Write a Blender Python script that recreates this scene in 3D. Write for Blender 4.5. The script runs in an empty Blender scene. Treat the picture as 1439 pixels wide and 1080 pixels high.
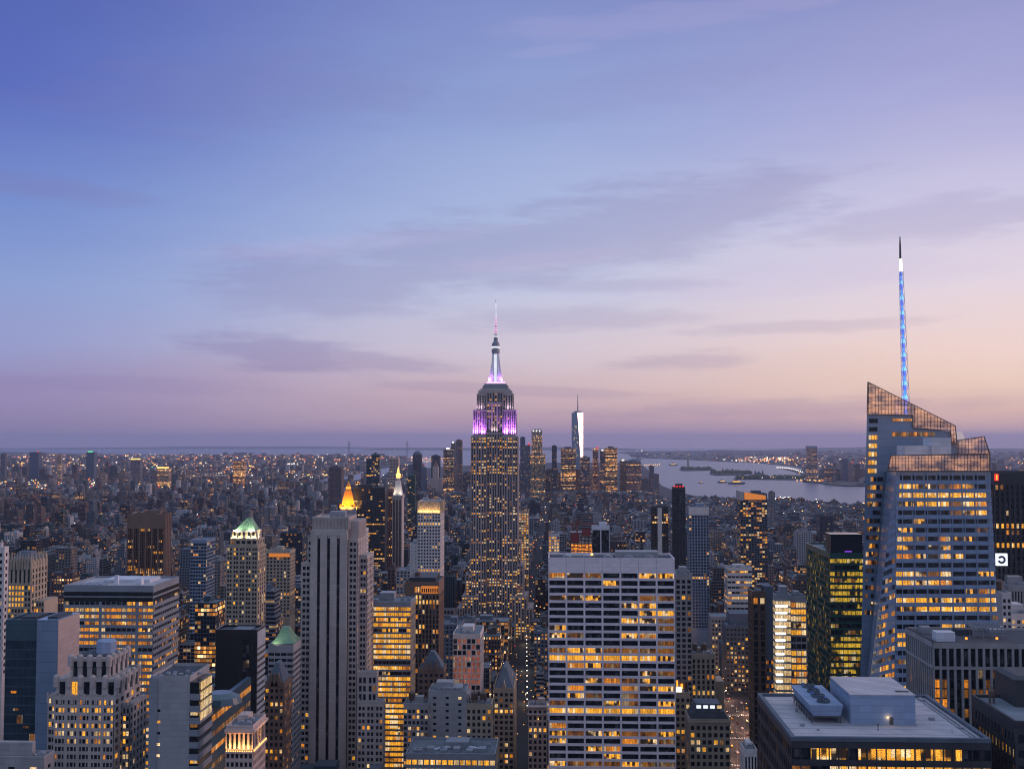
import bpy, math, random
from mathutils import Vector
R = math.radians
S = bpy.context.scene
COL = S.collection
# ------------------------------------------------------------------ camera
F, CX, CY, EYE, PITCH, YAW = 1560.0, 719.5, 540.0, 260.0, math.atan(76/1560), R(2.45)
cam = bpy.data.objects.new('camera', bpy.data.cameras.new('camera')); COL.objects.link(cam)
cam.location = (0, 0, EYE); cam.rotation_euler = (R(90)+PITCH, 0, YAW)
cam.data.sensor_width = 36; cam.data.lens = 36*F/1439; cam.data.clip_start = 1; cam.data.clip_end = 300000
S.camera = cam
S.view_settings.view_transform = 'Standard'; S.view_settings.look = 'None'
S.view_settings.exposure = 0; S.view_settings.gamma = 1
S.render.resolution_x = 1024; S.render.resolution_y = 768
S.cycles.max_bounces = 5; S.cycles.volume_bounces = 1; S.cycles.diffuse_bounces = 2
S.cycles.transparent_max_bounces = 12
S.cycles.use_denoising = True; S.cycles.pixel_filter_type = 'BLACKMAN_HARRIS'; S.cycles.filter_width = 1.15
RE = 7.4e6
def gz(x, y): return -(x*x+y*y)/(2*RE)
cP, sP, cY, sY = math.cos(PITCH), math.sin(PITCH), math.cos(YAW), math.sin(YAW)
def ray(px, py):
    a, b = px-CX, CY-py
    y = F*cP-b*sP; z = F*sP+b*cP
    return (a*cY-y*sY, a*sY+y*cY, z)
def at(px, py, D):
    r = ray(px, py); t = D/r[1]; return (r[0]*t, EYE+r[2]*t)
def fx(px, D, py=850): return at(px, py, D)[0]
def fz(py, D, px=720): return at(px, py, D)[1]
def dep(x, px, py=850):
    r = ray(px, py); return x*r[1]/r[0]
def onz(px, py, z):
    r = ray(px, py); t = (z-EYE)/r[2]; return (r[0]*t, r[1]*t)
def earth(px, py):
    X, Y, Z = ray(px, py); a = (X*X+Y*Y)/(2*RE); d = Z*Z-4*a*EYE
    if d < 0: t = -Z/(2*a)
    else: t = (-Z-math.sqrt(d))/(2*a)
    return (X*t, Y*t)
def proj(x, y, z):
    z -= EYE
    a = x*cY+y*sY; yy = -x*sY+y*cY
    f = yy*cP+z*sP; b = -yy*sP+z*cP
    if f < 1: return (-9999, 9999)
    return (CX+F*a/f, CY-F*b/f)
def lin(c):
    return tuple((v/255/12.92 if v/255 <= .04045 else ((v/255+.055)/1.055)**2.4) for v in c)
# ------------------------------------------------------------------ world
W = bpy.data.worlds.new('World'); S.world = W; W.use_nodes = True
nt = W.node_tree; nt.nodes.clear()
class NT:
    def __init__(s, t): s.t = t
    def n(s, typ, **k):
        o = s.t.nodes.new(typ)
        for a, b in k.items(): setattr(o, a, b)
        return o
    def l(s, a, b): s.t.links.new(a, b)
    def math(s, op, a, b=0.0, c=None, clamp=False):
        o = s.n('ShaderNodeMath', operation=op); o.use_clamp = clamp
        for i, v in enumerate((a, b, c)):
            if v is None: continue
            if isinstance(v, (int, float)): o.inputs[i].default_value = v
            else: s.l(v, o.inputs[i])
        return o.outputs[0]
    def ramp(s, fac, stops, interp='LINEAR'):
        o = s.n('ShaderNodeValToRGB'); o.color_ramp.interpolation = interp
        e = o.color_ramp.elements
        while len(e) < len(stops): e.new(.5)
        for k, (p, c) in enumerate(stops):
            e[k].position = p; e[k].color = (*c, 1) if len(c) == 3 else c
        s.l(fac, o.inputs[0]); return o.outputs[0]
    def mix(s, fac, a, b, blend='MIX'):
        o = s.n('ShaderNodeMix', data_type='RGBA', blend_type=blend)
        for i, v in ((0, fac), (6, a), (7, b)):
            if isinstance(v, (int, float)): o.inputs[i].default_value = v
            elif isinstance(v, tuple): o.inputs[i].default_value = (*v, 1) if len(v) == 3 else v
            else: s.l(v, o.inputs[i])
        return o.outputs[2]
    def noise(s, vec, scale, detail=3, rough=.55, dim='3D'):
        o = s.n('ShaderNodeTexNoise', noise_dimensions=dim); s.l(vec, o.inputs['Vector'])
        o.inputs['Scale'].default_value = scale; o.inputs['Detail'].default_value = detail
        o.inputs['Roughness'].default_value = rough; return o.outputs[0]
w = NT(nt)
tc = w.n('ShaderNodeTexCoord'); sx = w.n('ShaderNodeSeparateXYZ'); w.l(tc.outputs['Generated'], sx.inputs[0])
X_, Y_, Z_ = sx.outputs
el = w.math('MULTIPLY', w.math('ARCSINE', Z_), 180/math.pi)
az = w.math('ADD', w.math('MULTIPLY', w.math('ARCTAN2', X_, Y_), 180/math.pi), math.degrees(YAW))
comb = w.n('ShaderNodeCombineXYZ'); w.l(w.math('MULTIPLY', az, .055), comb.inputs[0]); w.l(w.math('MULTIPLY', el, .3), comb.inputs[1])
wob = w.math('MULTIPLY', w.math('SUBTRACT', w.noise(comb.outputs[0], 1.3, 4), .5), 2.2)
elw = w.math('ADD', el, wob)
ef = w.math('DIVIDE', w.math('ADD', elw, 5), 95, clamp=True)
def E(d): return (d+5)/95
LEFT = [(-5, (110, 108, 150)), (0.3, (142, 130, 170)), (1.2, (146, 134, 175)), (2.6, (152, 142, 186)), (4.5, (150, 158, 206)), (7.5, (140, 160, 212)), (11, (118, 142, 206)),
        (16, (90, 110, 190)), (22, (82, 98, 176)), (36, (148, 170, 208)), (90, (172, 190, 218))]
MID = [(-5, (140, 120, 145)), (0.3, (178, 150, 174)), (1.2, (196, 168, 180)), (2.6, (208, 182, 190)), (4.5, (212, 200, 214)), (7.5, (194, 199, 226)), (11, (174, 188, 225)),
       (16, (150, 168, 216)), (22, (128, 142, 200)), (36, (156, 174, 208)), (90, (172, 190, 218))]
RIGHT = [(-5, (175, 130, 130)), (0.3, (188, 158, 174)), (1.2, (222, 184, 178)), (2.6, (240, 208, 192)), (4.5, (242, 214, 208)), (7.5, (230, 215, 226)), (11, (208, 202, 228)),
         (16, (170, 170, 216)), (22, (140, 146, 198)), (36, (158, 174, 208)), (90, (172, 190, 218))]  # all three ramps: sky above the frame brightened to light the city
def rr(st): return w.ramp(ef, [(E(a), lin(c)) for a, c in st])
cl, cm, cr = rr(LEFT), rr(MID), rr(RIGHT)
def sst(x): return w.math('MULTIPLY', w.math('MULTIPLY', x, x), w.math('SUBTRACT', 3.0, w.math('MULTIPLY', x, 2.0)))
f1 = w.math('DIVIDE', w.math('ADD', az, 27), 30, clamp=True)
f2 = w.math('DIVIDE', w.math('ADD', az, 3), 28, clamp=True)
f1, f2 = sst(f1), sst(f2)
base = w.mix(f2, w.mix(f1, cl, cm), cr)
# sky behind the camera brightened in grey-blue to light the facades that face it
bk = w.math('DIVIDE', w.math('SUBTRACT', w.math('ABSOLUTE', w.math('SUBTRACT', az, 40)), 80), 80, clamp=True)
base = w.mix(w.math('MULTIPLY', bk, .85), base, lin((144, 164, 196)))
# long soft cloud banks: (az, el, half width, half height, tilt, strength)
def blob(a, e, wa, we, tilt, st, seed, edge=.8):
    da = w.math('SUBTRACT', az, a); de = w.math('SUBTRACT', w.math('SUBTRACT', el, e), w.math('MULTIPLY', da, tilt))
    c = w.n('ShaderNodeCombineXYZ'); w.l(w.math('MULTIPLY', az, .07), c.inputs[0]); w.l(w.math('MULTIPLY', el, .42), c.inputs[1]); c.inputs[2].default_value = seed
    nz = w.math('MULTIPLY', w.math('SUBTRACT', w.noise(c.outputs[0], 2.9, 9, .66), .5), 2.6)
    r = w.math('SQRT', w.math('ADD', w.math('POWER', w.math('DIVIDE', da, wa), 2), w.math('POWER', w.math('DIVIDE', de, we), 2)))
    v = w.math('SUBTRACT', 1.0, w.math('ADD', r, w.math('MULTIPLY', nz, edge)))
    mr = w.n('ShaderNodeMapRange', interpolation_type='SMOOTHSTEP'); w.l(v, mr.inputs[0])
    mr.inputs[1].default_value = -.1; mr.inputs[2].default_value = .6; mr.inputs[4].default_value = st
    return mr.outputs[0]
dark = None
for b in ((-11.6, 4.3, 5.2, 1.15, -.10, .8, 1.), (-7.5, 4.0, 5, .6, -.08, .6, 31.), (-9.5, 8.1, 9, 2.0, .05, .6, 2.), (0, 9.6, 11, 2.5, .10, .6, 13.), (8, 11.2, 10, 2.4, .10, .6, 3.), (3, 6.2, 8, .8, .02, .4, 33.), (-10, 6.9, 6.5, .9, -.02, .5, 9.), (5, 7.9, 7, .5, 0, .4, 32.),
          (8.5, 3.9, 4.5, .6, .03, .5, 4.), (-23, 11.8, 5.5, .8, -.04, .45, 5.), (13, 1.5, 10, .6, .02, .45, 6.), (0, 2.5, 9, .35, -.05, .4, 7.), (-20, 2.6, 10, .5, 0, .35, 8.),
          (15, 5.6, 8, .4, .03, .35, 10.), (21, 10.5, 8, 1.2, .05, .4, 11.), (-14, 17, 12, 2.6, .12, .3, 12.), (4, 17.5, 12, 1.4, .1, .2, 14.)):
    m = blob(*b); dark = m if dark is None else w.math('MAXIMUM', dark, m)
cloud = w.mix(dark, base, w.mix(.5, base, lin((128, 116, 168))))
lite = None
for b in ((6, 20.6, 9, .7, .03, .14, 21.), (1.5, 9.2, 6, .7, .1, .22, 22.), (2.5, 19.6, 2.6, .35, .1, .12, 23.), (13, 21.2, 8, .5, 0, .14, 24.), (-9, 9.8, 9, .6, .1, .15, 25.), (14, 8, 10, 1.2, .05, .18, 26.)):
    m = blob(*b); lite = m if lite is None else w.math('MAXIMUM', lite, m)
cloud = w.mix(lite, cloud, lin((200, 184, 220)))
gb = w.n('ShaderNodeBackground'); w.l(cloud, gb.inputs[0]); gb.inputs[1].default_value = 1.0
sky = w.n('ShaderNodeTexSky', sky_type='NISHITA'); sky.sun_disc = False; sky.sun_elevation = R(1.0); sky.sun_rotation = R(75)
sb = w.n('ShaderNodeBackground'); w.l(sky.outputs[0], sb.inputs[0]); sb.inputs[1].default_value = 0.006
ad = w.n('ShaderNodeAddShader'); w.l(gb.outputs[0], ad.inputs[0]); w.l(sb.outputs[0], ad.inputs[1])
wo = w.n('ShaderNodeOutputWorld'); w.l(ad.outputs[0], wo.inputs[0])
W.cycles.sampling_method = 'MANUAL'; W.cycles.sample_map_resolution = 512
# afterglow: one weak wide sun low in the west (screen right)
sl = bpy.data.lights.new('sun', 'SUN'); sl.energy = 1.2; sl.angle = R(20); sl.color = (1, .62, .52)
so = bpy.data.objects.new('sun', sl); COL.objects.link(so); so.location = (3000, 0, 900)
so.rotation_euler = (R(80), 0, R(105-0))
# ------------------------------------------------------------------ mesh helpers
class MB:
    def __init__(s): s.v = []; s.f = []; s.m = []; s.uv = []; s.c = []; s.p = []
    def quad(s, pts, m=0, uv=None, c=None, p=None):
        i = len(s.v); s.v += [tuple(q) for q in pts]; s.f.append(tuple(range(i, i+len(pts)))); s.m.append(m)
        s.uv.append(uv or [(0, 0)]*len(pts)); s.c.append(c or (.3, .3, .3)); s.p.append(p or (0, 0, 0))
    def box(s, x0, x1, y0, y1, z0, z1, m=0, g=None, back=True, top=True, bottom=False):
        """g = (bay, floor height, colour, (seed, lit, type), roof colour) for the generic facade"""
        if x1 < x0: x0, x1 = x1, x0
        if g:
            bw, fh, c, p, rc = g
            nx = max(1, round((x1-x0)/bw)); ny = max(1, round((y1-y0)/bw)); nz = max(1, round((z1-z0)/fh))
            U = int(p[0]*900)
            def uv(n, k): return [(U+k, 0), (U+k+n, 0), (U+k+n, nz), (U+k, nz)]
        else:
            c = p = rc = None; nx = ny = nz = 1
            def uv(n, k): return None
        A, B, C, D = (x0, y0), (x1, y0), (x1, y1), (x0, y1)
        def side(a, b, n, k): s.quad([(*a, z0), (*b, z0), (*b, z1), (*a, z1)], m, uv(n, k), c, p)
        side(A, B, nx, 0); side(B, C, ny, 50)
        if back: side(C, D, nx, 100)
        side(D, A, ny, 150)
        if top: s.quad([(*A, z1), (*B, z1), (*C, z1), (*D, z1)], m, None, rc or c, (p[0], 0, 9) if p else None)
        if bottom: s.quad([(*A, z0), (*D, z0), (*C, z0), (*B, z0)], m, None, c, (0, 0, 9))
    def lathe(s, cx, cy, prof, n=16, m=0, ph=0., sy=1., cap=True, **k):
        for (r0, z0), (r1, z1) in zip(prof, prof[1:]):
            for i in range(n):
                a, b = ph+2*math.pi*i/n, ph+2*math.pi*(i+1)/n
                P = [(cx+r0*math.cos(a), cy+sy*r0*math.sin(a), z0), (cx+r0*math.cos(b), cy+sy*r0*math.sin(b), z0),
                     (cx+r1*math.cos(b), cy+sy*r1*math.sin(b), z1), (cx+r1*math.cos(a), cy+sy*r1*math.sin(a), z1)]
                if r1 < 1e-4: P = P[:3]
                elif r0 < 1e-4: P = [P[0], P[2], P[3]]
                s.quad(P, m, **k)
        if cap and prof[-1][0] > 1e-4:
            r, z = prof[-1]
            s.quad([(cx+r*math.cos(ph+2*math.pi*i/n), cy+sy*r*math.sin(ph+2*math.pi*i/n), z) for i in range(n)], m, **k)
    def frus(s, x0, x1, y0, y1, z0, X0, X1, Y0, Y1, z1, m=0, top=True, **k):
        a = [(x0, y0, z0), (x1, y0, z0), (x1, y1, z0), (x0, y1, z0)]; b = [(X0, Y0, z1), (X1, Y0, z1), (X1, Y1, z1), (X0, Y1, z1)]
        for i in range(4):
            j = (i+1) % 4; s.quad([a[i], a[j], b[j], b[i]], m, **k)
        if top: s.quad(b, m, **k)
    def bar(s, p, q, r, m=0, n=4, r2=None, **k):
        p, q = Vector(p), Vector(q); d = (q-p).normalized(); u = d.orthogonal().normalized(); v = d.cross(u); r2 = r if r2 is None else r2
        A = [p+(u*math.cos(2*math.pi*i/n)+v*math.sin(2*math.pi*i/n))*r for i in range(n)]
        B = [q+(u*math.cos(2*math.pi*i/n)+v*math.sin(2*math.pi*i/n))*r2 for i in range(n)]
        for i in range(n): s.quad([A[i], A[(i+1) % n], B[(i+1) % n], B[i]], m, **k)
        s.quad(A[::-1], m, **k); s.quad(B, m, **k)
    def build(s, name, mats, parent=None, o=(0, 0, 0)):
        me = bpy.data.meshes.new(name)
        ox, oy, oz = o
        me.from_pydata([(a-ox, b-oy, c-oz) for a, b, c in s.v], [], s.f)
        if not isinstance(mats, (list, tuple)): mats = [mats]
        for t in mats: me.materials.append(M[t] if isinstance(t, str) else t)
        me.polygons.foreach_set('material_index', s.m)
        if any(getattr(x, 'name', x) in ('facade',) for x in mats):
            u = me.uv_layers.new(name='UVMap'); u.data.foreach_set('uv', [c for q in s.uv for t in q for c in t])
            a = me.attributes.new('wall', 'FLOAT_COLOR', 'FACE'); a.data.foreach_set('color', [t for q in s.c for t in (*q, 1)])
            a = me.attributes.new('prm', 'FLOAT_COLOR', 'FACE'); a.data.foreach_set('color', [t for q in s.p for t in (*q, 1)])
        ob = bpy.data.objects.new(name, me); COL.objects.link(ob)
        if parent: ob.parent = parent
        else: ob.location = o
        return ob
def tag(o, label=None, cat=None, group=None, kind=None):
    for k, v in (('label', label), ('category', cat), ('group', group), ('kind', kind)):
        if v: o[k] = v
    return o
# ------------------------------------------------------------------ materials
M = {}
def mat(name):
    m = bpy.data.materials.new(name); m.use_nodes = True; m.node_tree.nodes.clear()
    t = NT(m.node_tree); M[name] = m; m.cycles.emission_sampling = 'NONE'
    return m, t
def out(t, sh): o = t.n('ShaderNodeOutputMaterial'); t.l(sh, o.inputs[0])
def prin(t, col, rough=.7, metal=0, spec=.5, ec=None, es=0):
    b = t.n('ShaderNodeBsdfPrincipled')
    if isinstance(col, tuple): b.inputs['Base Color'].default_value = (*col, 1)
    else: t.l(col, b.inputs['Base Color'])
    if isinstance(rough, (int, float)): b.inputs['Roughness'].default_value = rough
    else: t.l(rough, b.inputs['Roughness'])
    b.inputs['Metallic'].default_value = metal; b.inputs['Specular IOR Level'].default_value = spec
    if ec is not None:
        if isinstance(ec, tuple): b.inputs['Emission Color'].default_value = (*ec, 1)
        else: t.l(ec, b.inputs['Emission Color'])
        if isinstance(es, (int, float)): b.inputs['Emission Strength'].default_value = es
        else: t.l(es, b.inputs['Emission Strength'])
    return b.outputs[0]
def pos(t, sx_=1, sy_=1, sz_=1):
    g = t.n('ShaderNodeNewGeometry'); v = t.n('ShaderNodeVectorMath', operation='MULTIPLY'); t.l(g.outputs['Position'], v.inputs[0])
    v.inputs[1].default_value = (sx_, sy_, sz_); return v.outputs[0]
def wallmat(name, c, amt=.25, rough=.8, scale=.12, streak=True, spec=.3, joints=2.1):
    m, t = mat(name)
    n1 = t.noise(pos(t, 1, 1, .25 if streak else 1), scale, 5, .6); n2 = t.noise(pos(t), 1.3, 4)
    f = t.math('ADD', t.math('MULTIPLY', n1, amt*2.2), t.math('MULTIPLY', n2, amt*.9))
    f = t.math('ADD', f, 1-amt*1.55)
    if joints:      # courses and panels, each a touch different in tone
        g_ = t.n('ShaderNodeNewGeometry'); q_ = t.n('ShaderNodeSeparateXYZ'); t.l(g_.outputs['Position'], q_.inputs[0])
        h_ = t.math('DIVIDE', t.math('ADD', q_.outputs[0], q_.outputs[1]), joints*1.6); z_ = t.math('DIVIDE', q_.outputs[2], joints)
        cc = t.n('ShaderNodeCombineXYZ'); t.l(t.math('FLOOR', h_), cc.inputs[0]); t.l(t.math('FLOOR', z_), cc.inputs[1])
        wn_ = t.n('ShaderNodeTexWhiteNoise'); t.l(cc.outputs[0], wn_.inputs['Vector'])
        f = t.math('MULTIPLY', f, t.math('ADD', .93, t.math('MULTIPLY', wn_.outputs['Value'], .14)))
        f = t.math('MULTIPLY', f, t.math('SUBTRACT', 1, t.math('MULTIPLY', t.math('LESS_THAN', t.math('FRACT', z_), .07), .22)))
    v = t.n('ShaderNodeVectorMath', operation='SCALE'); v.inputs[0].default_value = c; t.l(f, v.inputs['Scale'])
    out(t, prin(t, v.outputs[0], rough, 0, spec)); return m
wallmat('stone_warm', (.47, .41, .39)); wallmat('stone_grey', (.33, .32, .33)); wallmat('stone_pale', (.64, .59, .58), .15)
wallmat('stone_beige', (.42, .35, .27)); wallmat('brick_brown', (.20, .13, .10)); wallmat('brick_red', (.26, .12, .09))
wallmat('travertine', (.82, .72, .76), .10); wallmat('concrete_blue', (.27, .35, .50), .12, .7); wallmat('concrete', (.36, .36, .38), .2)
wallmat('dark_wall', (.045, .05, .06), .3, .5); wallmat('black_glass_wall', (.012, .018, .022), .2, .18, spec=.7)
wallmat('metal_grey', (.26, .28, .32), .12, .4, spec=.6); wallmat('bronze', (.10, .062, .045), .2, .35, spec=.6)
wallmat('roof_dark', (.07, .08, .10), .5, .85, .2, False); wallmat('roof_grey', (.20, .23, .27), .4, .85, .12, False); wallmat('roof_pale', (.50, .47, .50), .3, .85, .1, False)
wallmat('copper_green', (.20, .34, .23), .3, .6); wallmat('white_metal', (.62, .64, .70), .15, .5); wallmat('pink_stone', (.55, .42, .38), .15)
wallmat('curtain_blue', (.20, .27, .38), .25, .22, .05, spec=1.0, joints=4.4); wallmat('curtain_teal', (.05, .10, .13), .2, .2, spec=.8); wallmat('curtain_green', (.02, .10, .075), .3, .22, spec=.8)
wallmat('slate', (.10, .13, .17), .3, .6); wallmat('steel_dark', (.08, .08, .09), .2, .4); wallmat('gold', (.8, .36, .05), .1, .5)
wallmat('asphalt', (.045, .047, .055), .4, .8, .05, False); wallmat('paint_white', (.75, .75, .75), .1); wallmat('paint_yellow', (.8, .5, .05), .1)
wallmat('red_paint', (.22, .05, .05), .2); wallmat('blue_paint', (.08, .16, .45), .2); wallmat('rubber', (.02, .02, .02), .1); wallmat('foliage', (.05, .08, .035), .4, .9, .5, False)
def emis(name, c, st, under=(.02, .02, .02)):
    m, t = mat(name); out(t, prin(t, under, .3, 0, .5, lin(c), st)); return m
def winmat(name, c0, c1, lo, hi, thr=None, dark=(.02, .03, .04)):
    """window pane: lit room seen through glass; each pane between mullions has its own lamps, blinds and furniture"""
    m, t = mat(name)
    g = t.n('ShaderNodeNewGeometry'); sx_ = t.n('ShaderNodeSeparateXYZ'); t.l(g.outputs['Position'], sx_.inputs[0])
    h = t.math('DIVIDE', t.math('ADD', sx_.outputs[0], sx_.outputs[1]), 1.42); hi_ = t.math('FLOOR', h); hf = t.math('FRACT', h)
    cv_ = t.n('ShaderNodeCombineXYZ'); t.l(hi_, cv_.inputs[0]); t.l(t.math('MULTIPLY', sx_.outputs[2], .11), cv_.inputs[1])
    pane = t.noise(cv_.outputs[0], 1.37, 1); 
    room = t.noise(pos(t, 1, 1, .8), .11, 1)
    fine = t.noise(pos(t, 1, 1, 1.6), 2.3, 3, .7)
    k = t.math('ADD', t.math('MULTIPLY', pane, .6), t.math('MULTIPLY', room, .4))
    br = t.ramp(k, [(.36, (lo,)*3), (.5, ((lo+hi)/2,)*3), (.62, (hi,)*3)])
    br = t.math('MULTIPLY', br, t.ramp(fine, [(.36, (.22,)*3), (.5, (.9,)*3), (.64, (1.5,)*3)]))
    if thr:
        mr_ = t.n('ShaderNodeMapRange'); t.l(k, mr_.inputs[0]); mr_.inputs[1].default_value = thr-.03; mr_.inputs[2].default_value = thr+.03
        mr_.inputs[3].default_value = .04; mr_.inputs[4].default_value = 1; br = t.math('MULTIPLY', br, mr_.outputs[0])
    br = t.math('MULTIPLY', br, t.math('ADD', .25, t.math('MULTIPLY', t.math('GREATER_THAN', hf, .12), .75)))
    wp = t.n('ShaderNodeTexWhiteNoise'); t.l(cv_.outputs[0], wp.inputs['Vector'])
    cf_ = t.n('ShaderNodeCombineXYZ'); t.l(hi_, cf_.inputs[0]); t.l(t.math('FLOOR', t.math('DIVIDE', sx_.outputs[2], 8)), cf_.inputs[1]); t.l(cf_.outputs[0], wp.inputs['Vector'])
    col = t.mix(fine, lin(c0), lin(c1)); col = t.mix(t.math('MULTIPLY', t.math('GREATER_THAN', wp.outputs['Value'], .78), .7), col, lin((255, 228, 180)))
    out(t, prin(t, dark, .12, 0, .6, col, br))
winmat('lit_yellow', (255, 145, 18), (255, 196, 62), .55, 1.45)
winmat('lit_orange', (250, 125, 22), (255, 172, 52), .25, 1.0)
winmat('lit_dim', (225, 125, 35), (235, 160, 60), .03, .38)
winmat('lit_part', (255, 145, 20), (255, 196, 70), .4, 1.4, .50)
winmat('lit_white', (255, 190, 110), (255, 225, 165), .5, 1.1)
winmat('lit_green', (240, 165, 30), (225, 200, 60), .25, 1.0, .45)
winmat('lit_pink', (225, 115, 95), (245, 150, 120), .16, .42)
m, t = mat('glass_dark'); g_ = t.n('ShaderNodeNewGeometry'); q_ = t.n('ShaderNodeSeparateXYZ'); t.l(g_.outputs['Position'], q_.inputs[0])
cc = t.n('ShaderNodeCombineXYZ'); t.l(t.math('FLOOR', t.math('DIVIDE', t.math('ADD', q_.outputs[0], q_.outputs[1]), 1.6)), cc.inputs[0]); t.l(t.math('FLOOR', t.math('DIVIDE', q_.outputs[2], 2.3)), cc.inputs[1])
wn_ = t.n('ShaderNodeTexWhiteNoise'); t.l(cc.outputs[0], wn_.inputs['Vector']); nn = t.math('ADD', t.math('MULTIPLY', t.noise(pos(t), .15, 3), .6), t.math('MULTIPLY', wn_.outputs['Value'], .4))
out(t, prin(t, t.ramp(nn, [(.3, (.006, .009, .014)), (.62, (.022, .032, .042)), (.72, (.09, .09, .095))]), .15, 0, .32))
m, t = mat('glass_blue'); nn = t.noise(pos(t), .1, 3)
out(t, prin(t, t.ramp(nn, [(.3, (.015, .03, .045)), (.7, (.04, .07, .10))]), .12, 0, .6))
m, t = mat('screen_glass')
tr = t.n('ShaderNodeBsdfTransparent'); tr.inputs[0].default_value = (.8, .78, .78, 1)
gl = t.n('ShaderNodeBsdfGlossy'); gl.inputs[0].default_value = (.34, .30, .32, 1); gl.inputs[1].default_value = .1
mx = t.n('ShaderNodeMixShader'); mx.inputs[0].default_value = .6; t.l(tr.outputs[0], mx.inputs[1]); t.l(gl.outputs[0], mx.inputs[2])
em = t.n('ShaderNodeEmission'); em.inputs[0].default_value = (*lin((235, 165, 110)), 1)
t.l(t.ramp(t.noise(pos(t, 1, 1, 2.2), .13, 3), [(.40, (.05,)*3), (.60, (.6,)*3)]), em.inputs[1])  # patchy warm crown glow put into the glass itself as emission
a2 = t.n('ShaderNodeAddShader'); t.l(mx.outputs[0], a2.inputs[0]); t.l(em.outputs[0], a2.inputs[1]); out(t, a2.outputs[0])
emis('lamp_warm', (255, 190, 95), 3.0); emis('lamp_white', (255, 244, 225), 3.2); emis('lamp_red', (255, 50, 50), 1.1); emis('lamp_orange', (255, 140, 40), 2.6)
emis('lamp_pink', (245, 190, 235), 1.4); emis('lamp_blue', (60, 120, 255), 2.2); emis('lamp_cyan', (110, 185, 255), 1.7); emis('lamp_purple', (140, 70, 230), .9); emis('lamp_green', (90, 230, 150), 1.6)
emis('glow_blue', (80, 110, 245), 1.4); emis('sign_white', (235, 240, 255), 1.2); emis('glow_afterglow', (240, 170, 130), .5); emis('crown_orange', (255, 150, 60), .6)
# water: reflects the sky at a grazing angle
m, t = mat('water')
bp = t.n('ShaderNodeBump'); bp.inputs['Strength'].default_value = .25; bp.inputs['Distance'].default_value = 8
t.l(t.noise(pos(t), .01, 4), bp.inputs['Height'])
b = t.n('ShaderNodeBsdfPrincipled'); b.inputs['Base Color'].default_value = (.10, .11, .17, 1); b.inputs['Roughness'].default_value = .32; b.inputs['Specular IOR Level'].default_value = .7
t.l(bp.outputs[0], b.inputs['Normal']); out(t, b.outputs[0])
m, t = mat('land')
n1 = t.noise(pos(t), .004, 6, .65); n2 = t.noise(pos(t), .04, 4)
c = t.mix(n1, (.035, .04, .05), (.13, .12, .13)); c = t.mix(t.math('MULTIPLY', n2, .5), c, (.04, .055, .045)); out(t, prin(t, c, .9))
# generic facade: windows cut by UV bay and storey, some lit
m, t = mat('facade')
uv = t.n('ShaderNodeUVMap', uv_map='UVMap'); su = t.n('ShaderNodeSeparateXYZ'); t.l(uv.outputs[0], su.inputs[0])
aw = t.n('ShaderNodeAttribute', attribute_name='wall'); ap = t.n('ShaderNodeAttribute', attribute_name='prm')
sp = t.n('ShaderNodeSeparateColor'); t.l(ap.outputs['Color'], sp.inputs[0]); seed, litp, typ = sp.outputs
u, v = su.outputs[0], su.outputs[1]
fu, fv = t.math('FRACT', u), t.math('FRACT', v); iu, iv = t.math('FLOOR', u), t.math('FLOOR', v)
isrib = t.math('MULTIPLY', t.math('GREATER_THAN', typ, .5), t.math('LESS_THAN', typ, 1.5))
isver = t.math('MULTIPLY', t.math('GREATER_THAN', typ, 1.5), t.math('LESS_THAN', typ, 2.5))
isroof = t.math('GREATER_THAN', typ, 5)
isglass = t.math('MULTIPLY', t.math('GREATER_THAN', typ, 2.5), t.math('LESS_THAN', typ, 3.5))
mu = t.math('LESS_THAN', t.math('ABSOLUTE', t.math('SUBTRACT', fu, .5)), t.math('ADD', .27, t.math('MULTIPLY', isglass, .17)))
mv = t.math('LESS_THAN', t.math('ABSOLUTE', t.math('SUBTRACT', fv, .52)), t.math('ADD', .27, t.math('MULTIPLY', isglass, .14)))
mu = t.math('MAXIMUM', mu, isrib); mv = t.math('MAXIMUM', mv, isver)
win = t.math('MULTIPLY', t.math('MULTIPLY', mu, mv), t.math('SUBTRACT', 1.0, isroof))
cv = t.n('ShaderNodeCombineXYZ'); t.l(iu, cv.inputs[0]); t.l(iv, cv.inputs[1]); t.l(t.math('MULTIPLY', seed, 91.7), cv.inputs[2])
wn = t.n('ShaderNodeTexWhiteNoise'); t.l(cv.outputs[0], wn.inputs['Vector'])
cr2 = t.n('ShaderNodeCombineXYZ'); t.l(t.math('MULTIPLY', seed, 37.3), cr2.inputs[0]); t.l(iv, cr2.inputs[1])
wr = t.n('ShaderNodeTexWhiteNoise'); t.l(cr2.outputs[0], wr.inputs['Vector'])
thr = t.math('MULTIPLY', litp, t.math('ADD', .35, t.math('MULTIPLY', t.math('POWER', wr.outputs['Value'], 3.0), 3.0)))
lit = t.math('MULTIPLY', t.math('LESS_THAN', wn.outputs['Value'], thr), win)
litv = t.math('MULTIPLY', lit, t.math('LESS_THAN', t.math('ABSOLUTE', t.math('SUBTRACT', fv, .5)), .34))
sc = t.n('ShaderNodeSeparateColor'); t.l(wn.outputs['Color'], sc.inputs[0])
wc = t.mix(t.math('POWER', sc.outputs[1], 2.0), lin((250, 150, 45)), lin((255, 225, 165)))
ws = t.math('MULTIPLY', litv, t.math('ADD', .25, t.math('MULTIPLY', t.math('POWER', sc.outputs[0], 2.5), 2.6)))
st = t.noise(pos(t, 1, 1, .3), .08, 4)
wcol = t.mix(t.math('MULTIPLY', st, .45), aw.outputs['Color'], t.mix(.5, aw.outputs['Color'], (.05, .05, .06)))
bc = t.mix(win, wcol, (.010, .015, .024))
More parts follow.
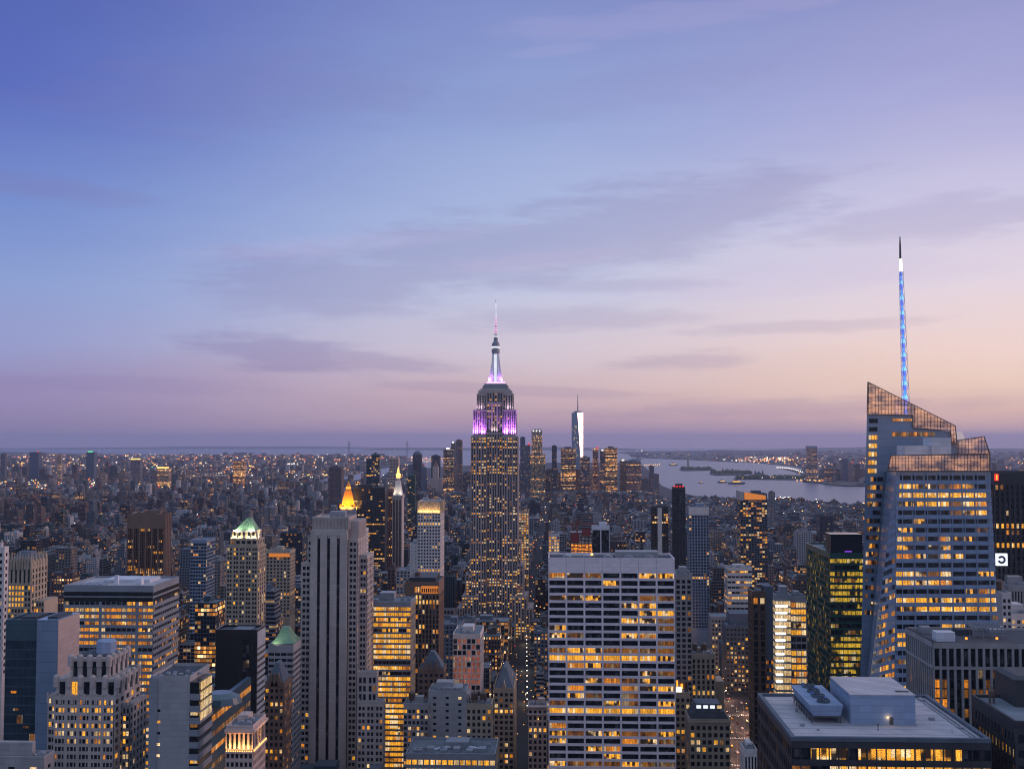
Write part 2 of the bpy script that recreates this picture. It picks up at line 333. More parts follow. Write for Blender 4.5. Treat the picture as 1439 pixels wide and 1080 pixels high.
rg = t.math('SUBTRACT', .85, t.math('MULTIPLY', win, .68))
out(t, prin(t, bc, rg, 0, .5, wc, ws))
# ------------------------------------------------------------------ building class
UNIT = {}
def unit(key):
    if key not in UNIT:
        me = bpy.data.meshes.new('window'); me.from_pydata([(-.5, 0, -.5), (.5, 0, -.5), (.5, 0, .5), (-.5, 0, .5)], [], [(0, 1, 2, 3)])
        me.materials.append(M[key]); UNIT[key] = me
    return UNIT[key]
HERO = []      # (x0,x1,y0,y1) footprints and screen protection (pxl,pxr,pybottom,D)
LAND = []      # landmarks for descriptions (px, py, phrase)
ALLW = [0]
class Bld:
    def __init__(s, name, label, cat, x0, x1, y0, y1, group=None, bot=None, ztop=None, pad=3, land=None):
        s.o = ((x0+x1)/2, (y0+y1)/2, gz((x0+x1)/2, (y0+y1)/2)); s.x0, s.x1, s.y0, s.y1 = x0, x1, y0, y1
        r = bpy.data.objects.new(name, None); r.empty_display_size = 5; COL.objects.link(r); r.location = s.o; s.root = r
        tag(r, label, cat, group); s.w = []
        if ztop is not None:
            a, b = proj(x0, y0, ztop), proj(x1, y0, ztop); c = proj(x0, y1, ztop); d = proj(x1, y1, ztop)
            HERO.append((x0-pad, x1+pad, y0-pad, y1+pad, min(a[0], c[0])-1, max(b[0], d[0])+1, bot if bot else 1100, y0, min(a[1], c[1])))
            if land: LAND.append(((a[0]+b[0])/2, a[1]+12, land))
    def part(s, name, mb, mats, label=None, parent=None, kind=None):
        if parent: o = mb.build(name, mats, parent, s.o)
        else: o = mb.build(name, mats, s.root, s.o)
        return tag(o, label, kind=kind)
    def win(s, face, a, z, ww, h, c, key):
        s.w.append((face, a, z, ww, h, c, key))
    def pts(s, q):
        f, a, z, ww, h, c, k = q
        if f == 'F': return [(a-ww/2, c, z-h/2), (a+ww/2, c, z-h/2), (a+ww/2, c, z+h/2), (a-ww/2, c, z+h/2)]
        if f == 'R': return [(c, a-ww/2, z-h/2), (c, a+ww/2, z-h/2), (c, a+ww/2, z+h/2), (c, a-ww/2, z+h/2)]
        if f == 'L': return [(c, a+ww/2, z-h/2), (c, a-ww/2, z-h/2), (c, a-ww/2, z+h/2), (c, a+ww/2, z+h/2)]
        return a
    def done(s, cap=100, wname='window'):
        L = []
        for q in s.w:
            P = [proj(*p) for p in s.pts(q)]
            cx = sum(p[0] for p in P)/4; cy = sum(p[1] for p in P)/4
            ar = abs(sum(P[i][0]*P[(i+1) % 4][1]-P[(i+1) % 4][0]*P[i][1] for i in range(4)))/2
            vis = 0 <= cx <= 1439 and cy < 1080
            L.append((-(ar*(1.0 if q[6] != 'glass_dark' else .8) if vis else ar*1e-4), q))
        L.sort(key=lambda e: e[0])
        for k, (ar, q) in enumerate(L[:cap]):
            if q[0] in 'FRL' and len(q[0]) == 1:
                o = bpy.data.objects.new(wname, unit(q[6])); COL.objects.link(o); o.parent = s.root
                f, a, z, ww, h, c, key = q
                o.location = (a-s.o[0], c-s.o[1], z-s.o[2]) if f == 'F' else (c-s.o[0], a-s.o[1], z-s.o[2])
                o.rotation_euler.z = {'F': 0, 'R': math.pi/2, 'L': -math.pi/2}[f]; o.scale = (ww, 1, h)
            else:
                mb = MB(); mb.quad(q[1]); mb.build(wname, q[6], s.root, s.o)
            ALLW[0] += 1
        rest = L[cap:]
        if rest:
            keys = sorted({q[6] for _, q in rest}); mb = MB()
            for _, q in rest: mb.quad(s.pts(q), keys.index(q[6]))
            tag(mb.build(wname, keys, s.root, s.o), kind='stuff' if len(rest) > 1 else None)
        return s
def fbox(mb, face, c, a0, a1, o0, o1, z0, z1, m=0):
    """box on a face plane: o = distance out of the plane"""
    if face == 'F': mb.box(a0, a1, c-o1, c-o0, z0, z1, m, back=False, bottom=True)
    elif face == 'R': mb.box(c+o0, c+o1, a0, a1, z0, z1, m, bottom=True)
    else: mb.box(c-o1, c-o0, a0, a1, z0, z1, m, bottom=True)
def facade(B, mb, face, c, a0, a1, z0, z1, nc, nr, pf=.2, sf=.35, d=.45, sd=None, lit=None, m=0, ms=None, split=1, mul=.14, every=0, bigw=.0):
    bay = (a1-a0)/nc; fh = (z1-z0)/nr; sd = d-.07 if sd is None else sd; ms = m if ms is None else ms
    for i in range(nc+1):
        hw = pf*bay/2
        if every and i % every == 0: hw = max(hw, bigw/2)
        u0, u1 = max(a0, a0+i*bay-hw), min(a1, a0+i*bay+hw)
        fbox(mb, face, c, u0, u1, 0, d, z0, z1, m)
        if split > 1 and i < nc:
            for k in range(1, split):
                um = a0+(i+k/split)*bay; fbox(mb, face, c, um-mul*bay/2, um+mul*bay/2, 0, d-.12, z0, z1, m)
    for r in range(nr):
        zb = z0+r*fh
        if sf > 0: fbox(mb, face, c, a0, a1, 0, sd, zb, zb+sf*fh, ms)
        for i in range(nc):
            for k in range(split):
                key = lit(i*split+k, r) if lit else 'glass_dark'
                if key is None: continue
                s0 = a0+i*bay+pf*bay/2; s1 = a0+(i+1)*bay-pf*bay/2
                e0 = s0+(s1-s0)*k/split; e1 = s0+(s1-s0)*(k+1)/split
                zc = zb+(1+sf)/2*fh
                out_ = {'F': c-.05, 'R': c+.05, 'L': c-.05}[face]
                B.win(face, (e0+e1)/2, zc, e1-e0, fh*(1-sf), out_, key)
def office(seed, prow=.12, pcell=.3, full='lit_yellow', cells=('lit_part', 'lit_orange', 'lit_dim', 'lit_part'), dark='glass_dark', rows=None, keep=.6):
    rg = random.Random(seed); rowp = {}; last = {}
    def f(c, r):
        if r not in rowp:
            rowp[r] = (rg.random() < prow) if not rows or r not in rows else rows[r] > .8
            if rows and r in rows and not rowp[r]: rowp[r] = rows[r]
            last[r] = rg.random() < pcell
        st = rowp[r]
        if st is True: return full if rg.random() < .82 else cells[0]
        p = st if st not in (True, False) else pcell
        if rg.random() > keep: last[r] = rg.random() < p
        if last[r]: return rg.choice(cells)
        return dark
    return f
def homes(seed, p=.15, keys=('lit_yellow', 'lit_orange', 'lit_dim'), dark='glass_dark', zone=None):
    rg = random.Random(seed)
    def f(c, r): return rg.choice(keys) if rg.random() < (p if not zone else zone(c, r)) else dark
    return f
def lamp(parent, o, loc, tgt, color, en, size=3, sizey=None, spread=None, name='floodlight', kind='AREA'):
    ld = bpy.data.lights.new(name, kind); ld.energy = en; ld.color = color
    if kind == 'AREA':
        ld.shape = 'RECTANGLE'; ld.size = size; ld.size_y = sizey or size
        if spread: ld.spread = R(spread)
    else: ld.shadow_soft_size = size
    ob = bpy.data.objects.new(name, ld); COL.objects.link(ob)
    if parent: ob.parent = parent
    ob.location = (loc[0]-o[0], loc[1]-o[1], loc[2]-o[2])
    if tgt: ob.rotation_euler = Vector((tgt[0]-loc[0], tgt[1]-loc[1], tgt[2]-loc[2])).to_track_quat('-Z', 'Y').to_euler()
    return ob
def parapet(mb, x0, x1, y0, y1, z, h=1.2, th=.6, m=0):
    mb.box(x0, x1, y0, y0+th, z, z+h, m); mb.box(x0, x1, y1-th, y1, z, z+h, m)
    mb.box(x0, x0+th, y0+th, y1-th, z, z+h, m); mb.box(x1-th, x1, y0+th, y1-th, z, z+h, m)
def tank(mb, x, y, z, r=2.2, h=4.5, m=0, ml=0):
    for a in (45, 135, 225, 315):
        mb.bar((x+r*.7*math.cos(R(a)), y+r*.7*math.sin(R(a)), z), (x+r*.7*math.cos(R(a)), y+r*.7*math.sin(R(a)), z+2.5), .18, ml)
    mb.lathe(x, y, [(r, z+2.5), (r, z+2.5+h), (0, z+2.5+h+1.6)], 10, m)
VP = 786
def block(name, label, cat, pxl, pxr, pyt, D, side=None, L=30, wall='stone_grey', roof='roof_grey', bay=4, fh=3.7, pf=.3, sf=.4, d=.4, sd=None, lit=None, slit=None,
          bot=1090, split=1, every=0, bigw=0, ms=None, cap=2.5, land=None, group=None, sidef=True, spf=None, ssf=None, bulk=True, sbay=None, done=True, tankn=0, pad=3, nw=100, mul=.14, capw=None, para=1.2):
    x0, x1, z = fx(pxl, D, pyt), fx(pxr, D, pyt), fz(pyt, D, (pxl+pxr)/2)
    sf_ = 'R' if pxr < VP else 'L'
    if side: L = abs(dep(x1 if sf_ == 'R' else x0, side, pyt)-D)
    y0, y1 = D, D+L
    B = Bld(name, label, cat, x0, x1, y0, y1, group, bot, z, pad, land); B.z = z
    g = gz(0, D)-2
    mb = MB(); i = d if d > 0 else 0
    zt = z-para
    mb.box(x0+i, x1-i, y0+i, y1-i, g, zt-.05, 0)
    zw0 = max(g, fz(min(bot+60, 1090)+20, D)); zw1 = zt-cap; nr = max(1, round((zw1-zw0)/fh)); zw0 = zw1-nr*fh
    nc = max(1, round((x1-x0)/bay))
    mats = [wall, ms or wall]
    facade(B, mb, 'F', y0+i, x0, x1, zw0, zw1, nc, nr, pf, sf, d, sd, lit, 0, 1, split, mul, every, bigw)
    fbox(mb, 'F', y0+i, x0, x1, 0, d+.03, zw1, zt, 0)
    if zw0 > g+1: fbox(mb, 'F', y0+i, x0, x1, 0, d-.03, g, zw0, 0)
    if sidef:
        ns = max(1, round(L/(sbay or bay))); c = (x1-i) if sf_ == 'R' else (x0+i)
        facade(B, mb, sf_, c, y0+i, y1, zw0, zw1, ns, nr, spf if spf is not None else pf, ssf if ssf is not None else sf, d-.02, None if sd is None else sd-.02, slit or lit, 0, 1, split, mul)
        fbox(mb, sf_, c, y0+i, y1, 0, d+.01, zw1, zt, 0)
        if zw0 > g+1: fbox(mb, sf_, c, y0+i, y1, 0, d-.05, g, zw0, 0)
    else: mb.box(x0+.02, x1-.02, y0+i+.02, y1-.02, g, zt-.06, 0)
    parapet(mb, x0-.03, x1+.03, y0-.04, y1+.03, zt, para, .5)
    B.part('wall', mb, mats)
    rb = MB(); rb.box(x0+.5, x1-.5, y0+.5, y1-.5, zt-.3, zt+.12, 0); B.roof = B.part('roof', rb, roof)
    if bulk:
        rg = random.Random(int(pxl*7+D)); bw = (x1-x0)*rg.uniform(.25, .5); bl = L*rg.uniform(.3, .5); bx = x0+(x1-x0-bw)*rg.uniform(.2, .8); by = y0+(L-bl)*rg.uniform(.45, .9)
        b2 = MB(); b2.box(bx, bx+bw, by, by+bl, zt+.1, zt+rg.uniform(3, 5.5)); B.part('bulkhead', b2, wall, parent=B.roof)
        for k in range(6 if D < 900 else 2):
            ux = x0+2+(x1-x0-6)*rg.random(); uy = y0+2+(L*.5)*rg.random()
            b3 = MB(); b3.box(ux, ux+2.6, uy, uy+2, zt+.1, zt+1.9); b3.lathe(ux+1.3, uy+1, [(.8, zt+1.9), (.8, zt+2.2)], 10); B.part('air_handler', b3, 'metal_grey', parent=B.roof)
    if D < 900 and bulk:
        rg = random.Random(int(pxr*3)); b5 = MB(); zz_ = zt+.4
        xa_, xb_, ya_ = x0+2+rg.random()*4, x1-2-rg.random()*4, y0+3+rg.random()*L*.3
        b5.bar((xa_, ya_, zz_), (xb_, ya_, zz_), .22, n=6); b5.bar((xb_, ya_, zz_), (xb_, ya_+L*.4, zz_), .22, n=6); B.part('roof_pipe', b5, 'metal_grey', parent=B.roof)
        b6 = MB(); mx_ = x0+(x1-x0)*rg.random(); b6.bar((mx_, y0+L*.6, zt), (mx_, y0+L*.6, zt+rg.uniform(4, 9)), .1, n=5); B.part('antenna', b6, 'steel_dark', parent=B.roof)
    for k in range(tankn):
        b4 = MB(); tank(b4, x0+(x1-x0)*(.3+.35*k), y0+L*.4, zt, 2.2, 4, 0, 0); B.part('water_tank', b4, 'bronze', parent=B.roof)
    B.d = (x0, x1, y0, y1, z, zt, zw0, zw1, g)
    if done: B.done(nw)
    return B
OB = 'office tower'
# ---- white horizontal-banded tower, centre right ---------------------------------------
B = block('office_tower', 'broad white stone office slab with wide dark ribbon windows, many rows glowing orange', OB, 770.5, 948, 783.5, 620, L=28,
          wall='travertine', roof='roof_dark', bay=9.95, fh=4.1, pf=.10, sf=.33, d=.9, sd=.8, cap=7.0, bot=1090, sidef=False, bulk=False, done=False, para=1.4,
          lit=office(5, .0, .47, rows={17: 1., 10: .9, 3: .8}, cells=('lit_part', 'lit_part', 'lit_dim', 'lit_dim', 'lit_orange', 'lit_part'), keep=.5), land='the broad white banded slab')
x0, x1, y0, y1, z, zt, zw0, zw1, g = B.d
mb = MB(); mb.box(x0+38, x0+62, y0+14, y1-3, zt, zt+3.4); mb.box(x0+10, x0+26, y0+12, y1-4, zt, zt+1.6); B.part('bulkhead', mb, 'concrete', parent=B.roof)
for k in range(5):
    mb = MB(); a = x0+8+k*11.5; mb.box(a, a+5, y0+5, y0+10, zt, zt+1.5); mb.lathe(a+2.5, y0+7.5, [(1.8, zt+1.5), (1.8, zt+2)], 12); B.part('roof_fan', mb, 'metal_grey', parent=B.roof)
mb = MB(); mb.box(x0+24, x0+24.6, y0+6, y0+6.6, zt, zt+2.2); mb.box(x0+23.7, x0+24.9, y0+5.7, y0+6.9, zt+2.2, zt+3.2, 1); B.part('roof_lamp', mb, ['steel_dark', 'lamp_warm'], parent=B.roof)
for k in range(1, 7): mb = MB(); mb.box(x0+k*(x1-x0)/7-.07, x0+k*(x1-x0)/7+.07, y0-.12, y0+.1, zt-7, zt+1.3); B.part('panel_joint', mb, 'concrete')
B.done()
# thin party slab to its right
block('apartment_tower', 'narrow grey ribbed slab tower pressed against the right edge of the white banded office slab', 'tower', 949, 972, 806, 700, L=25, wall='stone_grey', bay=3.2, fh=3.3, pf=.35, sf=.35, lit=homes(3, .08), bot=960)
# ---- art deco limestone tower with three dark vertical strips ---------------------------
D = 720; X = lambda p: fx(p, D, 860); Zp = lambda p: fz(p, D, 460)
B = Bld('art_deco_tower', 'tall limestone art deco tower with three dark vertical strips and set back wings, centre left', OB, X(421), X(541), D, D+38, None, 1090, Zp(726), 3, 'the striped limestone tower')
mb = MB(); g = -2
xa, xb = X(435.5), X(487)
# central shaft: blank piers with three recessed strips
edges = [435.5, 445.0, 449.2, 458.8, 463.0, 472.6, 476.8, 487]
mb.box(xa+.5, xb-.5, D+1.2, D+34, g, Zp(744), 0)
for k in range(0, 8, 2): fbox(mb, 'F', D+1.2, X(edges[k]), X(edges[k+1]), 0, 1.2, g, Zp(752), 0)
fbox(mb, 'F', D+1.2, xa, xb, 0, 1.25, Zp(752), Zp(744.5), 0)
gm = MB()
for k in range(1, 7, 2):
    a, b = X(edges[k]), X(edges[k+1]); gm.quad([(a, D+1.1, g), (b, D+1.1, g), (b, D+1.1, Zp(752)), (a, D+1.1, Zp(752))])
    m_ = (a+b)/2; mb.lathe(m_, D+.9, [(0.9, Zp(756)), (.9, Zp(750)), (0, Zp(744))], 8, 0)
# crown block with fluting
c0, c1 = X(436.5), X(488); mb.box(c0, c1, D+3, D+30, Zp(744.5), Zp(729), 0)
n = 26
for k in range(n):
    a = c0+(c1-c0)*(k+.25)/n; fbox(mb, 'F', D+3, a, a+(c1-c0)/n*.5, 0, .5, Zp(744.5), Zp(730.5)+(.8 if k % 3 else 1.8), 0)
for k in range(18):
    a = D+3.5+26*(k+.2)/18; fbox(mb, 'R', c1, a, a+.7, 0, .5, Zp(744.5), Zp(730.5), 0)
parapet(mb, c0-.2, c1+.2, D+2.8, D+30.2, Zp(729), 1.1, .6)
for k in range(6): mb.bar((c0+2+k*4, D+5, Zp(729)), (c0+2+k*4, D+5, Zp(722)), .15); 
mb.bar((c0+2, D+5, Zp(722)), (c0+22, D+5, Zp(722)), .15)
# side of shaft and right wings
mb.box(X(487)-.5, X(500), D+8, D+36, g, Zp(733), 0)
for k in range(9): fbox(mb, 'R', X(500), D+8.6+k*3.1, D+10+k*3.1, 0, .4, Zp(800), Zp(734), 0)
B.part('wall', mb, 'stone_warm'); B.part('strip_glazing', gm, 'glass_dark')
for (pl, pr, pt, dd, nc, seed, lp, rs) in ((421, 435.5, 792, 3, 2, 1, .05, .25), (487, 500.5, 758, 4, 2, 2, .10, .3), (500.5, 511.5, 783, 10, 2, 3, .12, .3), (427, 435.5, 758, 9, 1, 4, .05, .2)):
    mb = MB(); a, b = X(pl), X(pr); zt = Zp(pt); zb = Zp(1105); nr = round((zt-2-zb)/3.93)
    mb.box(a+.3, b-.3, D+dd+.4, D+36, g, zt, 0)
    facade(B, mb, 'F', D+dd+.4, a, b, zt-2-nr*3.93, zt-2, 1, nr, .34, .42, .4, None, homes(seed, lp, ('lit_yellow', 'lit_orange')), split=nc, mul=.10)
    fbox(mb, 'F', D+dd+.4, a, b, 0, .42, zt-2, zt+.8, 0); fbox(mb, 'F', D+dd+.4, a, b, 0, .38, g, zt-2-nr*3.93, 0)
    if pr > 480:
        facade(B, mb, 'R', b-.3, D+dd, D+36, zt-2-nr*3.93, zt-2, 5, nr, .45, .3, .4, None, homes(seed+9, .08)); fbox(mb, 'R', b-.3, D+dd, D+36, 0, .41, zt-2, zt, 0)
    B.part('wing', mb, 'stone_warm')
mb = MB(); mb.box(c0+10, c0+20, D+10, D+18, Zp(728), Zp(720), 0); B.part('bulkhead', mb, 'metal_grey'); B.done()
block('apartment_building', 'limestone block at the right foot of the striped limestone tower', 'building', 502, 539, 984, 700, L=24, side=541.5, wall='stone_warm', bay=5.4, fh=3.93, pf=.3, sf=.42, split=2, lit=homes(12, .09), bulk=False)
B = block('penthouse_block', 'small limestone cube with tall paired windows stepping above the block beside the striped tower', 'building', 502.5, 530, 943, 706, L=16, side=532, wall='stone_warm', bay=5.4, fh=5.2, pf=.3, sf=.3, split=2, lit=homes(13, .2), bot=984, bulk=False)
# ---- empire style skyscraper --------------------------------------------------------------
D = 1440; X = lambda p: fx(p, D, 700); Zp = lambda p: fz(p, D, 695)
B = Bld('skyscraper', 'tallest art deco skyscraper with purple floodlit crown and lit antenna mast, centre of the skyline', 'skyscraper', X(643), X(748), D-14, D+50, None, 868, Zp(613), 3, 'the purple lit skyscraper')
g = -3; o = B.o; wallmat('stone_rose', (.40, .335, .33), .2); st = 'stone_rose'
rg = random.Random(77)
wallmat('dark_spandrel', (.13, .125, .14), .2, .5, joints=0)
rowlit = {}
def esb(zone):
    def f(c, r):
        k = (zone, r)
        if k not in rowlit: rowlit[k] = rg.choice((.06, .1, .2, .35, .2, .95, .8, .25, .1, .5))
        return rg.choice(('lit_white', 'lit_yellow', 'lit_orange', 'lit_yellow', 'lit_dim')) if rg.random() < rowlit[k] else 'glass_dark'
    return f
def shaft(pl, pr, y, pt, pb, nb, lit, name='wing', back=D+40, side=False, fh=3.72, pf=.30, top=2.0):
    a, b = X(pl), X(pr); zt, zb = Zp(pt), (Zp(pb) if pb else g); nr = max(1, int((zt-top-zb)/fh)); mb = MB()
    mb.box(a+.2, b-.2, y, back, zb if pb else g, zt, 0)
    facade(B, mb, 'F', y, a, b, zt-top-nr*fh, zt-top, nb, nr, pf, .5, .7, .12, lit, 0, 1, split=2, mul=.16)
    fbox(mb, 'F', y, a, b, 0, .75, zt-top, zt+.6, 0); fbox(mb, 'F', y, a, b, 0, .65, zb, zt-top-nr*fh, 0)
    if side:
        facade(B, mb, 'R', b-.2, y, back, zt-top-nr*fh, zt-top, 6, nr, .5, .34, .6, .1, lit, 0, 1); fbox(mb, 'R', b-.2, y, back, 0, .65, zt-top, zt+.6, 0)
    B.part(name, mb, [st, 'dark_spandrel'])
lo, hi = esb('a'), esb('a')
shaft(661.5, 683.6, D, 613, 890, 3, lo, side=False); shaft(705.4, 727.5, D, 613, 890, 3, lo, side=True)
shaft(683.6, 705.4, D+4, 608, 890, 3, lo, name='central_bay')
shaft(654.5, 664, D-2, 806, 890, 1, esb('b')); shaft(726, 735.5, D-2, 793, 890, 1, esb('b'), side=True)
shaft(657, 662, D+6, 790, 890, 1, esb('b')); shaft(727, 731, D+8, 762, 890, 1, esb('b'), side=True)
shaft(650, 674, D-8, 836, 905, 3, esb('c')); shaft(716, 741, D-8, 836, 905, 3, esb('c'), side=True)
shaft(643, 652, D-12, 852, 905, 1, esb('d')); shaft(739, 749, D-12, 852, 905, 1, esb('d'))
dim = homes(8, .12, ('lit_yellow', 'lit_orange'))
shaft(664.2, 683, D+5, 576, 614, 3, dim, 'crown_wing', D+36, fh=3.7); shaft(706, 724.8, D+5, 576, 614, 3, dim, 'crown_wing', D+36, side=True, fh=3.7)
shaft(683, 706, D+7, 566, 609, 3, esb('e'), 'central_bay', D+36, fh=3.7)
shaft(669, 683, D+9, 553, 577, 2, dim, 'crown_wing', D+32, fh=3.7); shaft(706, 720.5, D+9, 553, 577, 2, dim, 'crown_wing', D+32, side=True, fh=3.7)
shaft(683, 706, D+9.5, 550, 567, 3, dim, 'central_bay', D+32, fh=3.7)
mb = MB()
mb.box(X(671), X(719), D+11, D+30, Zp(554), Zp(548), 0)
for k in range(12): mb.box(X(671.5+k*4), X(673+k*4), D+10.6, D+11, Zp(554), Zp(547.3), 0)
mb.box(X(674), X(716), D+12, D+29, Zp(548), Zp(545), 0); B.part('upper_tier', mb, 'stone_warm')
mb = MB(); mb.box(X(677), X(713.5), D+13, D+28, Zp(545), Zp(541), 0); mb.box(X(679.5), X(711), D+14, D+27, Zp(541), Zp(538), 0); mb.box(X(678.5), X(712), D+13.4, D+27.6, Zp(540.7), Zp(540.1), 0)
B.part('observation_deck', mb, 'metal_grey')
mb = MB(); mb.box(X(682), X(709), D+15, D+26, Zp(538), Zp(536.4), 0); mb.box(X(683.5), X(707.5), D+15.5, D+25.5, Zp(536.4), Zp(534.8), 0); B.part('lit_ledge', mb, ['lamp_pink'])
mc, my = X(695.3), D+20
mast = MB()
prof = [(7.6, 534.8), (6.8, 530), (6.0, 524), (5.2, 517), (4.7, 511), (4.6, 495)]
mast.lathe(mc, my, [(r, Zp(y)) for r, y in prof], 16, 0)
for s in (-1, 1):     # buttress wings
    for dy in (-5.2, 5.2):
        P = [(X(695.3+s*10.8)-mc, 534.8), (X(695.3+s*8.5)-mc, 527), (X(695.3+s*7)-mc, 519), (X(695.3+s*5.8)-mc, 510), (X(695.3+s*4.8)-mc, 498)]
        for (a, ya), (b, yb) in zip(P, P[1:]):
            mast.frus(*sorted((mc+a*.45, mc+a)), my+dy-.7, my+dy+.7, Zp(ya), *sorted((mc+b*.45, mc+b)), my+dy-.7, my+dy+.7, Zp(yb), 0)
mo = B.part('mast', mast, 'white_metal')
mb = MB(); mb.box(mc-1.9, mc+1.9, my-8.6, my-6.2, Zp(534.8), Zp(497), 0)
for k in range(14): 
    zz = Zp(534)+(Zp(497)-Zp(534))*k/14; mb.box(mc-2.1, mc+2.1, my-8.75, my-8.5, zz, zz+.55, 1)
for s in (-1, 1): mb.box(mc+s*2.2-.25, mc+s*2.2+.25, my-8.9, my-8.3, Zp(534.8), Zp(497), 1)
B.part('mast_window_strip', mb, ['sign_white', 'metal_grey'], parent=mo)
mb = MB()
mb.lathe(mc, my, [(4.4, Zp(495)), (5.5, Zp(494)), (5.6, Zp(489.5)), (4.6, Zp(488.5)), (4.2, Zp(487))], 16, 0)
mb.lathe(mc, my, [(4.6, Zp(485)), (5.2, Zp(484)), (5.2, Zp(481)), (4.0, Zp(479.5)), (2.8, Zp(477))], 16, 0); B.part('mast_drum', mb, 'metal_grey')
mb = MB(); mb.lathe(mc, my, [(4.7, Zp(487)), (4.8, Zp(485))], 16, 0); B.part('drum_light_ring', mb, 'sign_white')
ant = MB(); ant.lathe(mc, my, [(2.8, Zp(480)), (2.7, Zp(472)), (2.0, Zp(471)), (1.7, Zp(459)), (1.5, Zp(450)), (.95, Zp(449)), (.7, Zp(435)), (.35, Zp(428)), (.22, Zp(417.5))], 10, 0)
ao = B.part('antenna', ant, 'metal_grey')
mb = MB()
for k in range(22):
    ya = 474-k*2.35; r = 2.5 if ya > 471 else 1.95 if ya > 459 else 1.7 if ya > 450 else 1.1 if ya > 437 else .75
    mb.lathe(mc, my, [(r, Zp(ya)), (r, Zp(ya-1.25))], 8, 0 if 445 < ya < 468 else 1)
B.part('antenna_light', mb, ['lamp_pink', 'sign_white'], parent=ao, kind='stuff')
PU = (.55, .16, 1.0)
for pl in (667.5, 678, 711, 721.5):
    lamp(B.root, o, (X(pl), D+1.2, Zp(613)+1.0), (X(pl), D+7, Zp(590)), PU, 8500, 6, 1.5, 75)
lamp(B.root, o, (X(694), D+4.6, Zp(607)), (X(694), D+9, Zp(585)), (1, .75, .9), 700, 8, 1, 90)
for pl in (674, 715): lamp(B.root, o, (X(pl), D+6.4, Zp(576)+1), (X(pl), D+10.5, Zp(560)), (1, .74, .92), 900, 9, 1.2, 110)
for pl in (685.5, 705): lamp(B.root, o, (X(pl), D+11, Zp(537)+.8), (mc, my, Zp(510)), (.55, .2, 1), 1700, 3, 1.5, 100)
lamp(B.root, o, (X(732), D+22, Zp(575)), (X(722), D+20, Zp(590)), PU, 3000, 4, 2, 120)
B.done()
# ---- faceted glass tower with spire, right ----------------------------------------------
YF, YB = 558.0, 600.0
def P3(px, py, D_): a, b = at(px, py, D_); return Vector((a, D_, b))
B = Bld('glass_tower', 'huge faceted blue glass tower with slanted transparent crown and rows of orange lit windows, right', 'skyscraper', fx(1213, YB), fx(1408, YF), YF, 650, None, 1090, fz(600, YB), 3, 'the faceted glass tower')
HERO[-1] = (*HERO[-1][:4], 1211, 1412, *HERO[-1][6:])
def prism(mb, front, back, m=0):
    n = len(front); mb.quad(front, m); mb.quad(back[::-1], m)
    for i in range(n): j = (i+1) % n; mb.quad([front[j], front[i], back[i], back[j]], m)
def patch(B, mb, P, rows, side_n=0, lit=None, push=.45, sub=None):
    pass
# rear volume: solid up to the screen line
rear = MB()
fr = [P3(1205, 1110, YB), P3(1330, 1110, YB), P3(1344, 640, YB), P3(1344, 624, YB), P3(1336, 606, YB), P3(1283, 600.5, YB), P3(1283, 583, YB), P3(1218.3, 582, YB)]
bk_ = [Vector((v.x+(-4 if v.x > 250 else 22), 645, v.z)) for v in fr]
prism(rear, fr, bk_); rw = B.part('rear_volume', rear, 'curtain_blue')
# front volume with chamfered corner
T, RB, LB = P3(1259, 662, YF+2), P3(1256.5, 1110, YF-4), P3(1203, 1110, YB-.6)
T2 = P3(1246, 662, YB-2)
MR_t, MR_b = P3(1391, 662, YF+2), P3(1415, 1110, YF-4)
fv = MB()
bt = 640.0
fv.quad([RB, MR_b, MR_t, T]); fv.quad([LB, RB, T]); fv.quad([LB, T, T2])
fv.quad([MR_b, Vector((MR_b.x, bt, MR_b.z)), Vector((MR_t.x, bt, MR_t.z)), MR_t])
fv.quad([T2, T, MR_t, Vector((MR_t.x, bt, MR_t.z)), Vector((T2.x+6, bt, T2.z))])
B.part('front_volume', fv, 'curtain_blue')
